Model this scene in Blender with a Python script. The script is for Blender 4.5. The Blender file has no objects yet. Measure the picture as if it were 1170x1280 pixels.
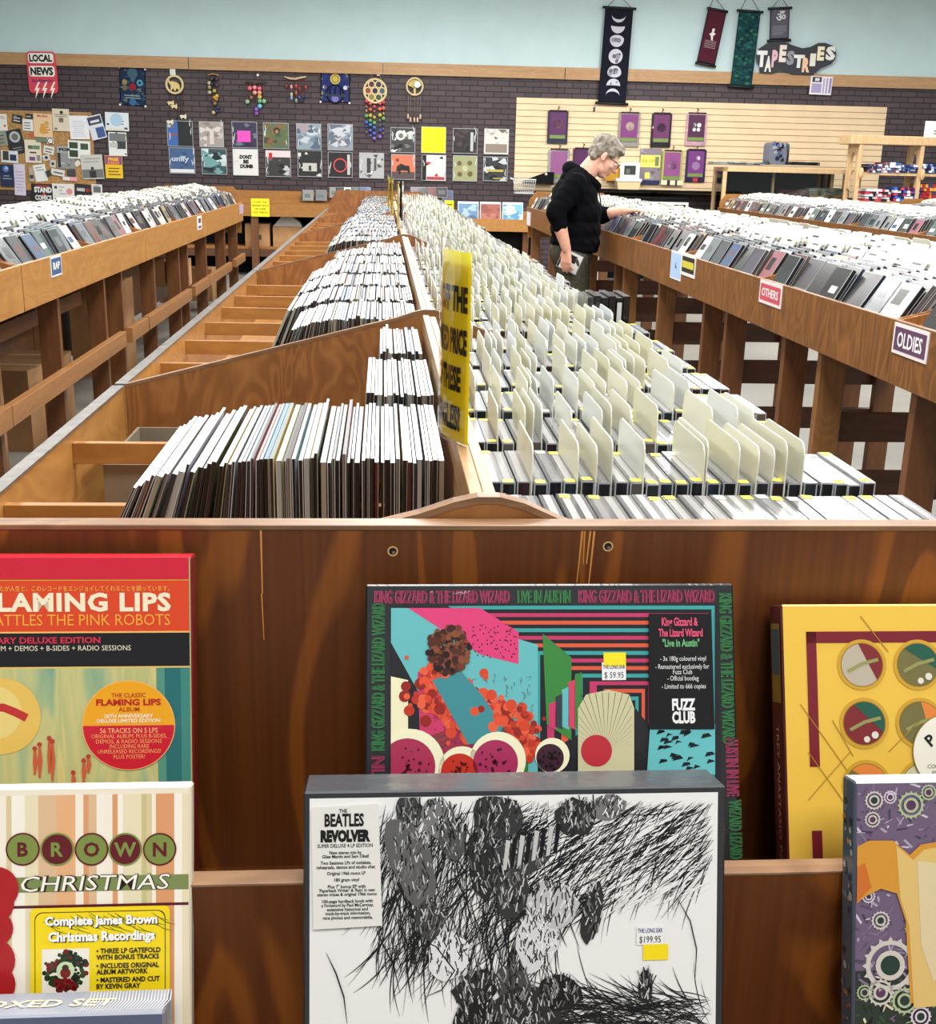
import bpy, math, random
from mathutils import Matrix, Vector
random.seed(7)
SC = bpy.context.scene
COL = SC.collection
# ------------------------------------------------------------------ camera
FPX, CX, CY = 1450.0, 585.0, 640.0
CAM_H = 1.40
_Y = Vector((478 - CX, 203 - CY, FPX)).normalized()
_X = Vector((1, 0.0246, 0)); _X -= _X.dot(_Y) * _Y; _X.normalize()
_Z = _X.cross(_Y)
if _Z.y > 0: _Z = -_Z
R3 = Matrix((_X, _Y, _Z))                      # world = R3 @ camera(x right, y down, z forward)
EYE = Vector((0, 0, CAM_H))
cam = bpy.data.cameras.new('camera'); cam.sensor_fit = 'HORIZONTAL'; cam.sensor_width = 36
cam.lens = FPX / 1170 * 36; cam.clip_start = 0.05; cam.clip_end = 100
camo = bpy.data.objects.new('camera', cam); COL.objects.link(camo)
rx = R3 @ Vector((1, 0, 0)); ry = -(R3 @ Vector((0, 1, 0))); rz = -(R3 @ Vector((0, 0, 1)))
m = Matrix.Identity(4)
for i in range(3):
    m[i][0], m[i][1], m[i][2], m[i][3] = rx[i], ry[i], rz[i], EYE[i]
camo.matrix_world = m
SC.camera = camo
# ------------------------------------------------------------------ world, lights, exposure
SC.view_settings.view_transform = 'Standard'; SC.view_settings.look = 'None'
SC.view_settings.gamma = 1; SC.view_settings.use_curve_mapping = False
SC.view_settings.exposure = 0.32
world = bpy.data.worlds.new('world'); SC.world = world; world.use_nodes = True
world.node_tree.nodes['Background'].inputs[0].default_value = (0.93, 0.97, 1.0, 1)
world.node_tree.nodes['Background'].inputs[1].default_value = 0.27
def area(x, y, z, sx, sy, power, col=(1.0, 0.99, 0.975)):
    l = bpy.data.lights.new('ceiling_light', 'AREA'); l.shape = 'RECTANGLE'; l.size = sx; l.size_y = sy
    l.energy = power; l.color = col
    o = bpy.data.objects.new('ceiling_light', l); COL.objects.link(o); o.location = (x, y, z)
    return o
LZ = 3.75
for lx in (-3.2, 0.3, 3.8):
    for ly in (-1.2, 2.2, 5.6, 9.0, 12.4):
        area(lx, ly, LZ, 1.2, 1.6, (112 if lx > -1 else 72) * {-1.2: .68, 12.4: 1.2}.get(ly, 1.0))
for lx in (7.5,):
    for ly in (4, 11):
        area(lx, ly, LZ, 1.2, 1.6, 112)
# ------------------------------------------------------------------ pixel helpers (photograph pixels -> points on real surfaces)
def ray(px, py): return R3 @ Vector(((px - CX) / FPX, (py - CY) / FPX, 1.0))
def atY(px, py, v):
    r = ray(px, py); return EYE + r * (v / r.y)
def atZ(px, py, v):
    r = ray(px, py); return EYE + r * ((v - CAM_H) / r.z)
def atX(px, py, v):
    r = ray(px, py); return EYE + r * (v / r.x)
def project(p):
    c = R3.transposed() @ (Vector(p) - EYE)
    if c.z < 0.05: return (-9999, -9999)
    return (CX + FPX * c.x / c.z, CY + FPX * c.y / c.z)
WK, WY = 0.0456, 15.8                          # back wall: y = WY - WK * x
def onwall(px, py, off=0.0):
    r = ray(px, py); return EYE + r * ((WY - off) / (r.y + WK * r.x))
WU = Vector((1, -WK, 0)).normalized()
WANG = math.atan2(-WK, 1)
# ------------------------------------------------------------------ materials
def lin(c):
    out = []
    for v in c[:3]:
        v = v / 255.0
        out.append(v / 12.92 if v <= 0.04045 else ((v + 0.055) / 1.055) ** 2.4)
    return (out[0], out[1], out[2], 1.0)
def newmat(name):
    mt = bpy.data.materials.new(name); mt.use_nodes = True
    nt = mt.node_tree; return mt, nt, nt.nodes['Principled BSDF']
def printed(name, rough, coat=0.0, bump=0.0, bscale=60.0, transl=0.0, spec=0.5, alpha=1.0, stretch=None):
    mt, nt, b = newmat(name)
    a = nt.nodes.new('ShaderNodeAttribute'); a.attribute_name = 'Col'
    nt.links.new(a.outputs['Color'], b.inputs['Base Color'])
    b.inputs['Roughness'].default_value = rough
    b.inputs['Coat Weight'].default_value = coat
    b.inputs['Coat Roughness'].default_value = 0.08
    b.inputs['Specular IOR Level'].default_value = spec
    b.inputs['Alpha'].default_value = alpha
    if bump:
        tc = nt.nodes.new('ShaderNodeTexCoord'); mp = nt.nodes.new('ShaderNodeMapping')
        mp.inputs['Scale'].default_value = stretch or (1, 1, 1)
        n = nt.nodes.new('ShaderNodeTexNoise'); n.inputs['Scale'].default_value = bscale; n.inputs['Detail'].default_value = 3
        n.inputs['Distortion'].default_value = 1.5
        bp = nt.nodes.new('ShaderNodeBump'); bp.inputs['Strength'].default_value = bump; bp.inputs['Distance'].default_value = 0.01
        nt.links.new(tc.outputs['Object'], mp.inputs[0]); nt.links.new(mp.outputs[0], n.inputs['Vector'])
        nt.links.new(n.outputs['Fac'], bp.inputs['Height'])
        nt.links.new(bp.outputs[0], b.inputs['Coat Normal'])
        if coat == 0: nt.links.new(bp.outputs[0], b.inputs['Normal'])
    if transl:
        t = nt.nodes.new('ShaderNodeBsdfTranslucent'); mx = nt.nodes.new('ShaderNodeMixShader')
        mx.inputs[0].default_value = transl
        nt.links.new(a.outputs['Color'], t.inputs['Color'])
        nt.links.new(b.outputs[0], mx.inputs[1]); nt.links.new(t.outputs[0], mx.inputs[2])
        nt.links.new(mx.outputs[0], nt.nodes['Material Output'].inputs['Surface'])
    return mt
def wood(name, light, dark, axis, fine=1.0, flame=0.6, rough=0.45, fs=2.2, sharp=False, coat=0.08):
    """boards with grain running along axis (0,1,2)"""
    mt, nt, b = newmat(name)
    tc = nt.nodes.new('ShaderNodeTexCoord')
    def mapped(s_along, s_across):
        mp = nt.nodes.new('ShaderNodeMapping'); s = [s_across] * 3; s[axis] = s_along
        mp.inputs['Scale'].default_value = s
        nt.links.new(tc.outputs['Object'], mp.inputs[0]); return mp
    m1 = mapped(1.5, 46 * fine); n1 = nt.nodes.new('ShaderNodeTexNoise'); n1.inputs['Scale'].default_value = 1.0
    n1.inputs['Detail'].default_value = 5
    nt.links.new(m1.outputs[0], n1.inputs['Vector'])
    m2 = mapped(0.42 * fs, 1.5 * fs); n2 = nt.nodes.new('ShaderNodeTexNoise'); n2.inputs['Scale'].default_value = 1.6
    n2.inputs['Detail'].default_value = 2.5; n2.inputs['Distortion'].default_value = 0.9
    nt.links.new(m2.outputs[0], n2.inputs['Vector'])
    # growth-ring contours: frac of the low noise
    ml = nt.nodes.new('ShaderNodeMath'); ml.operation = 'MULTIPLY'; ml.inputs[1].default_value = 4.5 if sharp else 9.0
    fr = nt.nodes.new('ShaderNodeMath'); fr.operation = 'PINGPONG'; fr.inputs[1].default_value = 0.36
    nt.links.new(n2.outputs['Fac'], ml.inputs[0]); nt.links.new(ml.outputs[0], fr.inputs[0])
    mr = nt.nodes.new('ShaderNodeMapRange'); mr.inputs[1].default_value = 0.25 if sharp else 0.12; mr.inputs[2].default_value = 0.31 if sharp else 0.42
    mr.inputs[3].default_value = 0.0; mr.inputs[4].default_value = 1.0
    nt.links.new(fr.outputs[0], mr.inputs[0])
    mix1 = nt.nodes.new('ShaderNodeMix'); mix1.data_type = 'FLOAT'; mix1.inputs[0].default_value = flame
    nt.links.new(n1.outputs['Fac'], mix1.inputs[2]); nt.links.new(mr.outputs[0], mix1.inputs[3])
    rp = nt.nodes.new('ShaderNodeValToRGB')
    rp.color_ramp.elements[0].position = 0.12; rp.color_ramp.elements[0].color = lin(dark)
    rp.color_ramp.elements[1].position = 0.8; rp.color_ramp.elements[1].color = lin(light)
    nt.links.new(mix1.outputs[0], rp.inputs[0])
    nt.links.new(rp.outputs[0], b.inputs['Base Color'])
    b.inputs['Roughness'].default_value = rough; b.inputs['Coat Weight'].default_value = coat
    b.inputs['Coat Roughness'].default_value = 0.3
    return mt
def plain(name, c, rough=0.6, metal=0.0, nscale=0, namt=0.0, bump=0.0):
    mt, nt, b = newmat(name)
    b.inputs['Base Color'].default_value = lin(c); b.inputs['Roughness'].default_value = rough
    b.inputs['Metallic'].default_value = metal
    if nscale:
        tc = nt.nodes.new('ShaderNodeTexCoord'); n = nt.nodes.new('ShaderNodeTexNoise')
        n.inputs['Scale'].default_value = nscale; n.inputs['Detail'].default_value = 6
        nt.links.new(tc.outputs['Object'], n.inputs['Vector'])
        rp = nt.nodes.new('ShaderNodeValToRGB')
        rp.color_ramp.elements[0].position = 0.3; rp.color_ramp.elements[1].position = 0.7
        rp.color_ramp.elements[0].color = lin([max(0, v * (1 - namt)) for v in c])
        rp.color_ramp.elements[1].color = lin([min(255, v * (1 + namt)) for v in c])
        nt.links.new(n.outputs['Fac'], rp.inputs[0]); nt.links.new(rp.outputs[0], b.inputs['Base Color'])
        if bump:
            bp = nt.nodes.new('ShaderNodeBump'); bp.inputs['Strength'].default_value = bump; bp.inputs['Distance'].default_value = 0.01
            nt.links.new(n.outputs['Fac'], bp.inputs['Height']); nt.links.new(bp.outputs[0], b.inputs['Normal'])
    return mt
M = {}
M['print'] = printed('printed_paper', 0.55)
M['gloss'] = printed('shrink_wrapped_print', 0.35, coat=0.35, bump=0.3, bscale=22, spec=0.3, stretch=(1, 1, 1))
M['case'] = printed('clear_case_plastic', 0.22, coat=0.4)
M['card'] = printed('divider_plastic', 0.35, transl=0.25)
M['sleeve'] = printed('record_sleeve', 0.38, coat=0.25)
M['cloth'] = printed('woven_cloth', 0.9, bump=0.25, bscale=140, spec=0.2)
M['rack_y'] = wood('rack_plywood_long', (182, 132, 68), (152, 102, 48), 1, flame=0.32)
M['rack_x'] = wood('rack_plywood_cross', (166, 116, 56), (140, 90, 38), 0, flame=0.3)
M['rack_z'] = wood('rack_plywood_upright', (160, 106, 54), (122, 74, 34), 2, flame=0.5, fs=3)
M['rack_red'] = wood('rack_plywood_brown', (146, 96, 44), (98, 60, 24), 2, fine=1.4, flame=0.5, fs=2.6)
M['front'] = wood('stained_plywood', (134, 74, 18), (84, 40, 7), 2, fine=3.2, flame=0.5, fs=2.0, rough=0.5, coat=0.0, sharp=True)
M['edge'] = wood('plywood_edge', (150, 114, 80), (104, 70, 46), 0, fine=3, flame=0.3)
M['edge_y'] = wood('plywood_edge_long', (180, 142, 98), (138, 96, 58), 1, fine=3, flame=0.25)
M['post'] = wood('fir_post', (122, 77, 40), (84, 49, 23), 2, fine=0.8, flame=0.25)
M['post_pale'] = wood('pale_fir_post', (142, 98, 54), (112, 72, 36), 2, fine=0.8, flame=0.3)
M['rail'] = wood('fir_rail', (166, 116, 66), (136, 90, 48), 1, fine=0.8, flame=0.25)
M['rail_x'] = wood('fir_rail_cross', (98, 60, 37), (70, 40, 24), 0, fine=0.8, flame=0.25)
M['trim'] = wood('pine_trim', (200, 160, 114), (170, 126, 82), 0, fine=0.7, flame=0.22)
M['pale'] = wood('pale_maple', (222, 190, 146), (196, 158, 112), 2, fine=0.8, flame=0.35)
M['slat'] = plain('slatwall_maple', (240, 212, 172), 0.45, 0, 3, 0.03)
M['metal'] = plain('steel', (150, 150, 152), 0.3, 0.9)
M['dark'] = plain('black_board', (16, 18, 20), 0.5)
M['tape'] = plain('clear_edge_tape', (98, 93, 88), 0.4, 0, 40, 0.2)
M['cork'] = plain('cork', (178, 136, 84), 0.9, 0, 60, 0.22, 0.3)
M['kraft'] = plain('cardboard', (166, 124, 82), 0.85, 0, 8, 0.08)
M['box_grey'] = plain('grey_board', (120, 108, 90), 0.9, 0, 8, 0.06)
M['skin'] = plain('skin', (214, 160, 138), 0.5, 0, 30, 0.05)
M['hoodie'] = plain('black_fleece', (9, 10, 13), 1.0, 0, 60, 0.25, 0.3)
M['pants'] = plain('olive_twill', (72, 70, 60), 0.9, 0, 90, 0.2)
M['hair'] = plain('grey_hair', (116, 107, 95), 0.6, 0, 45, 0.35, 0.6)
def clear_mat(name, tint=(1, 1, 1, 1), rough=0.05):
    mt, nt, b = newmat(name)
    b.inputs['Base Color'].default_value = tint; b.inputs['Roughness'].default_value = rough
    tr = nt.nodes.new('ShaderNodeBsdfTransparent'); tr.inputs[0].default_value = tint
    gl = nt.nodes.new('ShaderNodeBsdfGlossy'); gl.inputs['Roughness'].default_value = rough
    fz = nt.nodes.new('ShaderNodeFresnel'); fz.inputs[0].default_value = 1.5
    mx = nt.nodes.new('ShaderNodeMixShader')
    nt.links.new(fz.outputs[0], mx.inputs[0]); nt.links.new(tr.outputs[0], mx.inputs[1]); nt.links.new(gl.outputs[0], mx.inputs[2])
    nt.links.new(mx.outputs[0], nt.nodes['Material Output'].inputs['Surface'])
    nt.nodes.remove(b)
    return mt
def painting_mat():
    mt, nt, b = newmat('brushed_painting')
    tc = nt.nodes.new('ShaderNodeTexCoord'); mp = nt.nodes.new('ShaderNodeMapping'); mp.inputs['Scale'].default_value = (34, 4, 5)
    n = nt.nodes.new('ShaderNodeTexNoise'); n.inputs['Scale'].default_value = 1.0; n.inputs['Detail'].default_value = 5; n.inputs['Distortion'].default_value = 0.6
    nt.links.new(tc.outputs['Object'], mp.inputs[0]); nt.links.new(mp.outputs[0], n.inputs['Vector'])
    rp = nt.nodes.new('ShaderNodeValToRGB'); e = rp.color_ramp.elements
    e[0].position = .28; e[0].color = lin((96, 150, 140)); e[1].position = .74; e[1].color = lin((222, 178, 84))
    for ps, c in ((.40, (160, 184, 140)), (.50, (206, 200, 136)), (.60, (186, 190, 128)), (.68, (218, 206, 140))):
        q = e.new(ps); q.color = lin(c)
    nt.links.new(n.outputs['Fac'], rp.inputs[0]); nt.links.new(rp.outputs[0], b.inputs['Base Color']); b.inputs['Roughness'].default_value = .4
    return mt
M['painting'] = painting_mat()
M['clear'] = clear_mat('clear_acrylic', (0.93, 0.95, 0.93, 1))
# ------------------------------------------------------------------ mesh builder
_txt = {}
def text_polys(s, bold=0.0, spacing=1.0):
    key = (s, bold, spacing)
    if key not in _txt:
        cu = bpy.data.curves.new('lettering', 'FONT'); cu.body = s; cu.size = 1.0; cu.resolution_u = 2
        cu.offset = bold; cu.space_character = spacing; cu.fill_mode = 'FRONT'
        ob = bpy.data.objects.new('lettering', cu); COL.objects.link(ob)
        bpy.context.view_layer.update()
        me = bpy.data.meshes.new_from_object(ob.evaluated_get(bpy.context.evaluated_depsgraph_get()))
        vs = [(v.co.x, v.co.y) for v in me.vertices]; fs = [tuple(p.vertices) for p in me.polygons]
        COL.objects.unlink(ob); bpy.data.objects.remove(ob); bpy.data.meshes.remove(me); bpy.data.curves.remove(cu)
        xs = [v[0] for v in vs] or [0]; ys = [v[1] for v in vs] or [0]
        _txt[key] = (vs, fs, min(xs), max(xs), min(ys), max(ys))
    return _txt[key]
WM = {}
class MB:
    def __init__(s, Mx=None):
        s.v = []; s.f = []; s.c = []; s.mi = []; s.sm = []; s.M = Mx; s.mats = []; s.cur = 0; s.smooth = False
    def mat(s, mt):
        if mt not in s.mats: s.mats.append(mt)
        s.cur = s.mats.index(mt); return s
    def add(s, vs, fs, col=(200, 200, 200)):
        n = len(s.v)
        if s.M: vs = [s.M @ Vector(v) for v in vs]
        s.v += [Vector(v) for v in vs]
        multi = isinstance(col, list)
        for i, f in enumerate(fs):
            s.f.append(tuple(n + k for k in f)); s.c.append(lin(col[i] if multi else col)); s.mi.append(s.cur); s.sm.append(s.smooth)
        return s
    def poly(s, pts, col, z=None):
        if z is not None: pts = [(p[0], p[1], z) for p in pts]
        return s.add(pts, [tuple(range(len(pts)))], col)
    def rect(s, x0, y0, x1, y1, z, col):
        return s.add([(x0, y0, z), (x1, y0, z), (x1, y1, z), (x0, y1, z)], [(0, 1, 2, 3)], col)
    def box(s, x0, x1, y0, y1, z0, z1, col=(200, 200, 200)):
        v = [(x0, y0, z0), (x1, y0, z0), (x1, y1, z0), (x0, y1, z0), (x0, y0, z1), (x1, y0, z1), (x1, y1, z1), (x0, y1, z1)]
        return s.add(v, [(0, 3, 2, 1), (4, 5, 6, 7), (0, 1, 5, 4), (1, 2, 6, 5), (2, 3, 7, 6), (3, 0, 4, 7)], col)
    def prism(s, pts, z0, z1, col):
        n = len(pts); v = [(p[0], p[1], z0) for p in pts] + [(p[0], p[1], z1) for p in pts]
        f = [tuple(reversed(range(n))), tuple(range(n, 2 * n))] + [(i, (i + 1) % n, n + (i + 1) % n, n + i) for i in range(n)]
        return s.add(v, f, col)
    def prism_ax(s, pts, a0, a1, axis, col=(200, 200, 200)):
        """profile pts in the two other axes, extruded along axis"""
        def mk(p, a):
            return [(a, p[0], p[1]), (p[0], a, p[1]), (p[0], p[1], a)][axis]
        n = len(pts); v = [mk(p, a0) for p in pts] + [mk(p, a1) for p in pts]
        f = [tuple(reversed(range(n))), tuple(range(n, 2 * n))] + [(i, (i + 1) % n, n + (i + 1) % n, n + i) for i in range(n)]
        return s.add(v, f, col)
    def disc(s, cx, cy, r, z, col, n=28, ry=None, a0=0, a1=None):
        ry = ry or r
        if a1 is None:
            return s.poly([(cx + r * math.cos(2 * math.pi * i / n), cy + ry * math.sin(2 * math.pi * i / n)) for i in range(n)], col, z)
        return s.poly([(cx + r * math.cos(a0 + (a1 - a0) * i / n), cy + ry * math.sin(a0 + (a1 - a0) * i / n)) for i in range(n + 1)], col, z)
    def ring(s, cx, cy, r0, r1, z, col, n=28):
        v = []; f = []
        for i in range(n):
            a = 2 * math.pi * i / n
            v += [(cx + r0 * math.cos(a), cy + r0 * math.sin(a), z), (cx + r1 * math.cos(a), cy + r1 * math.sin(a), z)]
            j = (i + 1) % n; f.append((2 * i, 2 * i + 1, 2 * j + 1, 2 * j))
        return s.add(v, f, col)
    def stroke(s, pts, w, z, col, taper=True):
        """a thin drawn line in the local plane"""
        v = []; f = []
        for i, p in enumerate(pts):
            q = pts[min(i + 1, len(pts) - 1)]; r = pts[max(i - 1, 0)]
            dx, dy = q[0] - r[0], q[1] - r[1]; L = math.hypot(dx, dy) or 1
            k = w * (math.sin(math.pi * (i + 0.35) / (len(pts) - 0.3)) if taper else 1) / 2
            v += [(p[0] - dy / L * k, p[1] + dx / L * k, z), (p[0] + dy / L * k, p[1] - dx / L * k, z)]
            if i: f.append((2 * i - 2, 2 * i - 1, 2 * i + 1, 2 * i))
        return s.add(v, f, col)
    def tube(s, pts, r, col=(60, 60, 60), n=8, cap=True):
        pts = [Vector(p) for p in pts]; rs = r if isinstance(r, (list, tuple)) else [r] * len(pts)
        v = []; f = []; ref = None
        for i, p in enumerate(pts):
            t = (pts[min(i + 1, len(pts) - 1)] - pts[max(i - 1, 0)]).normalized()
            if ref is None: ref = t.orthogonal().normalized()
            a = (ref - t * ref.dot(t)).normalized(); b = t.cross(a); ref = a
            for k in range(n):
                an = 2 * math.pi * k / n
                v.append(p + (a * math.cos(an) + b * math.sin(an)) * rs[i])
            if i:
                o = (i - 1) * n
                f += [(o + k, o + (k + 1) % n, o + n + (k + 1) % n, o + n + k) for k in range(n)]
        if cap: f += [tuple(reversed(range(n))), tuple(range((len(pts) - 1) * n, len(pts) * n))]
        sm = s.smooth; s.smooth = True; s.add(v, f, col); s.smooth = sm; return s
    def ball(s, c, r, col, n=10, sc=(1, 1, 1), rot=None):
        v = []; f = []; m2 = n // 2 + 1
        for i in range(m2 + 1):
            th = math.pi * i / m2
            for k in range(n):
                ph = 2 * math.pi * k / n
                p = Vector((r * sc[0] * math.sin(th) * math.cos(ph), r * sc[1] * math.sin(th) * math.sin(ph), r * sc[2] * math.cos(th)))
                if rot: p = rot @ p
                v.append(Vector(c) + p)
            if i:
                o = (i - 1) * n
                f += [(o + k, o + n + k, o + n + (k + 1) % n, o + (k + 1) % n) for k in range(n)]
        sm = s.smooth; s.smooth = True; s.add(v, f, col); s.smooth = sm; return s
    def text(s, string, x, y, h, z, col, align='C', bold=0.0, width=None, shear=0.0, rot=0.0, spacing=1.0):
        """capital height h, baseline at y; width stretches the line to that width"""
        vs, fs, x0, x1, y0, y1 = text_polys(string, bold, spacing)
        k = h / 0.70; w = (x1 - x0) * k; kx = k
        if width: kx = width / (x1 - x0); w = width
        ox = x - (w / 2 if align == 'C' else (w if align == 'R' else 0))
        ca, sa = math.cos(rot), math.sin(rot); out = []
        for vx, vy in vs:
            a = (vx - x0) * kx + ox + shear * vy * k; b = vy * k + y
            if rot:
                a, b = x + (a - x) * ca - (b - y) * sa, y + (a - x) * sa + (b - y) * ca
            out.append((a, b, z))
        return s.add(out, fs, col)
    def build(s, name, mt=None, parent=None, origin=None, bevel=0.0, kind=None, link=True):
        me = bpy.data.meshes.new(name)
        if parent is not None:
            inv = WM[parent].inverted()
            vs = [inv @ v for v in s.v]
        elif origin is not None:
            o = Vector(origin); vs = [v - o for v in s.v]
        else: vs = s.v
        me.from_pydata([tuple(v) for v in vs], [], s.f)
        mats = s.mats or [mt or M['print']]
        if not s.mats: mats = [mt or M['print']]
        for q in mats: me.materials.append(q)
        me.polygons.foreach_set('material_index', s.mi if s.mats else [0] * len(s.f))
        me.polygons.foreach_set('use_smooth', s.sm)
        ca = me.color_attributes.new('Col', 'FLOAT_COLOR', 'CORNER'); buf = []
        for f, c in zip(s.f, s.c): buf += list(c) * len(f)
        ca.data.foreach_set('color', buf)
        me.update()
        if not link: return me
        ob = bpy.data.objects.new(name, me); COL.objects.link(ob)
        if parent is not None: ob.parent = parent; WM[ob] = WM[parent]
        elif origin is not None: ob.location = origin; WM[ob] = Matrix.Translation(Vector(origin))
        else: WM[ob] = Matrix.Identity(4)
        if bevel:
            bv = ob.modifiers.new('bevel', 'BEVEL'); bv.width = bevel; bv.segments = 2; bv.limit_method = 'ANGLE'
        if kind: ob['kind'] = kind
        return ob
def tag(o, label, cat, group=None, kind=None):
    o['label'] = label; o['category'] = cat
    if group: o['group'] = group
    if kind: o['kind'] = kind
    return o
def thing(name, label, cat, loc=(0, 0, 0), rot=0.0, group=None, mat=None):
    o = bpy.data.objects.new(name, None); o.empty_display_size = 0.05; COL.objects.link(o)
    Mx = mat if mat is not None else Matrix.Translation(Vector(loc)) @ Matrix.Rotation(rot, 4, 'Z')
    o.matrix_basis = Mx; WM[o] = Mx.copy()
    return tag(o, label, cat, group)
def frame(o, u, v):
    u = Vector(u).normalized(); v = Vector(v); v = (v - u * v.dot(u)).normalized(); n = u.cross(v)
    mm = Matrix.Identity(4)
    for i in range(3): mm[i][0], mm[i][1], mm[i][2], mm[i][3] = u[i], v[i], n[i], o[i]
    return mm
def vary(c, a=14): return tuple(max(0, min(255, v + random.uniform(-a, a))) for v in c)

for k_ in ('hoodie', 'dark', 'pants'): M[k_].node_tree.nodes['Principled BSDF'].inputs['Specular IOR Level'].default_value = 0.08
# ================================================================== the room
def struct(name, mb, mt, origin=None): return mb.build(name, mt, origin=origin, kind='structure')
def brick_mat():
    mt, nt, b = newmat('dark_brick')
    tc = nt.nodes.new('ShaderNodeTexCoord'); mp = nt.nodes.new('ShaderNodeMapping')
    mp.inputs['Rotation'].default_value = (math.radians(-90), 0, 0)
    br = nt.nodes.new('ShaderNodeTexBrick'); br.inputs['Scale'].default_value = 1.0
    br.inputs['Color1'].default_value = lin((82, 66, 70)); br.inputs['Color2'].default_value = lin((66, 53, 57))
    br.inputs['Mortar'].default_value = lin((28, 22, 26))
    br.inputs['Mortar Size'].default_value = 0.0065; br.inputs['Mortar Smooth'].default_value = 0.15
    br.inputs['Brick Width'].default_value = 0.203; br.inputs['Row Height'].default_value = 0.0677; br.inputs['Bias'].default_value = 0.1
    sp = nt.nodes.new('ShaderNodeSeparateXYZ'); cb = nt.nodes.new('ShaderNodeCombineXYZ')
    nt.links.new(tc.outputs['Object'], sp.inputs[0]); nt.links.new(sp.outputs[0], cb.inputs[0]); nt.links.new(sp.outputs[2], cb.inputs[1])
    nt.links.new(cb.outputs[0], br.inputs['Vector'])
    nt.links.new(br.outputs['Color'], b.inputs['Base Color']); b.inputs['Roughness'].default_value = 0.55
    bp = nt.nodes.new('ShaderNodeBump'); bp.invert = True; bp.inputs['Strength'].default_value = 0.5; bp.inputs['Distance'].default_value = 0.01
    nt.links.new(br.outputs['Fac'], bp.inputs['Height']); nt.links.new(bp.outputs[0], b.inputs['Normal'])
    return mt
M['brick'] = brick_mat()
M['teal'] = plain('pale_teal_paint', (204, 228, 232), 0.8, 0, 3, 0.015)
M['floor'] = plain('grey_vinyl_floor', (136, 134, 126), 0.4, 0, 2.0, 0.05)
M['white'] = plain('white_paint', (225, 225, 220), 0.8)
struct('floor', MB().box(-9, 11, -5, 17, -0.1, 0), M['floor'])
struct('ceiling', MB().box(-9, 11, -5, 17, 4.0, 4.1), M['white'])
struct('wall_left', MB().box(-9.1, -9, -5, 17, 0, 4.0), M['teal'])
struct('wall_right', MB().box(11, 11.1, -5, 17, 0, 4.0), M['teal'])
WM4 = Matrix.Translation((0, WY, 0)) @ Matrix.Rotation(WANG, 4, 'Z')       # wall frame: x along wall, -y into the room
def wallpart(name, x0, x1, z0, z1, y0, y1, mt, kind='structure'):
    mb = MB(); mb.box(x0, x1, y0, y1, z0, z1); ob = mb.build(name, mt, kind=kind); ob.matrix_basis = WM4; return ob
wallpart('wall_back', -9.5, 11.5, 0, 2.47, 0, 0.15, M['brick'])
wallpart('wall_upper', -9.5, 11.5, 2.47, 4.0, 0.0, 0.15, M['teal'])
for i, (a, b) in enumerate(((-9.5, -4.9), (-4.88, -2.45), (-2.44, 0.0), (0.01, 2.32), (2.33, 4.72), (4.73, 7.16), (7.17, 11.5))):
    wallpart('trim_%d' % (i + 1), a, b, 2.47 + 0.002 * (i % 2), 2.615, -0.045, 0.0, M['trim'])
# ================================================================== the centre record rack
CL, CR, RIDGE = -0.526, 0.572, 0.095
def gable(x0, x1, zl, zp, zr, zb, rd=RIDGE):
    return [(x0, zb), (x0, zl), (x0 + (rd - 0.05 - x0) * 0.98, zp - 0.016), (rd - 0.03, zp - 0.005), (rd - 0.008, zp), (rd + 0.012, zp),
            (rd + 0.035, zp - 0.006), (rd + 0.07, zp - 0.022), (x1, zr), (x1, zb)]
CENTRE = [(1.004, 2.38), (2.40, 5.0), (5.02, 7.6), (7.62, 9.8), (9.82, 11.9)]
SLATS = [[1.60, 1.975], [2.80, 3.165, 3.53, 3.905, 4.25, 4.64], [5.40, 5.77, 6.14, 6.5, 6.87, 7.24], [8.0, 8.4, 8.8, 9.2, 9.5], [10.2, 10.6, 11.0, 11.4]]
CLAB = ['plywood record rack nearest the camera, first of the centre run', 'long plywood record rack, second in the centre run behind the tall yellow sign',
        'plywood record rack in the middle of the centre run', 'plywood record rack, fourth in the centre run', 'plywood record rack at the far end of the centre run by the brick wall']
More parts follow.
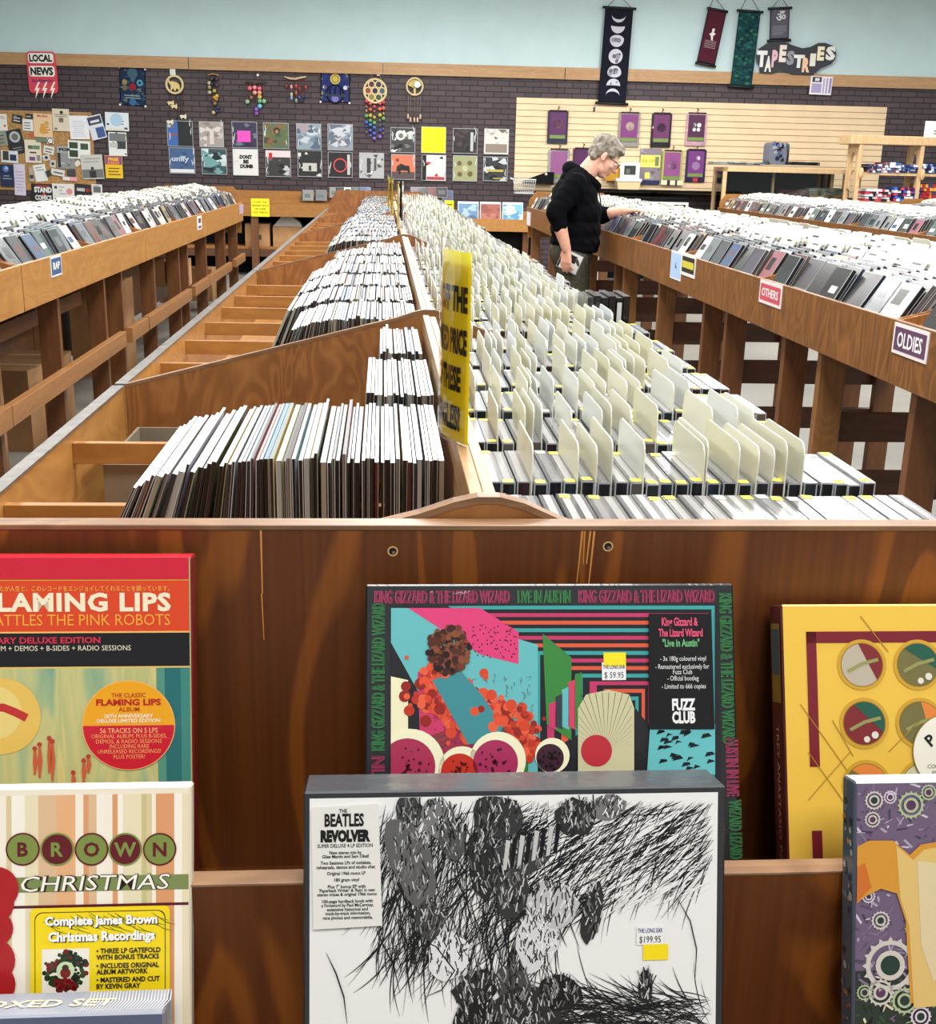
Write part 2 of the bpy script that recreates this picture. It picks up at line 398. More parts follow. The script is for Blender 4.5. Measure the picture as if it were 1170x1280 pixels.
for (y0, y1), sl, lab in zip(CENTRE, SLATS, CLAB):
    t = thing('record_rack', lab, 'record rack', ((CL + CR) / 2, y0, 0), group='centre record racks')
    MB().box(CL - 0.018, CL, y0, y1, 0.66, 0.949).build('side_panel', M['rack_y'], t, bevel=0.001)
    MB().box(CR, CR + 0.018, y0, y1, 0.66, 0.925).build('side_panel', M['rack_y'], t, bevel=0.001)
    MB().box(CL - 0.021, CL + 0.002, y0, y1, 0.949, 0.9525).build('edge_tape', M['tape'], t)['label'] = 'dull grey plastic edge tape'
    MB().prism_ax(gable(CL, CR, 0.951, 1.112, 0.93, 0.70), y0, y0 + 0.016, 1).build('end_panel', M['rack_z'], t, bevel=0.0015)
    g = gable(CL, CR, 0.951, 1.112, 0.93, 0.70)
    top = [p for p in g if p[1] > 0.92]
    eb = MB()
    for a, b in zip(top[:-1], top[1:]):
        eb.add([(a[0], y0, a[1] + .0005), (b[0], y0, b[1] + .0005), (b[0], y0 + .016, b[1] + .0005), (a[0], y0 + .016, a[1] + .0005)], [(0, 1, 2, 3)])
        eb.add([(a[0], y0 - .0006, a[1] + .0005), (b[0], y0 - .0006, b[1] + .0005), (b[0], y0 - .0006, b[1] - .006), (a[0], y0 - .0006, a[1] - .006)], [(0, 3, 2, 1)])
    eb.build('panel_edge', M['edge'], t)['label'] = 'pale sawn plywood edge'
    far = y1 > 11
    pr = [(CL, 0.70), (CL, 1.0), (CL + .08, 1.13), (CR - .2, 1.13), (CR, 0.95), (CR, 0.70)] if far else [(p[0], p[1] - 0.03) for p in gable(CL, CR, 0.951, 1.112, 0.93, 0.73)]
    if far: MB().prism_ax(pr, y1 - 0.016, y1, 1).build('end_panel', M['rack_z'], t)
    MB().box(RIDGE - 0.013, RIDGE - 0.0005, y0 + 0.017, y1 - 0.017, 0.76, 1.106).build('ridge_board', M['edge_y'], t, bevel=0.001)
    MB().box(RIDGE + 0.0005, RIDGE + 0.013, y0 + 0.017, y1 - 0.017, 0.76, 1.103).build('ridge_board', M['edge_y'], t, bevel=0.001)
    MB().box(CL, RIDGE - 0.013, y0 + 0.017, y1 - 0.017, 0.742, 0.758).build('bin_floor', M['rack_y'], t)
    MB().box(RIDGE + 0.013, CR, y0 + 0.017, y1 - 0.017, 0.925, 0.941).build('bin_floor', M['rack_y'], t)
    for s in sl:
        MB().box(CL, RIDGE - 0.0135, s - 0.008, s + 0.008, 0.893, 0.93).build('slat', M['rack_x'], t, bevel=0.001)
    for lx in (CL + 0.03, CR - 0.13):
        for ly in (y0 + 0.25, y1 - 0.3):
            MB().box(lx, lx + 0.09, ly, ly + 0.04, 0, 0.742 if lx < 0 else 0.925).build('leg', M['post'], t)
# ------------------------------------------------------------------ display rack across the front end
d = thing('display_rack', 'stained plywood display rack with two ledges closing off the near end of the centre bins', 'display rack', (0.12, 0.9, 0))
fp = MB(); fp.box(-0.66, 0.92, 0.98, 1.0, 0.62, 1.089); fp.build('back_panel', M['front'], d)
MB().box(-0.66, 0.92, 0.979, 1.0005, 1.0885, 1.0935).build('panel_edge', M['edge'], d, bevel=0.001)['label'] = 'pale worn plywood top edge'
for (xa, ya), (xb, yb), w in (((326, 662), (328, 742), .0009), ((327, 742), (330, 800), .0006), ((728, 664), (721, 728), .0008), ((738, 664), (733, 705), .0009), ((731, 664), (729, 705), .0006), ((743, 664), (736, 730), .0010)):
    a, b = atY(xa, ya, .9796), atY(xb, yb, .9796)
    sc = MB().add([(a.x - w, a.y, a.z), (b.x - w * .6, b.y, b.z), (b.x + w * .6, b.y, b.z), (a.x + w, a.y, a.z)], [(0, 1, 2, 3)], (206, 140, 66))
    sc.build('varnish_scratch', M['print'], d)['label'] = 'pale scratch down the varnish'
for px, py in ((491, 689), (760, 683)):
    c = atY(px, py, .9797); F = frame(c, (1, 0, 0), (0, 0, 1)); hb = MB(F)
    hb.ring(0, 0, .0034, .0048, .0002, (206, 162, 106)); hb.disc(0, 0, .0034, .0001, (14, 10, 8)); hb.disc(.0008, -.0012, .0016, .0003, (120, 104, 78), n=10)
    hb.build('screw_hole', M['print'], d)['label'] = 'dark countersunk screw hole'
MB().box(-0.66, 0.92, 0.795, 0.813, 0.60, 0.8545).build('ledge_lip', M['front'], d)
MB().box(-0.66, 0.92, 0.7945, 0.8135, 0.8545, 0.8575).build('panel_edge', M['edge'], d, bevel=0.001)['label'] = 'pale plywood edge along the ledge'
MB().box(-0.66, 0.92, 0.813, 0.98, 0.735, 0.750).build('ledge', M['front'], d)
MB().box(-0.66, 0.92, 0.50, 0.795, 0.583, 0.598).build('ledge', M['front'], d)
MB().box(-0.66, 0.92, 0.482, 0.50, 0.30, 0.66).build('ledge_lip', M['front'], d)
for x in (-0.679, 0.92):
    MB().prism_ax([(0.482, 0.0), (0.482, 0.66), (0.795, 0.8575), (0.98, 1.0), (1.0, 1.0), (1.0, 0.0)], x, x + 0.019, 0).build('side_panel', M['front'], d)
# ================================================================== side racks
def side_unit(y0, y1, xf, dr, zt, legs, rails, lab, group, cross=(), w=0.86, sub=True, farend=False):
    xb = xf + dr * w; zp = zt + 0.145; xr = xf + dr * w / 2
    t = thing('record_rack', lab, 'record rack', ((xf + xb) / 2, y0, 0), group=group)
    fm = M['rack_y'] if dr < 0 else M['rack_red']
    def bx(a, b, *r): lo, hi = min(a, b), max(a, b); return MB().box(lo, hi, *r)
    bx(xf, xf + dr * .018, y0 + .001, y1 - .001, zt - .18, zt).build('front_panel', fm, t, bevel=.0015)
    bx(xb - dr * .018, xb, y0 + .001, y1 - .001, zt - .18, zt).build('back_panel', fm, t)
    gp = [(xf + dr * .019, zt - .16), (xf + dr * .019, zt), (xf + dr * .10, zt + .02), (xr, zp), (xb - dr * .10, zt + .02), (xb - dr * .019, zt), (xb - dr * .019, zt - .16)]
    MB().prism_ax(gp, y0 + .004, y0 + .02, 1).build('end_panel', M['rack_z'], t)
    MB().prism_ax(gp, (y0 + y1) / 2 - .008, (y0 + y1) / 2 + .008, 1).build('divider_panel', M['rack_z'], t)
    ge = gp if not farend else [(xf + dr * .019, zt - .3), (xf + dr * .019, zt + .06), (xf + dr * .09, zt + .15), (xb - dr * .09, zt + .15), (xb - dr * .019, zt + .06), (xb - dr * .019, zt - .3)]
    MB().prism_ax(ge, y1 - .02, y1 - .004, 1).build('end_panel', M['rack_x'] if farend else M['rack_z'], t)
    bx(xr - .008, xr + .008, y0 + .021, y1 - .021, zt - .05, zp - .01).build('ridge_board', M['rack_y'], t)
    for a in (xf + dr * .019, xb - dr * .019):
        pts = [(a, zt - .022), (xr - (.009 if a < xr else -.009), zt + .046), (xr - (.009 if a < xr else -.009), zt + .033), (a, zt - .035)]
        MB().prism_ax(pts, y0 + .021, y1 - .021, 1).build('bin_floor', M['rack_y'], t)
    for ly in legs:
        for a, b in ((xf + dr * .037, xf + dr * .127), (xb - dr * .037, xb - dr * .127)):
            bx(a, b, ly, ly + .04, 0, zt - .05).build('leg', M['post_pale'] if (dr > 0 and int(ly * 100) % 3 == 1) else M['post'], t, bevel=.002)
    for ly in cross:
        bx(xf + dr * .06, xb - dr * .06, ly + .041, ly + .079, .50, .60).build('cross_rail', M['rail_x'], t)
        bx(xf + dr * .06, xb - dr * .06, ly + .041, ly + .079, .30, .39).build('cross_rail', M['rail_x'], t)
    if dr < 0: bx(xb - dr * .17, xb - dr * .155, y0 + .002, y1 - .002, .10, .76).build('added_back_board', M['post'], t)  # board added for dark wood behind, blocks light and floor beyond
    if dr > 0: bx(xb - dr * .06, xb - dr * .02, y0 + .03, y1 - .03, .62, .71).build('rail', M['rail_x'], t)
    for a, b, z0, z1 in rails:
        bx(xf + dr * .0, xf + dr * .036, a, b, z0, z1).build('rail', M['rail'], t, bevel=.002)
        bx(xb - dr * .0, xb - dr * .036, a, b, z0, z1).build('rail', M['rail'], t)
    return t
LX, LZT = -1.40, 0.984
LU = [(2.28, 4.70, [3.2, 4.40], [(2.4, 4.44, .40, .485)], 'rack in the left aisle reaching out of the left edge of the picture'),
      (4.71, 7.15, [5.31, 6.20, 6.62], [(4.45, 6.50, .40, .48), (6.66, 7.13, .395, .475)], 'rack in the left aisle with the small blue RAP sign'),
      (7.16, 9.71, [7.57, 8.50, 8.88], [(7.17, 8.80, .395, .475), (8.97, 9.70, .40, .475)], 'rack in the left aisle, second behind the blue RAP sign'),
      (9.72, 12.2, [9.82, 11.0, 11.93], [(9.73, 11.2, .40, .475), (11.5, 12.3, .40, .475)], 'rack at the far end of the left aisle')]
for i, (a, b, lg, rl, lab) in enumerate(LU):
    side_unit(a, b, LX, -1, LZT, lg, rl, 'plywood ' + lab, 'racks along the left aisle', farend=(i == 3))
RX, RZT = 1.45, 1.008
RU = [(0.74, 3.224, [1.0, 2.1, 3.09], 'with the purple OLDIES sign'), (3.225, 5.714, [3.82, 4.19, 4.945, 5.31], 'with the pink and black signs behind OLDIES'),
      (5.715, 8.2, [6.22, 7.18, 7.46], 'that the man in black browses'), (8.21, 10.1, [8.6, 9.7], 'just behind the man in black'), (10.11, 12.0, [10.5, 11.8], 'at the far end of the right aisle')]
for i, (a, b, lg, lab) in enumerate(RU):
    side_unit(a, b, RX, 1, RZT, lg, [], 'brown plywood music rack ' + lab, 'racks along the right aisle', cross=lg[::2], farend=(i == 4))
SX = 3.8
for a, b, lab in ((5.8, 8.3, 'second rack row on the right, nearest stretch'), (8.31, 10.8, 'second rack row on the right, middle stretch'), (10.81, 13.4, 'second rack row on the right, below the display case')):
    side_unit(a, b, SX, 1, 1.0, [a + .3, b - .3], [], 'plywood rack in the ' + lab, 'second row of racks on the right', farend=(b > 13))
side_unit(10.7, 13.1, 5.75, 1, 1.0, [11.0, 12.8], [], 'plywood music rack at the far right edge under the blanket shelf', 'third row of racks on the right', farend=True)
# ================================================================== counters along the back wall
def sign_plate(name, lab, F, w, h, bg, border, lines, cat='sign', group=None, bw=.006, thick=.003, mt='print'):
    """lines: (text, x, y, h, col, width)"""
    t = thing(name, lab, cat, mat=F, group=group)
    b = MB(F)
    b.box(-w / 2, w / 2, -h / 2, h / 2, -thick, 0, border); b.rect(-w / 2 + bw, -h / 2 + bw, w / 2 - bw, h / 2 - bw, .0006, bg)
    b.build('plate', M[mt], t)
    l = MB(F)
    for ln in lines: l.text(ln[0], ln[1], ln[2], ln[3], .0012, ln[4], bold=ln[6] if len(ln) > 6 else .02, width=ln[5])
    if lines: l.build('lettering', M['print'], t)
    return t
# ================================================================== records, compact discs and divider cards
def sub(z0): return z0
CD_T = 0.0154
CASE_DARK = [(28, 28, 32), (52, 34, 36), (30, 38, 52), (70, 66, 64), (26, 30, 28), (92, 84, 78), (44, 26, 30), (38, 44, 46)]
COVERS = [(40, 40, 44), (70, 70, 74), (130, 130, 130), (206, 206, 202), (64, 84, 122), (110, 60, 58), (186, 156, 96), (58, 62, 56), (220, 216, 208), (80, 70, 84), (34, 34, 38), (110, 114, 120), (230, 230, 226), (90, 104, 102), (150, 96, 104), (52, 48, 46), (30, 30, 34), (90, 92, 96)]
def cd_mesh(k):
    rnd = random.Random(100 + k); mb = MB(); w, h, t = .071, .125, CD_T
    g1 = rnd.choice((84, 96, 108, 76)); g2 = rnd.choice((124, 136, 150, 116, 160)); b = rnd.choice((-3, 0, 4, 7))
    cov = COVERS[k % len(COVERS)]; dk = CASE_DARK[k % len(CASE_DARK)]; fr = (170, 174, 178)
    ys = [0, .0036, .0112, t]
    for i, c in enumerate(((g1, g1, g1 + b), (g2, g2, g2 + b // 2), (g1 - 22, g1 - 22, g1 - 18))):
        mb.add([(-w, ys[i], h), (w, ys[i], h), (w, ys[i + 1], h), (-w, ys[i + 1], h)], [(0, 1, 2, 3)], c)
    for s in (-1, 1):
        o = [(s * w, 0, 0), (s * w, t, 0), (s * w, t, h), (s * w, 0, h)]; e = .0016
        n = [(s * w, e, e), (s * w, t - e, e), (s * w, t - e, h - e), (s * w, e, h - e)]
        fs = [(0, 1, 5, 4), (1, 2, 6, 5), (2, 3, 7, 6), (3, 0, 4, 7), (4, 5, 6, 7)]
        if s < 0: fs = [tuple(reversed(f)) for f in fs]
        mb.add(o + n, fs, [fr] * 4 + [dk])
    for y, flip in ((0, 0), (t, 1)):
        o = [(-w, y, 0), (w, y, 0), (w, y, h), (-w, y, h)]; e = .004
        n = [(-w + .012 * (1 - flip), y, e), (w - e, y, e), (w - e, y, h - e), (-w + .012 * (1 - flip), y, h - e)]
        a, c = rnd.uniform(.2, .5), rnd.uniform(.25, .55)
        z0, z1 = h * a, h * (a + c * .8)
        x0, x1 = -w * rnd.uniform(.1, .8), w * rnd.uniform(.2, .8)
        q = [(x0, y, z0), (x1, y, z0), (x1, y, z1), (x0, y, z1)]
        acc = rnd.choice(COVERS)
        fs = [(0, 1, 5, 4), (1, 2, 6, 5), (2, 3, 7, 6), (3, 0, 4, 7), (4, 5, 9, 8), (5, 6, 10, 9), (6, 7, 11, 10), (7, 4, 8, 11), (8, 9, 10, 11)]
        if flip: fs = [tuple(reversed(f)) for f in fs]
        c1 = cov if not flip else (70, 70, 74)
        mb.add(o + n + q, fs, [(150, 154, 158)] * 3 + [(34, 34, 36)] + [c1] * 4 + [acc if not flip else c1])
    mb.add([(-w, 0, 0), (w, 0, 0), (w, t, 0), (-w, t, 0)], [(3, 2, 1, 0)], fr)
    return mb.build('compact_disc', M['case'], link=False)
def card_mesh(k, tab=False):
    mb = MB(); w, h, t, r = .071, (.166 if not tab else .154), .0013, .014
    prof = [(-w, 0), (w, 0)] + [(w - r + r * math.cos(a), h - r + r * math.sin(a)) for a in (0, .52, 1.05, 1.57)] + [(-w + r - r * math.sin(a), h - r + r * math.cos(a)) for a in (0, .52, 1.05, 1.57)]
    c = [(246, 245, 230), (243, 242, 224), (246, 247, 242), (248, 246, 232), (241, 239, 216), (242, 245, 244)][k % 6]
    if tab: c = [(240, 240, 232), (236, 238, 228), (242, 240, 228)][k % 3]
    n_ = len(prof); rim = (254, 254, 246); mb.prism_ax(prof, 0, t, 1, [tuple(v * .97 for v in c)] * 2 + [rim] * n_)  # rim whiter than the faces: bright edges over shaded faces, painted in
    if tab:
        rnd = random.Random(k); x0 = -w * rnd.uniform(.3, .75); x1 = x0 + w * rnd.uniform(.5, 1.0); z1 = h - rnd.uniform(.010, .020)
        mb.add([(x0, -.0004, z1 - .0075), (x1, -.0004, z1 - .0075), (x1, -.0004, z1), (x0, -.0004, z1)], [(0, 1, 2, 3)], (34, 34, 34))
    return mb.build('divider_card', M['card'], link=False)
LP_T = [.0030, .0034, .0040, .0050, .0062]
def lp_mesh(k):
    rnd = random.Random(500 + k); mb = MB(); w, h, t = .1575, .315, LP_T[k % 5]
    edge = [(16, 15, 15), (26, 24, 24), (12, 12, 14), (36, 30, 26), (140, 128, 106), (10, 10, 12), (50, 48, 46), (84, 26, 26), (16, 18, 22), (150, 148, 142), (8, 8, 10), (24, 20, 20), (96, 88, 80), (12, 12, 14), (40, 42, 46)][k % 15]
    top = [(170, 174, 176), (140, 150, 158), (178, 174, 164), (120, 128, 132), (186, 186, 184), (84, 90, 94), (150, 142, 136), (190, 190, 188), (104, 134, 152), (160, 160, 154), (170, 132, 130), (176, 179, 182), (62, 58, 56), (132, 144, 148), (84, 106, 142)][k % 15]
    cov = [(200, 196, 190), (150, 100, 92), (90, 100, 116), (206, 198, 120), (176, 196, 206), (64, 60, 58), (190, 150, 140)][k % 7]
    mb.box(-w, w, 0, t, 0, h, [(60, 60, 60), top, cov, edge, vary(cov, 20), edge])
    for s_ in (-1, 1):                                  # board edges of the sleeve either side of the opening
        for a_ in (0.0, t - .0007):
            q_ = [(s_ * (w + .0003), a_, 0), (s_ * (w + .0003), a_ + .0007, 0), (s_ * (w + .0003), a_ + .0007, h), (s_ * (w + .0003), a_, h)]
            mb.add(q_ if s_ > 0 else q_[::-1], [(0, 1, 2, 3)], [(196, 194, 188), (70, 66, 62), (24, 22, 22), (150, 142, 126)][(k + int(a_ > 0)) % 4])
    x0, x1, z0, z1 = -w * rnd.uniform(.3, .8), w * rnd.uniform(.3, .8), h * rnd.uniform(.12, .4), h * rnd.uniform(.55, .9)
    mb.add([(x0, -.0003, z0), (x1, -.0003, z0), (x1, -.0003, z1), (x0, -.0003, z1)], [(0, 1, 2, 3)], rnd.choice(COVERS))
    return mb.build('record_sleeve', M['sleeve'], link=False)
CDV = [cd_mesh(i) for i in range(32)]; CARDV = [card_mesh(i) for i in range(6)]; TABV = [card_mesh(i, True) for i in range(9)]; LPV = [lp_mesh(i) for i in range(45)]
ITEMS = {'cd': [], 'card': [], 'lp': []}
def put(kind, mesh, loc, rz, lean, label, group, boost=1.0, yaw=0.0):
    Mx = Matrix.Translation(Vector(loc)) @ Matrix.Rotation(math.radians(rz + yaw), 4, 'Z') @ Matrix.Rotation(math.radians(-lean), 4, 'X')
    c = Mx @ Vector((0, 0, .12)); p = project(c)
    if not (-700 < p[0] < 2100 and -45 < p[1] < 1700): return
    if not (-15 < p[0] < 1185 and -15 < p[1] < 1300): boost = 0.0   # beyond the frame: only in the merged remainder
    ITEMS[kind].append((boost / (c - EYE).length, Mx, mesh, label, group))
ORD = ['front', 'second', 'third', 'fourth', 'fifth', 'sixth', 'seventh', 'eighth', 'ninth', 'tenth', 'eleventh', 'twelfth', 'thirteenth', 'fourteenth', 'fifteenth', 'sixteenth']
# ------------------------------------------------------------------ centre rack, left half: long-playing records, tops along the aisle
rndl = random.Random(3)
LPROWS = []
y = 1.272
for (y0, y1), sl in zip(CENTRE, SLATS):
    edges = sl + [y1 - .016]
    prev = y0 + .016
    for e in edges:
        LPROWS.append((max(prev + .0, e - .008 - .318), prev > y0 + .02)); prev = e + .008
rowx = [-.39, -.045, -.025, -.29, -.33, -.33, -.33, -.30, -.26, -.10, -.33, -.33, -.32, -.33, -.33, -.33, -.32] + [-.27] * 20
for r, (yf, _) in enumerate(LPROWS):
    x = RIDGE - .016; left = rowx[r]; k = 0; theta = rndl.uniform(-1.2, -.2); n = 0
    lab = 'record sleeve filed in the %s row left of the centre ridge' % (ORD[r] if r < 16 else 'farthest')
    full = r in (0,) or r > 2
    zz = .759 + (0.004 if r else 0.0)
    while True:
        frac = (RIDGE - x) / (RIDGE - left)
        m_ = LPV[rndl.randrange(45)]; t = LP_T[int(LPV.index(m_)) % 5]
        goal = 0 if frac < .45 else (frac - .45) / .55 * (25 if full else 4)
        nt = min(goal + rndl.uniform(-.15, .15), theta + 1.3)
        nt = max(nt, theta - .1)
        th1, th0 = math.radians(nt), math.radians(theta)
        need = t / math.cos(th1) + max(0, .315 * (math.sin(th1) - math.tan(th0) * math.cos(th1))) + (.0011 if n % 4 else .0030)
        x -= need; theta = nt; n += 1
        if x < left - (.0 if not full else .03): break
        off = rndl.gauss(0, .0022)
        put('lp', m_, (x, yf + .1575 + min(max(off, -.004), .002), zz + rndl.uniform(0, .006 if n % 5 else .012)), -90, theta, lab, 'record sleeves in the %s row left of the ridge' % (ORD[r] if r < 16 else 'farthest'))
# ------------------------------------------------------------------ centre rack, right half: compact discs between cream divider cards
rndc = random.Random(11)
CDROWS = []
for (y0, y1) in CENTRE:
    a, b = y0 + .020, y1 - .020; nrow = int((b - a) // .172); pitch = (b - a) / nrow
    CDROWS += [a + i * pitch + .002 for i in range(nrow)]
STK = []
def cd_row(r, yf):
    x = RIDGE + .02; lab = ORD[r] if r < 16 else 'far'
    lbl = 'clear cased compact disc in the %s row right of the ridge' % lab
    if r >= 16: lbl = 'clear cased compact disc in the far rows right of the ridge'
    clb = 'cream divider card in the %s disc row right of the ridge' % lab
    if r >= 16: clb = 'cream divider card in the far disc rows right of the ridge'
    tall = 2.60 < yf < 2.77
    xe = .455 if tall else CR - .014 - (rndc.uniform(0, .03) if r else 0)
    run = 0; prob = .52 if r in (1, 2) else .66
    yj = 0 if r else -3
    while x < xe:
        if r and run > 0 and rndc.random() < prob and x < xe - .06:
            for q in range(1 if rndc.random() < .75 else 2):
                put('card', CARDV[rndc.randrange(6)], (x, yf + .071 + rndc.uniform(-.002, .001), .942 + rndc.uniform(-.0, .008)), 90, rndc.uniform(-2, 1.5), clb, 'divider cards in the %s row' % lab)
                x += .0019
            run = 0
        put('cd', CDV[rndc.randrange(32)], (x + CD_T, yf + .071 + rndc.uniform(-.0015, .0015), .942 + rndc.uniform(0, .003)), 90, rndc.uniform(-.8, .6), lbl, 'discs in the %s row right of the ridge' % lab, boost=1.12)
        x += CD_T + rndc.choice((.0005, .0010, .0018)); run += 1
for r, yf in enumerate(CDROWS):
    cd_row(r, yf)
    if 2.60 < yf < 2.77:                                 # a short run of taller dark cases
        for i in range(6):
            b = MB(); x = .461 + i * .0165; w_, h_ = .067, .178
            b.box(x, x + .0142, yf + .004, yf + .004 + 2 * w_, .942, .942 + h_ + .004 * (i % 2), [(20, 20, 22), (60, 60, 64), (30, 28, 30), (44, 44, 48), (150, 120, 124), (26, 26, 28)])
            b.add([(x + .0143, yf + .02, .98), (x + .0143, yf + .12, .98), (x + .0143, yf + .12, 1.10), (x + .0143, yf + .02, 1.10)], [(0, 1, 2, 3)], (120, 96, 104))
            b.add([(x + .002, yf + .0038, .95), (x + .0122, yf + .0038, .95), (x + .0122, yf + .0038, 1.11), (x + .002, yf + .0038, 1.11)], [(0, 1, 2, 3)], rndc.choice(((200, 200, 200), (50, 50, 54), (24, 24, 26))))
            tag(b.build('video_case', M['case'], origin=(x, yf + .07, .942)), 'tall dark case at the right end of a disc row, left of the man', 'disc case', 'tall dark cases at the right of the disc rows')
# ------------------------------------------------------------------ side racks: columns of discs leaning back towards the ridge
def columns(y0, y1, xf, dr, zt, where, w=.86, both=True, step=.0168):
    rnd = random.Random(int(y0 * 100) + int(xf * 10)); half = w / 2
    n = int((y1 - y0 - .05) / .1535); mid = (y0 + y1) / 2
    ys = []
    nh = n // 2
    for a, b in ((y0 + .022, mid - .065), (mid + .010, y1 - .075)):
        k = int((b - a) / .150); g = (b - a) / k
        ys += [a + g * (i + .5) for i in range(k)]
    for yc in ys:
        for side in ((0, 1) if both else (0,)):
            d = dr if side == 0 else -dr; x0 = xf if side == 0 else xf + dr * w
            rz = 90 if d < 0 else -90
            s = .022 + rnd.uniform(0, .035); i = 0; th = rnd.uniform(26, 34); end = half - .075
            stp = step if side == 0 else step * 2.2
            while s < end:
                zf = zt - .020 + (.066) * (s / (half - .02))
                bo = 1.9 if (i == 0 and side == 0) else (1.0 if side == 0 else .4)
                put('cd', CDV[rnd.randrange(32)], (x0 + d * s, yc + rnd.uniform(-.003, .003), zf + .001), rz, th, 'compact disc leaning back in ' + where, 'discs in ' + where, boost=bo, yaw=rnd.uniform(-1.5, 1.5))
                s += (.026 if (i < 5 and side == 0) else stp) * rnd.uniform(.8, 1.2); th = min(36, max(20, th + rnd.uniform(-1.2, 1.2))); i += 1
                if i > 4 and rnd.random() < (.78 if side == 0 else .6):
                    zf = zt - .020 + (.066) * (s / (half - .02))
                    put('card', TABV[rnd.randrange(9)], (x0 + d * s, yc + rnd.uniform(-.003, .003), zf + .002), rz, th, 'white labelled divider card standing in ' + where, 'divider cards in ' + where, boost=1.0 if side == 0 else .4)
                    s += .004
LW = ['the left rack beyond the left edge', 'the left rack with the RAP sign', 'the left rack second behind the RAP sign', 'the left rack at the far end']
for (a, b, lg, rl, lab), wh in zip(LU, LW): columns(a, b, LX, -1, LZT, wh)
RW = ['the right rack with the OLDIES sign', 'the right rack with the pink sign', 'the right rack the man browses', 'the right rack behind the man', 'the right rack at the far end']
for (a, b, lg, lab), wh in zip(RU, RW): columns(a, b, RX, 1, RZT, wh)
for a, b in ((5.8, 8.3), (8.31, 10.8), (10.81, 13.4)): columns(a, b, SX, 1, 1.0, 'the second row of racks on the right', both=False)
columns(10.7, 13.1, 5.75, 1, 1.0, 'the rack at the far right', both=False)
# ------------------------------------------------------------------ place them: the 300 largest of a kind as objects, the rest merged
NAMES = {'cd': ('compact_disc', 'compact disc', 'case'), 'card': ('divider_card', 'divider card', 'card'), 'lp': ('record_sleeve', 'record', 'sleeve')}
stk = MB(); stk.rect(-.0065, -.0055, .0065, .0055, .0, (238, 226, 54)); STKM = stk.build('price_sticker', M['print'], link=False)
stk = MB(); stk.rect(-.0065, -.0055, .0065, .0055, .0, (236, 236, 214)); STKW = stk.build('price_sticker', M['print'], link=False)
RESTLAB = {'cd': 'remaining compact discs filed tightly in the farther rows of all the racks', 'card': 'remaining pale divider cards standing among the farther discs of all the racks', 'lp': 'remaining record sleeves filed in the farther rows left of the centre ridge'}
rnds = random.Random(5)
for kind, lst in ITEMS.items():
    lst.sort(key=lambda q: -q[0])
    nm, cat, mk = NAMES[kind]
    for sc_, Mx, me, lab, grp in lst[:300]:
        o = bpy.data.objects.new(nm, me); o.matrix_basis = Mx; COL.objects.link(o); tag(o, lab, cat, grp); WM[o] = Mx
        if kind == 'cd' and 'right of the ridge' in lab:
            for sx in (-1, 1):
                if rnds.random() < (.62 if sx > 0 else .5):
                    c = bpy.data.objects.new('price_sticker', STKM if rnds.random() < .88 else STKW); COL.objects.link(c); c.parent = o
                    c.location = (sx * .062 + rnds.uniform(-.003, .003), CD_T / 2, .1254); c.rotation_euler = (0, 0, rnds.uniform(-.1, .1))
    rest = lst[300:]
    cache = {}
    vs = []; fs = []; cs = []
    for sc_, Mx, me, lab, grp in rest:
        if me.name not in cache:
            at = me.color_attributes['Col'].data; li = 0; pc = []
            for p in me.polygons: pc.append(tuple(at[p.loop_start].color))
            cache[me.name] = ([v.co.copy() for v in me.vertices], [tuple(p.vertices) for p in me.polygons], pc)
        v0, f0, c0 = cache[me.name]; n = len(vs)
        vs += [tuple(Mx @ v) for v in v0]; fs += [tuple(n + k for k in f) for f in f0]
        for f, c in zip(f0, c0): cs += list(c) * len(f)
        if kind == 'cd' and rnds.random() < .3 and Mx.translation.x < .8 and Mx.translation.x > 0:      # yellow price stickers on the tops
            n = len(vs); sx = rnds.choice((-1, 1)) * .062
            vs += [tuple(Mx @ Vector(q)) for q in ((sx - .0065, .001, .1254), (sx + .0065, .001, .1254), (sx + .0065, .0116, .1254), (sx - .0065, .0116, .1254))]
            fs.append((n, n + 1, n + 2, n + 3)); cs += list(lin((238, 226, 54))) * 4
    if rest:
        me = bpy.data.meshes.new(nm); me.from_pydata(vs, [], fs); me.materials.append(M[mk])
        ca = me.color_attributes.new('Col', 'FLOAT_COLOR', 'CORNER'); ca.data.foreach_set('color', cs); me.update()
        o = bpy.data.objects.new(nm, me); COL.objects.link(o); tag(o, RESTLAB[kind], cat, kind='stuff')
print('ITEMS', {k: len(v) for k, v in ITEMS.items()})
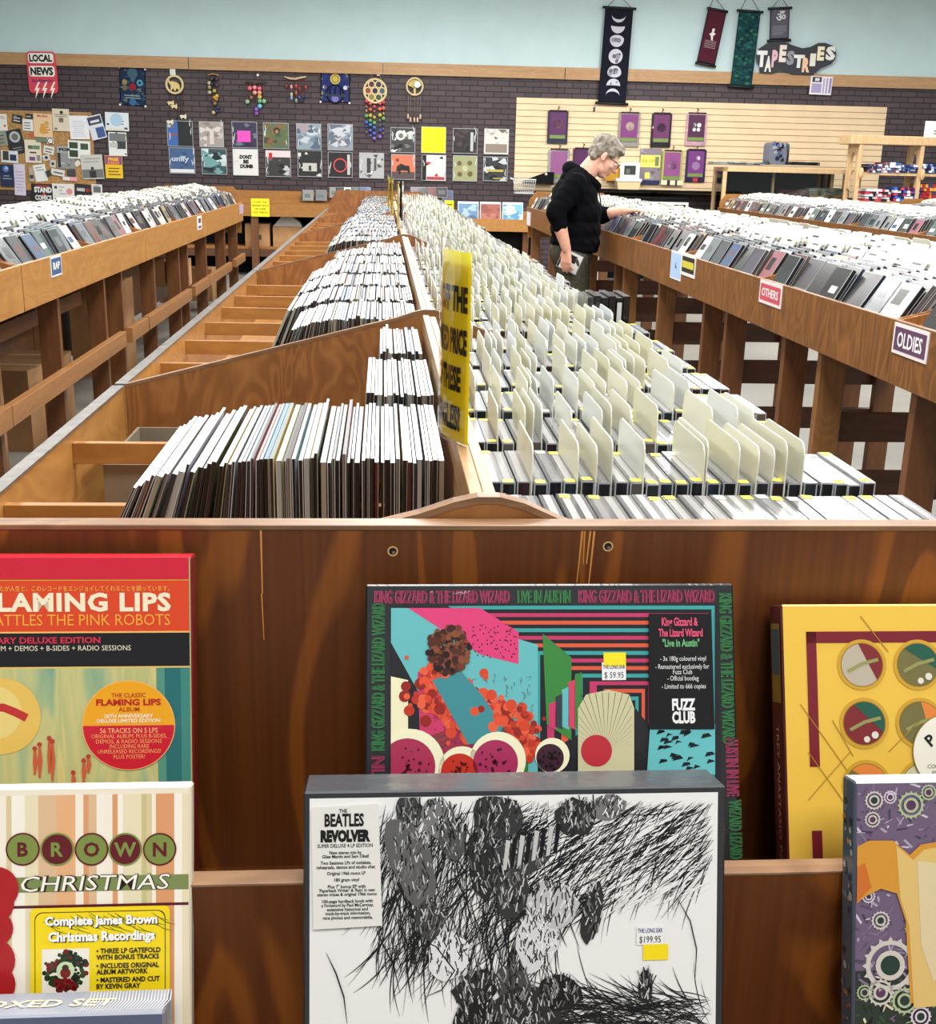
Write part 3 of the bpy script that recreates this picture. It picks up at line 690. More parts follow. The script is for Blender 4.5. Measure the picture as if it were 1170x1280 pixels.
# ================================================================== boxed sets on the two ledges
class Face:
    """front face of a leaning box: local x right, y up the face, z towards the viewer, origin bottom left"""
    def __init__(s, xl, ytop, ztop, w, h, slope, yaw=0.0):
        c = 1 / math.hypot(1, slope); v = Vector((0, slope * c, c)); u = Vector((math.cos(yaw), math.sin(yaw), 0))
        o = Vector((xl, ytop, ztop)) - v * h
        s.F = frame(o, u, v); s.inv = s.F.inverted(); s.w, s.h = w, h
    def px(s, x, y):
        r = s.inv.to_3x3() @ ray(x, y); e = s.inv @ EYE; t = -e.z / r.z; p = e + r * t
        return (p.x, p.y)
def release(name, lab, f, thick, facec, sidec, topc, group=None, mt='gloss', cat='box set'):
    t = thing(name, lab, cat, mat=Matrix.Translation(f.F @ Vector((f.w / 2, 0, -thick))), group=group)
    b = MB(f.F); e = .0015; w, h = f.w, f.h
    prof = [(e, 0), (w - e, 0), (w, e), (w, h - e), (w - e, h), (e, h), (0, h - e), (0, e)]
    n = len(prof)
    v = [(p[0], p[1], -e) for p in prof] + [(p[0], p[1], -thick) for p in prof] + [(min(max(p[0], e), w - e), min(max(p[1], e), h - e), 0) for p in prof]
    fs = []; cs = []
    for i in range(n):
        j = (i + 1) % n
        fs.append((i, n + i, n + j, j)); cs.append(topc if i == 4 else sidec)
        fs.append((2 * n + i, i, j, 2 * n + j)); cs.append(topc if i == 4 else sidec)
    fs.append(tuple(range(2 * n, 3 * n))); cs.append(facec)
    fs.append(tuple(reversed(range(n, 2 * n)))); cs.append(sidec)
    b.add(v, fs, cs)
    b.build('box', M[mt], t)
    return t
def artwork(t, f, mt='gloss', name='cover_print'):
    return MB(f.F)
def pxpoly(mb, f, pts, z, col): mb.poly([f.px(*p) for p in pts], col, z); return mb
def clip_rect(pts, x0, y0, x1, y1):
    def cl(ps, ins, inter):
        out = []
        for i in range(len(ps)):
            a, b = ps[i - 1], ps[i]
            if ins(b):
                if not ins(a): out.append(inter(a, b))
                out.append(b)
            elif ins(a): out.append(inter(a, b))
        return out
    def ix(X): return lambda a, b: (X, a[1] + (b[1] - a[1]) * (X - a[0]) / (b[0] - a[0]))
    def iy(Yv): return lambda a, b: (a[0] + (b[0] - a[0]) * (Yv - a[1]) / (b[1] - a[1]), Yv)
    ps = list(pts)
    for ins, it in ((lambda p: p[0] >= x0, ix(x0)), (lambda p: p[0] <= x1, ix(x1)), (lambda p: p[1] >= y0, iy(y0)), (lambda p: p[1] <= y1, iy(y1))):
        if ps: ps = cl(ps, ins, it)
    return ps
def cpoly(mb, pts, z, col, R):
    q = clip_rect(pts, *R)
    if len(q) > 2: mb.poly(q, col, z)
def circ(cx, cy, r, n=32): return [(cx + r * math.cos(2 * math.pi * i / n), cy + r * math.sin(2 * math.pi * i / n)) for i in range(n)]
def roundrect(x0, y0, x1, y1, r, n=5):
    out = []
    for cx, cy, a in ((x1 - r, y0 + r, -90), (x1 - r, y1 - r, 0), (x0 + r, y1 - r, 90), (x0 + r, y0 + r, 180)):
        out += [(cx + r * math.cos(math.radians(a + 90 * i / n)), cy + r * math.sin(math.radians(a + 90 * i / n))) for i in range(n + 1)]
    return out
def ptext(mb, f, s, x0, x1, ybase, ycap, z, col, bold=.02, shear=0, fit=True, spacing=1.0):
    """a line of lettering between photo pixels x0..x1 on baseline ybase, capitals up to ycap"""
    a = f.px(x0, ybase); b = f.px(x1, ybase); c = f.px((x0 + x1) / 2, ycap)
    mb.text(s, a[0], a[1], c[1] - (a[1] + b[1]) / 2, z, col, 'L', bold, width=(b[0] - a[0]) if fit else None, shear=shear, rot=0, spacing=spacing)
def price_tag(t, f, px, price, yellow, wpx=24):
    """store sticker: white label with blue heading and black price, plus a yellow dot label"""
    x, y = f.px(*px); w, h = .021, .015; b = MB(f.F)
    b.rect(x - w / 2, y - h / 2, x + w / 2, y + h / 2, .0016, (240, 240, 238))
    b.text('THE LONG EAR', x, y + .0022, .0034, .002, (58, 74, 140), 'C', .01, width=w * .92)
    b.text(price, x, y - .0056, .0052, .002, (70, 70, 78), 'C', .0, width=w * .8)
    b.build('price_sticker', M['print'], t)['label'] = 'white price sticker with blue heading'
    x, y = f.px(*yellow); b = MB(f.F); b.rect(x - .0098, y - .0062, x + .0098, y + .0062, .0017, (248, 222, 10))
    b.build('yellow_sticker', M['print'], t)['label'] = 'blank yellow sticker'
rnda = random.Random(21)
# ---------------------------------------------------------------- dark set with a neon border of lettering (upper ledge, centre)
f = Face(-.0135, .94, 1.0525, .322, .312, .40)
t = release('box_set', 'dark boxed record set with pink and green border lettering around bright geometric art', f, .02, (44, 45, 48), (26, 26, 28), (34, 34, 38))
a = MB(f.F)
A0 = f.px(487, 968); A1 = f.px(893, 757); R = (A0[0] + .001, .02, f.px(896, 760)[0], f.px(690, 757)[1])
a.rect(R[0], R[1], R[2], R[3], .0006, (38, 38, 42))
def P_(*pts): return [f.px(*p) for p in pts]
z = .0008
VPX = (790, 880)
cols = [(62, 160, 160), (34, 34, 38), (196, 58, 104), (34, 34, 38), (222, 92, 62), (34, 34, 38)]
for i in range(26):                                     # receding stripes of a corridor
    k0, k1 = 1 - i / 26.0, 1 - (i + 1) / 26.0
    def q(px, py, k): return f.px(VPX[0] + (px - VPX[0]) * k, VPX[1] + (py - VPX[1]) * k)
    for e0, e1 in (((560, 757), (893, 757)), ((893, 757), (893, 1010)), ((560, 1010), (560, 757))):
        cpoly(a, [q(*e0, k0), q(*e1, k0), q(*e1, k1), q(*e0, k1)], z, cols[i % 6], R)
z = .0010
cpoly(a, P_((487, 760), (560, 758), (672, 810), (672, 940), (487, 968)), z, (38, 38, 42), R)
cpoly(a, P_((487, 760), (520, 760), (672, 806), (672, 968), (580, 968), (487, 800)), z + .0001, (104, 186, 190), R)
cpoly(a, P_((510, 760), (600, 760), (648, 790), (648, 830), (600, 818)), z + .0002, (222, 66, 122), R)
for i in range(70):
    x, y = f.px(rnda.uniform(590, 645), rnda.uniform(780, 822)); cpoly(a, circ(x, y, .0007, 6), z + .0003, (70, 26, 50), R)
cpoly(a, P_((487, 845), (510, 850), (510, 968), (487, 968)), z + .0003, (240, 236, 196), R)
cpoly(a, P_((678, 792), (714, 822), (714, 925), (683, 905)), z + .0003, (60, 134, 62), R)
for i, c in enumerate(((204, 60, 108), (56, 60, 70), (104, 186, 190), (206, 70, 100), (60, 134, 62))):
    cpoly(a, P_((686 + i * 8, 880 - i * 9), (695 + i * 8, 876 - i * 9), (695 + i * 8, 912), (686 + i * 8, 908)), z + .0004, c, R)
cpoly(a, P_((522, 840), (545, 836), (600, 862), (590, 960), (525, 925)), z + .0004, (206, 60, 104), R)
cpoly(a, P_((530, 922), (580, 905), (660, 925), (660, 968), (530, 968)), z + .0004, (58, 122, 60), R)
for i in range(420):                                    # billows of coral colour
    u = rnda.random(); px_ = 528 + 135 * u + rnda.gauss(0, 12); py_ = 855 + 70 * u + rnda.gauss(0, 17)
    x, y = f.px(px_, py_); r = rnda.uniform(.0016, .0052)
    cpoly(a, circ(x, y, r, 10), z + .0005 + i * 1e-6, rnda.choice([(226, 84, 52), (214, 72, 44), (232, 98, 66), (190, 56, 38), (150, 40, 30)]), R)
for i in range(120):
    px_, py_ = rnda.uniform(525, 665), rnda.uniform(845, 930); x, y = f.px(px_, py_)
    a.stroke([(x, y), (x + rnda.uniform(-.003, .003), y + rnda.uniform(.001, .004)), (x + rnda.uniform(-.003, .004), y + .003)], .0005, z + .0008, (110, 34, 26))
cpoly(a, P_((540, 850), (575, 838), (602, 868), (640, 925), (585, 930)), z + .0009, (66, 142, 150), R)
for i in range(240):
    an_, q_ = rnda.uniform(0, 6.28), rnda.random() ** .5; x, y = f.px(561 + 26 * q_ * math.cos(an_), 812 + 30 * q_ * math.sin(an_)); cpoly(a, circ(x, y, rnda.uniform(.0012, .0036), 8), z + .0011 + i * 1e-6, rnda.choice([(84, 44, 32), (110, 58, 40), (66, 34, 28), (44, 24, 22), (132, 76, 50)]), R)
for cx, cy, r, c in ((512, 955, 42, (170, 50, 84)), (577, 962, 28, (196, 52, 36)), (622, 950, 34, (170, 48, 92)), (690, 944, 21, (64, 34, 48))):
    x, y = f.px(cx, cy); k = r / 1410.0
    cpoly(a, circ(x, y, k), z + .0012, (244, 240, 204), R); cpoly(a, circ(x - .002, y - .002, k * .8), z + .0013, c, R)
    for j in range(26):
        an = rnda.uniform(0, 6.28); q = rnda.uniform(0, .68) * k; cpoly(a, circ(x - .002 + q * math.cos(an), y - .002 + q * math.sin(an), rnda.uniform(.0006, .0018), 8), z + .0014, tuple(int(v * .45) for v in c), R)
cpoly(a, P_((722, 968), (722, 885), (732, 868), (760, 862), (786, 868), (792, 885), (792, 968)), z + .0012, (206, 200, 160), R)
for i in range(26):
    an = math.pi * i / 25; x, y = f.px(757, 940); ex, ey = x + .05 * math.cos(an), y + .055 * math.sin(an)
    q = clip_rect([(x, y), (ex, ey), (ex + .0006, ey)], f.px(724, 0)[0] if False else f.px(724, 950)[0], R[1], f.px(790, 950)[0], f.px(757, 866)[1])
    if len(q) > 2: a.poly(q, (88, 84, 66), z + .0013)
x, y = f.px(745, 938); cpoly(a, circ(x, y, .0135), z + .0014, (190, 48, 60), R)
cpoly(a, P_((812, 905), (893, 905), (893, 968), (808, 968)), z + .0012, (104, 190, 194), R)
for i in range(26):
    px_, py_ = rnda.uniform(818, 888), rnda.uniform(912, 968); x, y = f.px(px_, py_); cpoly(a, [(x, y), (x + rnda.uniform(.003, .010), y + .002), (x + .007, y + rnda.uniform(.002, .005)), (x + .002, y + .004)], z + .0013, (26, 30, 34), R)
a.build('cover_print', M['gloss'], t)
l = MB(f.F); zb = .0007
def dotted(s, x, y, h, col, rot=0, width=None):
    for dz, dx in ((0, 0), (.0001, .0006)):
        l.text(s, x + (dx if not rot else 0), y + (0 if not rot else dx), h, zb + dz, col if dz == 0 else tuple(int(v * .62) for v in col), 'L', .035, width=width, rot=rot)
PK, GR = (196, 70, 112), (70, 150, 88)
x0, yb = f.px(468, 754); h_ = .0105
wt = f.px(637, 754)[0] - x0
dotted('KING GIZZARD & THE LIZARD WIZARD', x0, yb, h_, PK, width=wt)
dotted('LIVE IN AUSTIN', f.px(647, 752)[0], yb, h_, GR, width=f.px(713, 750)[0] - f.px(647, 750)[0])
dotted('KING GIZZARD & THE LIZARD WIZARD', f.px(723, 750)[0], yb, h_, PK, width=f.px(893, 750)[0] - f.px(723, 750)[0])
dotted('KING GIZZARD & THE LIZARD WIZARD', f.px(480, 938)[0], f.px(480, 938)[1], h_, GR, rot=math.pi / 2, width=.125)
dotted('AUSTIN', f.px(480, 968)[0], f.px(480, 968)[1] - .03, h_, PK, rot=math.pi / 2, width=.045)
dotted('KING GIZZARD & THE LIZARD WIZARD', f.px(899, 742)[0], f.px(905, 742)[1], h_, GR, rot=-math.pi / 2, width=.13)
dotted('AUSTIN IN LIVE', f.px(907, 922)[0], f.px(907, 922)[1], h_, PK, rot=-math.pi / 2, width=.05)
dotted('WIZARD LIZARD', f.px(911, 1000)[0], f.px(911, 1000)[1], h_, GR, rot=-math.pi / 2, width=.05)
l.build('lettering', M['gloss'], t)['label'] = 'pink and green dotted border lettering'
s = MB(f.F); zs = .0032
pxpoly(s, f, ((810, 911), (892, 911), (888, 767), (810, 767)), zs, (22, 22, 24))
zt_ = zs + .0004
for txt, yb_, cp, xa, xb, col in (('King Gizzard &', 782, 772, 826, 871, (226, 84, 120)), ('The Lizard Wizard', 795.5, 786, 822, 877, (226, 84, 120)), ('"Live in Austin"', 808, 799, 827, 873, (110, 180, 120)),
                              ('- 3x 180g coloured vinyl', 826, 820, 824, 881, (220, 220, 220)), ('- Remastered exclusively for', 836, 830, 818, 885, (220, 220, 220)), ('Fuzz Club', 842.5, 836.5, 840, 864, (220, 220, 220)),
                              ('- Official bootleg', 850.5, 844.5, 833, 872, (220, 220, 220)), ('- Limited to 666 copies', 860.5, 854.5, 826, 881, (220, 220, 220))):
    ptext(s, f, txt, xa, xb, yb_, cp, zt_, col, bold=.03 if cp < 800 else .005)
ptext(s, f, 'FUZZ', 839, 868, 887, 873.5, zt_, (240, 240, 240), bold=.05); ptext(s, f, 'CLUB', 839, 868, 903, 889.5, zt_, (240, 240, 240), bold=.05)
s.build('hype_sticker', M['gloss'], t)['label'] = 'black sticker with white FUZZ CLUB lettering'
price_tag(t, f, (767, 839), '$ 59.95', (768, 824.5))
# ---------------------------------------------------------------- black edged set with black and white line art (lower ledge, centre)
f = Face(-.0585, .785, .943, .3255, .325, .27)
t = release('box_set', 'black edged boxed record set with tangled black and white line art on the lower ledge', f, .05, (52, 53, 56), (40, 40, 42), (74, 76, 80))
a = MB(f.F); TL = f.px(387, 1004); TR = f.px(896, 990); R = (f.px(387, 1100)[0], .012, f.px(896, 1100)[0], f.px(640, 994)[1])
a.rect(*R[:2], R[2], R[3], .0006, (238, 238, 236))
z = .0008
blobs = []
def hair(px0, py0, ang, L, curl, w=.0006, col=(26, 26, 28), zz=z):
    x, y = f.px(px0, py0); pts = [(x, y)]; an = ang
    for i in range(6):
        an += curl; x += math.cos(an) * L / 6; y += math.sin(an) * L / 6
        if not (R[0] < x < R[2] and R[1] < y < R[3]): break
        pts.append((x, y))
    if len(pts) > 2: a.stroke(pts, w, zz, col)
for i in range(2900):                                   # locks of drawn lines sweeping across the sheet
    u = rnda.random(); band = rnda.random(); px0_ = rnda.uniform(690, 890)
    if band < .50: px0, py0, an = rnda.uniform(660, 892), rnda.uniform(1000, 1125), math.radians(208 + (rnda.random() * 30 - 10) + (890 - px0_) * .10)
    elif band < .86: px0, py0, an = rnda.uniform(478, 700), rnda.uniform(1000, 1190), math.radians(255 + rnda.gauss(0, 16))
    else: px0, py0, an = rnda.uniform(690, 890), rnda.uniform(1245, 1300), math.radians(178 + rnda.gauss(0, 22))
    if px0 > 780 and py0 > 1085 and py0 < 1230: continue
    hair(px0, py0, an, rnda.uniform(.02, .055), rnda.uniform(-.10, .10), w=rnda.uniform(.0004, .0010), zz=z + i * 2e-7)
for i in range(420):                                    # white highlights between the locks
    px0, py0 = rnda.uniform(680, 890), rnda.uniform(1000, 1110)
    hair(px0, py0, math.radians(210 + rnda.gauss(0, 10)), rnda.uniform(.02, .05), rnda.uniform(-.06, .06), w=rnda.uniform(.0006, .0016), col=(236, 236, 234), zz=z + .0004 + i * 2e-7)
for cx, cy, rxx, ryy, tone in ((512, 1012, 16, 22, 60), (515, 1075, 26, 60, 96), (548, 1020, 20, 26, 120), (566, 1048, 16, 26, 80), (604, 1078, 18, 46, 40), (622, 1020, 32, 28, 52), (720, 1020, 26, 24, 44), (760, 1008, 22, 16, 120),
                               (652, 1070, 34, 24, 60), (640, 1110, 20, 40, 52), (538, 1150, 18, 26, 64), (740, 1140, 12, 40, 46), (690, 1130, 34, 30, 190), (672, 1175, 26, 40, 214), (595, 1235, 30, 22, 40), (640, 1230, 22, 26, 70), (600, 1275, 36, 30, 26),
                               (660, 1262, 44, 30, 44), (700, 1240, 28, 22, 26), (806, 1232, 10, 22, 38), (560, 1195, 26, 30, 226)):
    x, y = f.px(cx, cy); k = 1 / 1600.0; base = circ(0, 0, 1, 18); an = rnda.uniform(-.4, .4)
    pts = [(x + (px * rxx * math.cos(an) - py * ryy * math.sin(an)) * k * rnda.uniform(.86, 1.1), y + (px * rxx * math.sin(an) + py * ryy * math.cos(an)) * k * rnda.uniform(.86, 1.1)) for px, py in base]
    cpoly(a, pts, z + .0009 + cx * 1e-7, (tone, tone, tone + 1), R)
    for j in range(int(rxx * ryy * .085) + 16):
        q = rnda.random() ** .5; an2 = rnda.uniform(0, 6.28); sx, sy = x + q * rxx * k * .9 * math.cos(an2), y + q * ryy * k * .9 * math.sin(an2)
        c = rnda.choice((22, 60, 236)) if tone > 110 else rnda.choice((150, 205, 14, 90, 20, 120)); ln = rnda.uniform(.002, .008); d2 = rnda.uniform(1.0, 2.1)
        cpoly(a, [(sx, sy), (sx + ln * math.cos(d2), sy + ln * math.sin(d2)), (sx + ln * math.cos(d2) + .001, sy + ln * math.sin(d2)), (sx + .0009, sy)], z + .0011 + j * 1e-6, (c, c, c), R)
for i in range(8):                                      # zebra bands
    x, y = f.px(628 + i * 9, 1068 - i * 3); cpoly(a, [(x, y - .012), (x + .003, y - .011), (x + .006, y + .011), (x + .0025, y + .012)], z + .0014, (16, 16, 18) if i % 2 else (196, 196, 194), R)
for pts, w in ((((408, 1190), (420, 1215), (430, 1245), (434, 1278)), .0012), (((470, 1160), (478, 1178), (492, 1205), (500, 1240)), .0012), (((845, 1120), (862, 1150), (870, 1185), (868, 1225)), .0010), (((520, 1170), (545, 1182), (568, 1212), (552, 1236), (530, 1245)), .0012)):
    a.stroke([f.px(*p) for p in pts], w, z + .0012, (24, 24, 26))
a.build('cover_print', M['gloss'], t)['label'] = 'abstract black and white line drawing'
s = MB(f.F); zs = .0034
c4 = ((389, 1008), (473, 1003), (478, 1155), (392, 1160))
pxpoly(s, f, c4, zs, (232, 230, 224))
for txt, yb_, cp, xa, xb, bd in (('THE', 1014, 1009.5, 424, 434, .02), ('BEATLES', 1031, 1016, 406, 455, .035), ('REVOLVER', 1050, 1037, 401, 463, .07), ('SUPER DELUXE 4 LP EDITION', 1058, 1053.5, 397, 466, .01),
                                 ('New stereo mix by', 1066, 1062, 412, 452, .02), ('Giles Martin and Sam Okell', 1071, 1067, 403, 461, .02), ('Two Sessions LPs of outtakes,', 1079, 1075, 401, 464, .02), ('rehearsals, demos and studio chat', 1084.5, 1080.5, 396, 469, .02),
                                 ('Original 1966 mono LP', 1092, 1088, 409, 457, .02), ('180 gram vinyl', 1100, 1096, 418, 449, .02), ('Plus 7" bonus EP with', 1108.5, 1104.5, 410, 457, .02), ("'Paperback Writer' & 'Rain' in new", 1113.5, 1109.5, 399, 469, .02),
                                 ('stereo mixes & original 1966 mono', 1118.5, 1114.5, 397, 471, .02), ('100-page hardback book with', 1127, 1123, 403, 466, .02), ('a Foreword by Paul McCartney,', 1132, 1128, 402, 467, .02), ('extensive historical and', 1137, 1133, 409, 460, .02),
                                 ('track-by-track information,', 1142, 1138, 407, 463, .02), ('rare photos and memorabilia.', 1147.5, 1143.5, 404, 466, .02)):
    sl = (1003 - 1008) / 84.0 * ((xa + xb) / 2 - 431)
    ptext(s, f, txt, xa, xb, yb_ + sl, cp + sl, zs + .0004, (20, 20, 22), bold=bd)
s.build('hype_sticker', M['gloss'], t)['label'] = 'white sticker with black lettering'
price_tag(t, f, (812, 1168), '$199.95', (819, 1189))
# ---------------------------------------------------------------- red, orange and black set (upper ledge, left)
f = Face(-.4745, .94, 1.078, .315, .315, .22)
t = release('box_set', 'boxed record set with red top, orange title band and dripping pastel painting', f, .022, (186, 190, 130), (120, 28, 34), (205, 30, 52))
a = MB(f.F); R = (.0, .0, f.px(237, 800)[0], .315)
def band(y0, y1, c, zz=.0006): a.rect(.001, f.px(120, y1)[1], R[2], f.px(120, y0)[1], zz, c)
band(697, 724, (214, 38, 60)); band(724.5, 725.6, (246, 170, 60), .0008); band(725.6, 789, (226, 74, 38)); band(789, 791, (250, 196, 110), .0008); band(791, 833, (30, 28, 32)); band(833, 835, (236, 200, 110), .0008)
pal = [(206, 214, 166), (222, 216, 156), (196, 210, 176), (230, 216, 148), (182, 206, 176), (216, 208, 146), (160, 200, 190), (210, 202, 146), (232, 222, 172)]
y1 = f.px(120, 835)[1]
pm = MB(f.F); pm.rect(.001, .001, R[2], y1, .0007, (200, 200, 140)); pm.build('painted_panel', M['painting'], t)
for i in range(16):                                     # teal strokes along the right edge
    x = R[2] * rnda.uniform(.90, .995); w = rnda.uniform(.003, .010)
    cpoly(a, [(x, .002), (x + w, .002), (x + w + rnda.uniform(-.003, .003), y1), (x + rnda.uniform(-.002, .002), y1)], .0009 + i * 3e-6, rnda.choice([(40, 112, 116), (64, 138, 128), (88, 150, 130)]), (.001, .001, R[2], y1))
for px_, py_, rr in ((2, 895, 46),):
    x, y = f.px(px_, py_); cpoly(a, circ(x, y, rr / 1410.0), .0012, (236, 196, 96), (.001, .001, R[2], y1)); cpoly(a, circ(x - .006, y + .003, rr / 2000.0), .0013, (238, 214, 130), (.001, .001, R[2], y1))
a.stroke([f.px(-20, 885), f.px(5, 884), f.px(20, 890), f.px(34, 897)], .007, .0014, (196, 52, 48), taper=False)
for px_, y0, y1_ in ((44, 935, 968), (50, 930, 972), (62, 922, 966), (66, 926, 976), (92, 965, 985), (105, 950, 978), (111, 945, 966)):
    a.stroke([f.px(px_, y1_), f.px(px_ + .6, (y0 + y1_) / 2), f.px(px_, y0)], .004, .0014, (206, 96, 62)); x, y = f.px(px_, y0); a.disc(x, y, .002, .0015, (188, 62, 46), n=10)
a.build('cover_print', M['gloss'], t)
l = MB(f.F); zl = .0011
ptext(l, f, 'FLAMING LIPS', -21, 214, 763.5, 742, zl, (252, 238, 206), bold=.04, spacing=1.08)
ptext(l, f, 'BATTLES THE PINK ROBOTS', -16, 213, 782, 768, zl, (246, 172, 66), bold=.0)
ptext(l, f, 'たが人生と、このレコードをエンジョイしてくれることを願っています。', 0, 212, 738.5, 733.2, zl, (246, 196, 90), bold=.0)
ptext(l, f, 'ANNIVERSARY DELUXE EDITION', -65, 126, 804.5, 797, zl, (206, 50, 78), bold=.03)
ptext(l, f, 'ORIGINAL ALBUM + DEMOS + B-SIDES + RADIO SESSIONS', -64, 164, 814, 807.5, zl, (236, 228, 206), bold=.0)
l.build('lettering', M['gloss'], t)['label'] = 'cream and orange title lettering'
s = MB(f.F); x, y = f.px(161.5, 906); r = f.px(219.5, 906)[0] - x; zs = .0020
s.disc(x, y, r, zs, (246, 190, 120), n=48); s.disc(x, y, r * .98, zs + .0001, (244, 170, 26), n=48, a0=0, a1=math.pi); s.disc(x, y, r * .98, zs + .0001, (208, 22, 50), n=48, a0=math.pi, a1=2 * math.pi)
for txt, yb_, cp, xa, xb, col, bd in (('THE CLASSIC', 871, 865.5, 140, 183, (186, 50, 30), .01), ('FLAMING LIPS', 881, 873.5, 121, 202, (190, 36, 34), .04), ('ALBUM', 888.5, 883, 149, 175, (190, 50, 30), .01), ('20TH ANNIVERSARY', 896.5, 892, 131, 192, (255, 246, 220), .02),
                                      ('DELUXE LIMITED EDITION', 902.5, 898, 122, 201, (255, 246, 220), .02), ('56 TRACKS ON 5 LPS', 915.5, 909.5, 126, 198, (250, 180, 130), .01), ('ORIGINAL ALBUM, PLUS B-SIDES,', 922, 917, 115, 209, (250, 170, 110), .0),
                                      ('DEMOS, & RADIO SESSIONS', 928.5, 923.5, 121, 203, (250, 170, 110), .0), ('INCLUDING RARE', 934.5, 929.5, 138, 187, (250, 170, 110), .0), ('UNRELEASED RECORDINGS!', 941, 936, 123, 202, (250, 170, 110), .0), ('PLUS POSTER!', 947.5, 942.5, 143, 182, (250, 170, 110), .0)):
    ptext(s, f, txt, xa, xb, yb_, cp, zs + .0005, col, bold=bd)
s.build('hype_sticker', M['gloss'], t)['label'] = 'round yellow and red sticker'
# ---------------------------------------------------------------- striped holiday set (lower ledge, left)
f = Face(-.147 - .315, .815, .933, .315, .315, .28)
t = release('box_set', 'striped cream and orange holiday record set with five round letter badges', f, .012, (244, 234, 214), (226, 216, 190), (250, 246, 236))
a = MB(f.F); W_, H_ = .315, .315
stripe = [(236, 180, 130), (250, 240, 222), (222, 206, 160), (250, 240, 222), (226, 160, 110), (252, 244, 230), (238, 226, 190), (226, 190, 150), (250, 242, 226), (206, 196, 140)]
x = .0; i = 0
while x < W_ - .004:
    w = rnda.choice((.003, .006, .010, .014, .004)); a.rect(x, .001, min(x + w, W_ - .002), H_ - .006, .0006, stripe[i % len(stripe)]); x += w; i += rnda.choice((1, 3))
def pr_(x0, y0, x1, y1, zz, c): p = f.px(x0, y1); q = f.px(x1, y0); a.rect(max(p[0], .001), p[1], min(q[0], W_ - .002), q[1], zz, c)
pr_(-60, 1092, 240, 1117, .0010, (128, 142, 84)); pr_(-60, 1127, 240, 1137, .0010, (92, 26, 40))
for px_, ch, g in ((29, 'B', 1), (72, 'R', 0), (115, 'O', 1), (157, 'W', 0), (200, 'N', 1)):
    x, y = f.px(px_, 1061); r = .0128
    c1, c2 = ((128, 146, 70), (102, 26, 34)) if g else ((102, 26, 34), (128, 146, 70))
    a.disc(x, y, r, .0012, c2, n=32); a.disc(x, y, r * .9, .0013, c1, n=32); a.text(ch, x, y - .0052, .0105, .0015, c2, 'C', .03)
ptext(a, f, 'CHRISTMAS', 26, 211, 1114, 1095, .0013, (60, 40, 34), bold=.03, shear=.2); ptext(a, f, 'CHRISTMAS', 25, 210, 1114, 1095, .0016, (252, 246, 234), bold=.0, shear=.2)
for px_, py_, r in ((-4, 1110, .017), (-8, 1128, .016), (-6, 1160, .014), (-10, 1200, .018), (-8, 1230, .017)):
    x, y = f.px(px_, py_); a.disc(x, y, r, .0018 + px_ * 1e-6, (176, 32, 36), n=24)
a.build('cover_print', M['gloss'], t)
s = MB(f.F); zs = .0030
p0 = f.px(40, 1330); p1 = f.px(213, 1130)
s.poly(roundrect(p0[0], p0[1], p1[0], p1[1], .004), (250, 220, 28), zs)
for k, c in ((0, (40, 30, 20)), (.0006, (250, 220, 28))):
    s.poly(roundrect(p0[0] + .0032 + k, p0[1] + .003, p1[0] - .0032 - k, p1[1] - .0032 - k, .006), c, zs + .0002 + k * .2)
for i in range(34):
    x, y = f.px(rnda.uniform(52, 200), 1140 + rnda.uniform(-2, 16)); s.stroke([(x, y), (x + .006, y - .004), (x + .013, y - .006)], .0006, zs + .0006, (62, 104, 40))
for txt, yb_, cp, xa, xb in (('Complete James Brown', 1154.5, 1144, 58, 198), ('Christmas Recordings', 1174.5, 1163.5, 62, 195)):
    ptext(s, f, txt, xa + 1, xb + 1, yb_ + 1, cp + 1, zs + .0008, (40, 34, 30), bold=.06); ptext(s, f, txt, xa, xb, yb_, cp, zs + .0011, (255, 252, 244), bold=.045)
for txt, yb_, xa, xb in (('• THREE LP GATEFOLD', 1189.5, 122, 202), ('WITH BONUS TRACKS', 1197.5, 122, 200), ('• INCLUDES ORIGINAL', 1208, 122, 200), ('ALBUM ARTWORK', 1215.5, 122, 186), ('• MASTERED AND CUT', 1225.5, 122, 201), ('BY KEVIN GRAY', 1233.5, 122, 177), ('• LINER NOTES BY', 1244, 122, 187), ('ALAN LEEDS, FORMER', 1252, 122, 200)):
    ptext(s, f, txt, xa, xb, yb_, yb_ - 6, zs + .0008, (30, 24, 20), bold=.035)
q0 = f.px(54, 1241); q1 = f.px(113, 1183); s.rect(q0[0], q0[1], q1[0], q1[1], zs + .0006, (246, 240, 226))
cx, cy = (q0[0] + q1[0]) / 2, (q0[1] + q1[1]) / 2
for i in range(150):
    an = rnda.uniform(0, 6.28); r = rnda.uniform(.0075, .0165); s.disc(cx + r * math.cos(an), cy + r * math.sin(an) * .95, rnda.uniform(.0012, .0026), zs + .0008 + i * 1e-7, rnda.choice([(36, 58, 30), (24, 44, 26), (52, 76, 36), (120, 26, 30)]), n=7)
for i in range(26): s.disc(cx + rnda.uniform(-.008, .008), cy - .010 + rnda.uniform(-.004, .004), .0018, zs + .0010, rnda.choice([(156, 30, 36), (120, 24, 28)]), n=8)
s.disc(cx, cy + .001, .0068, zs + .0009, (206, 226, 180), n=20); s.disc(cx, cy - .001, .004, zs + .0011, (130, 34, 34), n=14); s.disc(cx, cy + .003, .0026, zs + .0012, (70, 44, 34), n=14)
ptext(s, f, 'Christmas Songs (1966)', 54, 112, 1248, 1243, zs + .0008, (40, 30, 20), bold=.0, shear=.25)
s.build('hype_sticker', M['gloss'], t)['label'] = 'yellow sticker with black outline'
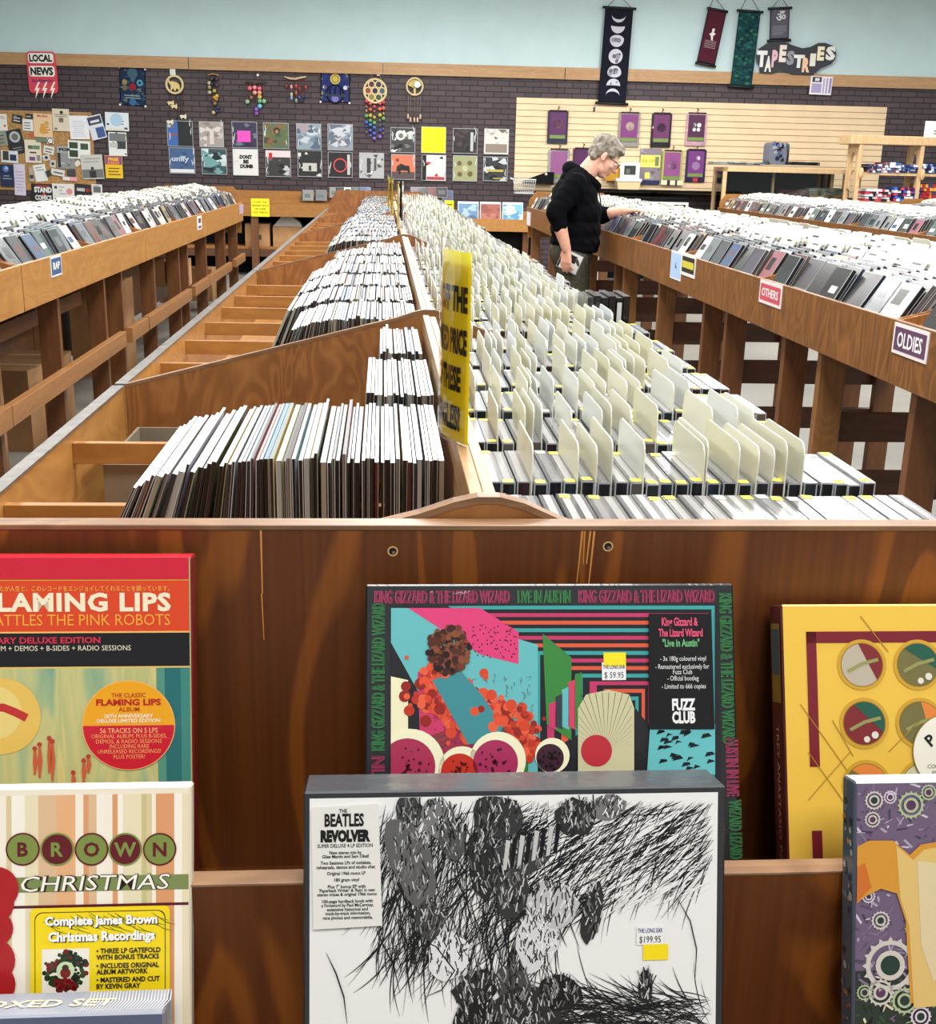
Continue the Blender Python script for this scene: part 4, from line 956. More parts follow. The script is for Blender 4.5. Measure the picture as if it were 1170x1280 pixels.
# ---------------------------------------------------------------- silvery blue boxed set in front of it
zt2 = atY(100, 1268, .720).z
f = Face(-.465, .720, zt2, .305, .23, .22)
xr = f.px(205, 1268)[0]
f = Face(-.465, .720, zt2, xr, .23, .22)
t = release('box_set', 'silvery blue wrapped boxed set peeking over the bottom edge at lower left', f, .034, (92, 98, 124), (120, 124, 140), (150, 154, 166))
a = MB(frame(f.F @ Vector((0, f.h, -.034)), f.F.to_3x3() @ Vector((1, 0, 0)), f.F.to_3x3() @ Vector((0, 0, 1))))
a.M = frame(f.F @ Vector((0, f.h, -.0015)), f.F.to_3x3() @ Vector((1, 0, 0)), -(f.F.to_3x3() @ Vector((0, 0, 1))))
a.text('BOXED SET', xr * .53, .010, .010, .0008, (232, 220, 186), 'L', .02, width=xr * .34, shear=.2)
for i in range(26):
    x = xr * (.80 + .2 * i / 26); a.stroke([(x, .002), (x + .004, .016), (x + .002, .032)], .0007, .0007, (232, 234, 240))
a.build('lettering', M['gloss'], t)
# ---------------------------------------------------------------- yellow set with round windows (upper ledge, right)
f = Face(.3535, .94, 1.0325, .315, .312, .40)
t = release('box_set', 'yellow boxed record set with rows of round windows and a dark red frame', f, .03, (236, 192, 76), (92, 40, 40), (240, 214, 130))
a = MB(f.F); R = (.002, .002, .313, .310)
def fr(pts, c, zz=.0006): pxpoly(a, f, pts, zz, c)
RD = (122, 34, 44)
a.rect(.022, .31 - .032, .29, .31 - .022, .0006, RD); a.rect(.022, .17, .031, .288, .0006, RD); a.rect(.022, .06, .031, .115, .0006, RD)
pl = [(188, 176, 156), (118, 110, 66), (128, 44, 48), (40, 92, 74), (226, 134, 62), (206, 206, 170)]
for r_, py_ in enumerate((831, 904, 982)):
    for c_ in range(5):
        x, y = f.px(1077 + c_ * 70 + r_ * 3, py_); k = .0187
        a.ring(x, y, k * 1.04, k * 1.20, .0007, (206, 160, 52), n=36); a.ring(x, y, k, k * 1.04, .0008, (150, 112, 40), n=36)
        a.disc(x, y, k, .0007, pl[(r_ * 2 + c_) % 6 if (r_ + c_) % 2 else (1 if r_ else 0)], n=36)
        an = rnda.uniform(.3, 1.2)
        a.disc(x, y, k, .0009, pl[(c_ + r_ + 2) % 6], n=24, a0=an - 1.3, a1=an + 1.2)
        a.stroke([(x - k * .7, y - k * .3), (x, y + .001), (x + k * .8, y + k * .25)], .003, .0010, (150, 150, 90), taper=False)
        if (r_ + c_) % 2:
            a.disc(x + k * .5, y - k * .55, .0032, .0011, (226, 220, 206), n=14); a.disc(x + k * .1, y - k * .75, .0028, .0011, (226, 220, 206), n=14)
for p, q in (((1000, 880), (1060, 965)), ((1075, 770), (1110, 815)), ((1010, 940), (1060, 1010)), ((1010, 1000), (1062, 940)), ((1040, 900), (1066, 945)), ((1110, 940), (1150, 900))):
    a.stroke([f.px(*p), f.px((p[0] + q[0]) / 2, (p[1] + q[1]) / 2), f.px(*q)], .0008, .0010, (176, 132, 46), taper=False)
a.build('cover_print', M['gloss'], t)
s = MB(f.F); x, y = f.px(1186, 940); s.disc(x, y, .034, .0020, (160, 130, 60), n=48); s.disc(x, y, .0332, .0021, (240, 236, 220), n=48)
s.text('P', f.px(1166, 930)[0], f.px(1166, 930)[1], .010, .0024, (30, 30, 30), 'C', .03, rot=.7)
s.text('COLLECTOR', f.px(1158, 960)[0], f.px(1158, 960)[1], .0034, .0024, (60, 56, 50), 'L', .0); s.text('EDITION', f.px(1164, 968)[0], f.px(1164, 968)[1], .0034, .0024, (60, 56, 50), 'L', .0)
s.build('hype_sticker', M['gloss'], t)['label'] = 'round white sticker'
sp = MB(frame(f.F @ Vector((-.0003, 0, -.030)), f.F.to_3x3() @ Vector((0, 0, 1)), f.F.to_3x3() @ Vector((0, 1, 0))))
sp.rect(.004, .225, .026, .295, .0004, (150, 120, 50)); sp.rect(.006, .250, .024, .290, .0006, (70, 96, 110))
sp.text('TREY ANASTASIO PAPER WHEELS', .012, .205, .007, .0006, (206, 160, 130), 'L', .0, rot=-math.pi / 2, width=.19)
sp.build('spine_print', M['gloss'], t)
# ---------------------------------------------------------------- ornate purple and gold set (lower ledge, right)
f = Face(.372, .79, .9415, .315, .315, .28)
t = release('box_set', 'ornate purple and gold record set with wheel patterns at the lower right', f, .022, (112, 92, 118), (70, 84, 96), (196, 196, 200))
a = MB(f.F); R = (.002, .002, .313, .313)
a.rect(R[0], R[1], R[2], .165, .0004, (46, 56, 46)); a.rect(R[0], .165, R[2], R[3], .0004, (112, 94, 120))
for i in range(2200):
    x, y = rnda.uniform(.003, .31), rnda.uniform(.003, .31)
    ang = rnda.uniform(0, 3.14); L = rnda.uniform(.002, .010)
    up = y / .31; c = rnda.choice([(70, 54, 86), (150, 130, 160), (206, 196, 206), (96, 74, 104), (74, 70, 84), (130, 116, 140), (176, 164, 180)] if up > .45 else [(64, 84, 56), (36, 44, 38), (150, 170, 120), (120, 82, 120), (226, 216, 180), (28, 30, 30)])
    q = clip_rect([(x, y), (x + L * math.cos(ang), y + L * math.sin(ang)), (x + L * math.cos(ang) + .0016, y + L * math.sin(ang) + .001), (x + .0014, y + .0014)], *R)
    if len(q) > 2: a.poly(q, c, .0006 + i * 1e-7)
def wheel(px_, py_, r, c, c2, zz):
    x, y = f.px(px_, py_); a.ring(x, y, r * .82, r, zz, c, n=24); a.ring(x, y, r * .4, r * .6, zz + .0001, c, n=20); a.disc(x, y, r * .4, zz, c2, n=18)
    for i in range(16):
        an = i * math.pi / 8; a.poly([(x + r * math.cos(an - .1), y + r * math.sin(an - .1)), (x + r * 1.15 * math.cos(an), y + r * 1.15 * math.sin(an)), (x + r * math.cos(an + .1), y + r * math.sin(an + .1))], c, zz)
for p in ((1092, 1000, .007), (1112, 996, .005), (1138, 1006, .010), (1160, 990, .006), (1090, 1024, .006), (1085, 1120, .005), (1100, 1150, .007), (1112, 1206, .020), (1100, 1240, .010), (1130, 1250, .010), (1080, 1240, .006), (1140, 1160, .006), (1150, 1270, .008)):
    wheel(p[0], p[1], p[2], rnda.choice([(206, 200, 190), (176, 190, 150), (220, 206, 220)]), rnda.choice([(60, 50, 66), (40, 60, 50), (90, 56, 90)]), .0012)
zz = .0016
g1 = [(1062, 1062), (1085, 1050), (1115, 1050), (1136, 1068), (1150, 1055), (1180, 1050), (1230, 1075), (1230, 1240), (1170, 1250), (1137, 1253), (1131, 1150), (1120, 1116), (1100, 1110), (1080, 1120), (1062, 1135)]
cpoly(a, [f.px(*p) for p in g1], zz, (214, 150, 52), R)
cpoly(a, [f.px(136 + (p[0]) * 1.0 - 136 + 4, p[1] + 6) for p in g1[2:-3]], zz + .0002, (224, 190, 116), R)
cpoly(a, [f.px(*p) for p in ((1145, 1075), (1230, 1085), (1230, 1215), (1165, 1225), (1150, 1180))], zz + .0004, (222, 204, 160), R)
cpoly(a, [f.px(*p) for p in ((1066, 1085), (1080, 1078), (1088, 1108), (1066, 1130))], zz + .0004, (206, 112, 44), R)
a.build('cover_print', M['gloss'], t)
sp = MB(frame(f.F @ Vector((-.0003, 0, -.022)), f.F.to_3x3() @ Vector((0, 0, 1)), f.F.to_3x3() @ Vector((0, 1, 0))))
for i in range(60): sp.disc(rnda.uniform(.003, .019), rnda.uniform(.01, .30), rnda.uniform(.0012, .0035), .0004 + i * 1e-6, rnda.choice([(40, 50, 60), (96, 112, 122), (150, 160, 150), (176, 120, 56)]), n=9)
sp.build('spine_print', M['gloss'], t)
# ================================================================== things on the back wall
def wrect(x0, y0, x1, y1, off=0.004, tilt=0.0):
    """wall frame at the centre of a photo rectangle, with its width and height in metres"""
    c = onwall((x0 + x1) / 2, (y0 + y1) / 2, off)
    w = (onwall(x1, (y0 + y1) / 2, off) - onwall(x0, (y0 + y1) / 2, off)).dot(WU)
    h = onwall((x0 + x1) / 2, y0, off).z - onwall((x0 + x1) / 2, y1, off).z
    t = math.radians(tilt); u = WU * math.cos(t) + Vector((0, 0, math.sin(t))); v = Vector((0, 0, math.cos(t))) - WU * math.sin(t)
    return frame(c, u, v), w, h
rw = random.Random(77)
def sheet(name, lab, cat, F, w, h, c, art, group=None, thick=.002, border=None, mt='print'):
    """flat printed sheet with its pattern in one mesh; art(mb, w, h) draws in unit-free metres"""
    b = MB(F); b.box(-w / 2, w / 2, -h / 2, h / 2, -thick, 0, border or c)
    b.rect(-w / 2 + .0001, -h / 2 + .0001, w / 2 - .0001, h / 2 - .0001, .0006, c)
    if art: art(b, w, h)
    b2 = b.build(name, M[mt], origin=F.translation); return tag(b2, lab, cat, group)
def bars(col, n=5, x0=-.4, x1=.4, y0=-.4, y1=.3, th=.35):
    def f_(b, w, h):
        for i in range(n):
            y = (y0 + (y1 - y0) * (i + .5) / n) * h; hh = (y1 - y0) * h / n * th
            a = x0 + rw.uniform(0, .12); c = x1 - rw.uniform(0, .2); b.rect(a * w, y - hh / 2, c * w, y + hh / 2, .0016, col)
    return f_
def blocks(*rs):
    def f_(b, w, h):
        for i, (x0, y0, x1, y1, c) in enumerate(rs): b.rect(x0 * w, y0 * h, x1 * w, y1 * h, .0016 + i * .0004, c)
    return f_
def both(*fs):
    def f_(b, w, h):
        for q in fs: q(b, w, h)
    return f_
def words(s, x, y, hh, c, width=None, bold=.03, z=.004):
    def f_(b, w, h): b.text(s, x * w, y * h, hh * h, z, c, 'C', bold, width=width * w if width else None)
    return f_
def dots(rs):
    def f_(b, w, h):
        for i, (x, y, r, c) in enumerate(rs): b.disc(x * w, y * h, r * w, .0030 + i * .0003, c, n=20)
    return f_
def wash(cols, n, smin=.06, smax=.25, seed=0):
    def f_(b, w, h):
        rr = random.Random(seed)
        for i in range(n):
            x, y = rr.uniform(-.46, .46) * w, rr.uniform(-.46, .46) * h; r = rr.uniform(smin, smax) * w; an = rr.uniform(0, 3.1)
            pts = [(x + r * (1 if k % 2 else .35) * math.cos(an + k * .9) , y + r * .5 * math.sin(an + k * .9)) for k in range(7)]
            q = clip_rect(pts, -w / 2 + .002, -h / 2 + .002, w / 2 - .002, h / 2 - .002)
            if len(q) > 2: b.poly(q, rr.choice(cols), .0012 + i * 1.5e-5)
    return f_
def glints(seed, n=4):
    """painted highlights: white strokes for glints on the plastic outer sleeve"""
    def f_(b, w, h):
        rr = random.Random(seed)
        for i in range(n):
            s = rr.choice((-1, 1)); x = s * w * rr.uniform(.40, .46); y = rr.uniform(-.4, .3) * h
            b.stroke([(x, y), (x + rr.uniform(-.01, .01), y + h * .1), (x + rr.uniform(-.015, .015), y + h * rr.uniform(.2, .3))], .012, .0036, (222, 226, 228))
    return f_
# ---------------------------------------------------------------- record sleeves hung on the brick
WREC = [
 (209, 151, 241, 183, (70, 110, 180), 'blue and black and white cover, top row far left', both(blocks((-.08, -.5, .5, .5, (46, 48, 50)), (-.48, -.1, -.1, .0, (150, 90, 110))), wash([(210, 214, 216), (120, 124, 126)], 9, seed=1))),
 (249, 152, 279.5, 184, (176, 166, 160), 'pale grey cover with a whitish figure, top row', both(wash([(206, 196, 190), (150, 138, 134), (226, 220, 216)], 14, seed=2), blocks((-.08, -.4, .1, .2, (226, 216, 210))))),
 (290, 152, 321.5, 185, (62, 60, 86), 'dark violet cover bearing a bright pink note, top row', both(wash([(120, 122, 140), (50, 48, 70)], 6, seed=3), blocks((-.3, -.28, .24, .16, (250, 90, 200))))),
 (329, 153.5, 361, 186, (96, 116, 84), 'mossy green cover with a brown portrait, top row', both(wash([(70, 96, 70), (120, 120, 70), (150, 96, 70), (86, 80, 52)], 26, seed=4), dots([(.04, .2, .13, (60, 50, 40)), (.04, .17, .07, (180, 140, 110))]))),
 (370.5, 154.5, 401.5, 187, (150, 168, 180), 'misty blue swirling cover, top row', wash([(206, 214, 220), (120, 140, 156), (176, 160, 170), (90, 110, 130)], 24, .1, .45, seed=5)),
 (409.5, 155, 441, 188, (150, 158, 172), 'silvery blue cover with a tan hand shape, top row', both(wash([(206, 212, 220), (110, 120, 136)], 20, .1, .4, seed=6), wash([(176, 130, 92)], 3, .1, .16, seed=9))),
 (488, 159.5, 519, 191, (70, 70, 72), 'black and white cover with a pale hooded shape, top row', both(wash([(30, 30, 32), (120, 120, 122)], 10, seed=7), dots([(-.1, .2, .2, (226, 226, 224)), (-.08, .18, .1, (120, 120, 120))]), blocks((.22, .05, .4, .3, (206, 220, 214))), wash([(226, 226, 226)], 4, .1, .3, seed=17))),
 (526.5, 158.5, 557.5, 191.5, (248, 240, 20), 'plain bright yellow cover, top row', None),
 (566, 160.5, 597, 192, (54, 48, 50), 'nearly black cover, top row right of the yellow one', both(wash([(80, 66, 62), (40, 36, 40)], 10, seed=8), blocks((.22, -.42, .34, .36, (196, 200, 206))))),
 (605, 161, 636, 193, (226, 220, 212), 'white cover with misty brown houses, top row far right', both(blocks((-.45, -.45, .45, -.1, (150, 138, 126))), wash([(120, 104, 94), (206, 196, 186), (236, 232, 226)], 14, .05, .2, seed=10), words('Life', -.2, .28, .08, (150, 140, 134)))),
 (211.5, 184.5, 243.5, 217, (78, 104, 148), 'blue cover with pale script and white foot, bottom row far left', both(wash([(60, 84, 130), (150, 170, 196)], 10, seed=11), words('unify', -.06, -.02, .2, (206, 220, 236), .7), blocks((-.48, -.48, .48, -.34, (236, 236, 236))))),
 (252, 185.5, 283.5, 218, (70, 92, 96), 'dark teal cover with a glassy arc, bottom row', wash([(206, 222, 222), (120, 170, 172), (40, 52, 56), (226, 236, 236)], 16, .15, .5, seed=12)),
 (291, 186, 323, 219.5, (238, 238, 236), "white cover with bold black words DON'T BE DUMB, bottom row", both(words("DON'T", .02, .14, .13, (24, 24, 24), .5, .06), words('BE', .02, -.04, .13, (24, 24, 24), .22, .06), words('DUMB', .04, -.22, .13, (24, 24, 24), .52, .06), wash([(120, 120, 120)], 3, .03, .08, seed=13))),
 (332, 188, 363.5, 221, (66, 66, 66), 'dark cover topped by a red and white strip, bottom row', both(blocks((-.5, .25, .5, .5, (238, 222, 224)), (-.38, .18, -.24, .42, (206, 50, 50))), wash([(40, 40, 42), (110, 110, 112), (206, 206, 206)], 9, seed=14))),
 (372, 188, 402.5, 221, (52, 52, 54), 'near black cover with a small white house, bottom row', both(blocks((-.3, -.3, .3, .02, (206, 206, 200)), (-.05, -.28, .06, -.08, (60, 60, 60))), wash([(226, 226, 222)], 4, .08, .2, seed=15))),
 (410, 190, 440.5, 222, (50, 46, 52), 'black cover with a red ring, bottom row', None),
 (449, 191, 480, 223, (188, 190, 190), 'silver grey cover with dark boxes, bottom row below the rainbow chime', both(wash([(90, 92, 94), (226, 228, 230)], 16, .05, .16, seed=16), blocks((-.2, -.3, -.04, .3, (70, 70, 74)), (.1, -.2, .2, .3, (90, 90, 94))))),
 (489, 193, 519, 224.5, (222, 130, 98), 'orange cover with a dark buffalo shape, bottom row', None),
 (527, 193.5, 557.5, 226, (236, 230, 228), 'white and red cover with a slanting black shape, bottom row', both(blocks((-.5, -.5, -.32, .5, (40, 38, 40)), (-.3, -.48, .46, -.36, (186, 70, 80))), wash([(206, 60, 60), (40, 36, 38)], 4, .1, .2, seed=18))),
 (566, 194.5, 596.5, 226.5, (168, 172, 128), 'olive cover with four brown discs, bottom row', dots([(-.24, .2, .1, (120, 100, 66)), (.2, .22, .1, (120, 100, 66)), (-.22, -.24, .1, (120, 100, 66)), (.22, -.22, .11, (120, 100, 66)), (0, 0, .12, (206, 200, 160))])),
 (604, 196, 634.5, 226.5, (62, 66, 68), 'grey black cover with yellow specks, bottom row far right', both(wash([(206, 212, 216), (36, 40, 42), (120, 126, 130)], 12, .08, .3, seed=19), blocks((-.38, -.12, .34, -.02, (196, 180, 90)), (-.1, -.42, .4, -.38, (190, 176, 90))))),
]
for i, (x0, y0, x1, y1, c, lab, art) in enumerate(WREC):
    F, w, h = wrect(x0, y0, x1, y1, .012)
    if art is None and 'ring' in lab: art = lambda b, w, h: (b.ring(0, -.02 * h, .24 * w, .29 * w, .002, (226, 90, 80)), b.rect(.3 * w, -.4 * h, .42 * w, .42 * h, .0022, (206, 206, 208)))
    if art is None and 'buffalo' in lab:
        def art(b, w, h):
            b.rect(-.5 * w, -.5 * h, .5 * w, -.2 * h, .0012, (96, 84, 84)); b.disc(-.25 * w, .28 * h, .07 * w, .002, (150, 60, 56))
            b.poly([(-.3 * w, -.2 * h), (-.28 * w, .02 * h), (-.1 * w, .14 * h), (.1 * w, .06 * h), (.26 * w, .06 * h), (.3 * w, -.18 * h), (.22 * w, -.3 * h), (.2 * w, -.16 * h), (-.1 * w, -.14 * h), (-.12 * w, -.3 * h), (-.2 * w, -.3 * h), (-.2 * w, -.18 * h)], (52, 44, 46), .002)
    t = thing('record_sleeve', ('record sleeve on brick, ' + lab), 'record', mat=F, group='record sleeves hung on the brick wall')
    b = MB(F); b.box(-w / 2, w / 2, -h / 2, h / 2, -.008, 0, (190, 194, 196)); b.rect(-w / 2 + .006, -h / 2 + .006, w / 2 - .006, h / 2 - .006, .0006, c)
    if art: art(b, w - .012, h - .012)
    if i != 7: glints(i + 40)(b, w, h)
    b.build('cover', M['gloss'], t)
    MB(F).box(-w / 2 + .01, w / 2 - .01, -h / 2 - .010, -h / 2, -.010, .004, (40, 40, 42)).build('sleeve_ledge', M['print'], t)
# ---------------------------------------------------------------- cork board and its papers
F, w, h = wrect(-60, 139.5, 117, 238, .0)
t = thing('cork_board', 'long cork notice board crowded with papers on the left of the brick wall', 'notice board', mat=F)
MB(F).box(-w / 2, w / 2, -h / 2, h / 2, 0, .012).build('cork_sheet', M['cork'], t)
MB(F).box(-w / 2, w / 2, h / 2 - .014, h / 2 + .006, 0, .018).build('frame_rail', M['trim'], t)
MB(F).box(w / 2 - .008, w / 2 + .008, -h / 2, h / 2, 0, .018).build('frame_rail', M['trim'], t)
def bq(x0, y0, x1, y1): return (x0 / 6.882, 120 + y0 / 6.882, x1 / 6.882, 120 + y1 / 6.882)
K = (40, 40, 44)
FLY = [
 ((-30, 155, 62, 300), 0, (238, 236, 230), 'white flyer with a red bird shape at the picture edge', both(dots([(.25, -.2, .1, (200, 60, 50))]), bars((200, 90, 90), 2, y0=.2, y1=.4))),
 ((105, 162, 190, 235), -8, K, 'small black sticker cluster near the top left', both(dots([(-.2, .15, .2, (150, 150, 150))]), bars((220, 220, 220), 2))),
 ((220, 155, 280, 195), -3, K, 'tiny black card above the white note', bars((200, 200, 200), 1)),
 ((195, 200, 285, 300), -2, (240, 240, 236), 'small white note beside the tan guitar flyer', bars((110, 110, 110), 3)),
 ((290, 152, 450, 355), -2, (240, 206, 164), 'tan flyer with an orange guitar drawing', both(words('MUSIC', 0, .36, .08, (190, 90, 70), .6), dots([(.0, -.2, .2, (226, 160, 70)), (-.02, -.02, .12, (226, 160, 70)), (.2, .1, .12, (206, 170, 80))]), bars((160, 120, 80), 3, .1, .45, -.35, 0))),
 ((452, 110, 597, 303), -1, (228, 216, 192), 'cream flyer with a dark bird and square code block', both(dots([(.05, .34, .1, (60, 50, 50))]), blocks((-.12, -.1, .14, .1, (120, 110, 96)), (-.4, -.45, -.25, -.35, (130, 120, 110))), bars((120, 110, 96), 2, y0=.12, y1=.28))),
 ((600, 170, 765, 372), 1, (244, 244, 248), 'tall white sheet of fine print at the top', bars((190, 196, 214), 9, th=.25)),
 ((765, 165, 895, 372), 14, (226, 230, 238), 'tilted navy and white flyer at the board corner', blocks((-.45, .12, .45, .45, (60, 66, 92)), (-.1, -.45, .45, -.02, (66, 92, 150)), (-.3, .2, .3, .3, (226, 228, 236)))),
 ((905, 142, 1108, 300), -1, (226, 234, 240), 'wide white and pale blue flyer, first right of the board', both(dots([(-.02, .1, .26, (176, 210, 232))]), bars((80, 100, 140), 4, -.3, .3, -.2, .4), blocks((-.42, -.46, .44, -.38, (230, 220, 190)), (-.44, -.2, -.34, -.1, (60, 60, 70)), (.3, -.4, .44, -.3, (70, 70, 90))))),
 ((935, 312, 1090, 515), -1, (238, 240, 240), 'black and white photo flyer right of the board, middle', both(blocks((-.45, .12, .45, .45, (120, 124, 126)), (-.05, -.2, .45, .12, (60, 64, 66)), (-.45, -.15, .0, .05, (196, 200, 196))), wash([(40, 44, 44), (150, 156, 150)], 6, .05, .15, seed=30))),
 ((905, 512, 1055, 708), 0, (244, 200, 40), 'yellow and purple flyer right of the board, lowest', both(blocks((-.48, .1, .48, .48, (150, 80, 130))), words('FREE', 0, .27, .13, (250, 190, 60), .6, .06), words('FUNDAY', 0, .12, .11, (250, 150, 60), .7, .06), bars((120, 90, 30), 3, -.4, .4, -.4, .0))),
 ((60, 290, 205, 500), 12, (46, 46, 48), 'black poster with a pale round emblem, tilted', both(dots([(.05, .2, .32, (196, 200, 200)), (.05, .2, .2, (110, 114, 116))]), bars((150, 150, 150), 2, -.3, .3, -.4, -.2))),
 ((-30, 300, 60, 430), 6, (150, 156, 140), 'grey green leaflet cut by the picture edge', bars((90, 96, 84), 3)),
 ((215, 378, 355, 575), -1, (236, 226, 206), 'cream flyer with green and purple blocks', blocks((-.3, .1, .0, .26, (96, 120, 80)), (.02, .1, .42, .26, (110, 140, 110)), (-.2, -.08, .2, -.02, (60, 60, 60)), (-.25, -.4, .1, -.24, (120, 80, 140)), (.2, -.4, .42, -.15, (150, 146, 140)))),
 ((490, 430, 640, 625), 0, (150, 152, 152), 'grey flyer with tall black letters beside four photos', both(blocks((-.46, .2, .46, .46, (176, 178, 178)), (-.46, -.45, -.3, .2, (44, 44, 46))), words('FOR', 0, .28, .12, (30, 30, 30), .7, .06), wash([(190, 190, 190), (110, 112, 112)], 8, .05, .2, seed=31))),
 ((585, 385, 778, 540), -2, (240, 240, 236), 'white sheet with three dark green photos', blocks((-.44, .06, -.06, .4, (60, 76, 52)), (.06, .02, .4, .36, (66, 84, 60)), (-.44, -.42, -.06, -.04, (54, 70, 50)))),
 ((700, 505, 888, 715), 3, (206, 204, 198), 'large pale photo flyer with a dark figure', both(blocks((-.48, -.45, .48, -.1, (120, 120, 118)), (-.15, -.45, .15, -.15, (50, 50, 54))), dots([(.0, -.06, .07, (56, 52, 52))]), bars((170, 164, 160), 2, -.4, .4, .15, .4))),
 ((0, 590, 120, 780), -1, (36, 46, 80), 'navy poster with a glowing blue cloud', both(dots([(-.05, .3, .22, (90, 120, 190)), (.0, .34, .12, (170, 190, 230))]), bars((150, 160, 180), 2, -.35, .35, -.2, .05))),
 ((122, 585, 218, 855), -2, (222, 214, 232), 'long lilac strip hanging below the board', bars((190, 176, 212), 7)),
 ((295, 590, 400, 735), 8, (242, 242, 240), 'white slip with grey heading, tilted', bars((150, 150, 150), 2, y0=.1, y1=.4)),
 ((272, 755, 450, 905), -1, (38, 34, 36), 'black poster reading STAND in white capitals', both(words('STAND', .06, .02, .28, (240, 240, 238), .85, .06), words('COMICS', .06, -.42, .26, (230, 230, 230), .8, .05), blocks((-.3, .36, .4, .42, (190, 50, 60))), dots([(.1, -.12, .08, (226, 70, 80))]))),
 ((452, 755, 640, 900), 0, (238, 234, 232), 'white leaflet with a pink circle below the board', both(dots([(.28, .05, .14, (226, 150, 150))]), blocks((-.4, .2, -.28, .36, (70, 70, 90)), (-.4, -.42, .1, -.36, (60, 60, 60))), bars((190, 180, 190), 3, -.2, .15, -.2, .4))),
 ((645, 758, 780, 860), -4, (44, 42, 44), 'black leaflet with white and red lettering', both(words('HANDS', -.12, -.1, .26, (236, 236, 234), .5, .05), words('ON', .3, -.1, .26, (210, 60, 60), .22, .05))),
 ((790, 760, 880, 860), -1, (226, 226, 226), 'small white leaflet at the board foot, right end', both(blocks((-.35, -.2, .35, .3, (110, 108, 108))), bars((120, 120, 120), 1, y0=.3, y1=.45))),
 ((10, 470, 155, 575), -3, (226, 228, 232), 'white card with two dark photos at left', blocks((-.4, -.3, -.05, .45, (60, 66, 58)), (.02, -.3, .4, .2, (40, 56, 80)))),
 ((405, 362, 462, 410), 0, (236, 236, 230), 'small round white sticker with black rim', dots([(0, 0, .46, (50, 50, 50)), (0, 0, .36, (236, 236, 232))])),
 ((310, 358, 400, 395), 0, (110, 140, 110), 'small green label under the guitar flyer', None),
 ((250, 318, 312, 355), -6, (206, 100, 80), 'small red label under the white note', None),
 ((375, 430, 465, 500), -10, (230, 230, 230), 'crumpled white sticker in the middle', bars((80, 80, 80), 2)),
 ((368, 505, 430, 555), 14, (226, 220, 214), 'little white snapshot with a dark spot', dots([(0, 0, .22, (50, 50, 50))])),
 ((430, 550, 480, 615), -6, (210, 206, 200), 'little snapshot left of the grey flyer', dots([(0, 0, .25, (60, 56, 54))])),
 ((440, 630, 555, 685), -10, (230, 228, 222), 'white bumper sticker, tilted', bars((110, 110, 104), 1)),
 ((575, 635, 650, 690), 4, (70, 72, 76), 'dark grey button shaped sticker', None),
 ((540, 695, 662, 730), -3, (240, 170, 180), 'white and pink sticker strip', blocks((-.5, -.4, .0, .4, (236, 232, 232)))),
 ((395, 640, 440, 690), 20, (56, 70, 60), 'small dark green sticker by the slip', None),
 ((250, 610, 290, 735), 2, (190, 170, 150), 'narrow tan sticker left of the slip', blocks((-.4, -.3, .4, -.05, (60, 60, 100)))),
 ((640, 560, 692, 600), 35, (232, 230, 226), 'small white ticket, steeply tilted', None),
]
for k, (r, tilt, c, lab, art) in enumerate(FLY):
    F, w, h = wrect(*bq(*r), .016 + .0024 * (k % 9), tilt)
    b = sheet('flyer', lab, 'flyer', F, w, h, c, art, 'papers pinned to the cork board', .0012)
# ---------------------------------------------------------------- LOCAL NEWS sign
F, w, h = wrect(34.5, 64.5, 71, 116.5, .052, 1)
t = thing('painted_sign', 'red rounded sign reading LOCAL NEWS bulletin high on the brick wall', 'sign', mat=F)
b = MB(F); b.prism(roundrect(-w / 2, -h / 2, w / 2, h / 2, .05), -.012, 0, (222, 66, 88)); b.build('board', M['print'], t)
for y0, y1, s_ in ((.22, .46, 'LOCAL'), (-.10, .155, 'NEWS')):
    b = MB(F); b.poly(roundrect(-.44 * w, y0 * h, .43 * w, y1 * h, .03), (252, 248, 238), .002)
    b.text(s_, -.01 * w, (y0 + .045) * h, (y1 - y0 - .085) * h, .004, (18, 18, 18), 'C', .05, width=.78 * w); b.build('word_panel', M['print'], t)
b = MB(F); b.text('bulletin', -.02 * w, -.235 * h, .075 * h, .003, (88, 40, 110), 'C', .02, width=.72 * w, shear=.15); b.build('lettering', M['print'], t)
for x in (-.24, .02, .29):
    b = MB(F); b.prism([(p[0] * .055 + x * w, p[1] * .09 - .43 * h) for p in ((.5, 1.1), (-.55, -.05), (-.02, -.02), (-.45, -1.1), (.75, .3), (.15, .28), (.9, 1.1))], .002, .008, (252, 246, 224)); b.build('lightning_bolt', M['print'], t)
# ---------------------------------------------------------------- square tapestries on the brick
def grommets(F, w, h, t):
    for sx in (-1, 1):
        for sy in (-1, 1):
            b = MB(F); b.disc(sx * w * .49, sy * h * .49, .014, .006, (226, 228, 230), n=10); b.build('pin', M['print'], t)
F, w, h = wrect(149.5, 85, 182, 132.5, .006, -2.5)
t = thing('wall_hanging', 'tall dark blue printed cloth pinned by its corners beside the board', 'tapestry', mat=F)
b = MB(F); b.box(-w / 2, w / 2, -h / 2, h / 2, -.003, 0, (20, 22, 34)); b.rect(-.46 * w, -.47 * h, .46 * w, .47 * h, .001, (34, 52, 78))
wash([(46, 76, 104), (70, 92, 110), (26, 40, 60), (96, 110, 96)], 40, .05, .16, seed=50)(b, w, h)
dots([(-.3, .12, .1, (150, 130, 90)), (-.3, -.04, .09, (120, 110, 70)), (.0, .0, .13, (150, 40, 46)), (.28, .12, .12, (90, 150, 180)), (.28, .12, .05, (30, 40, 60)), (0, -.4, .13, (60, 110, 150)), (0, .36, .2, (70, 100, 120))])(b, w, h); bars((150, 160, 160), 2, -.36, .36, -.32, -.2, .4)(b, w, h); b.build('cloth', M['cloth'], t); grommets(F, w, h, t)
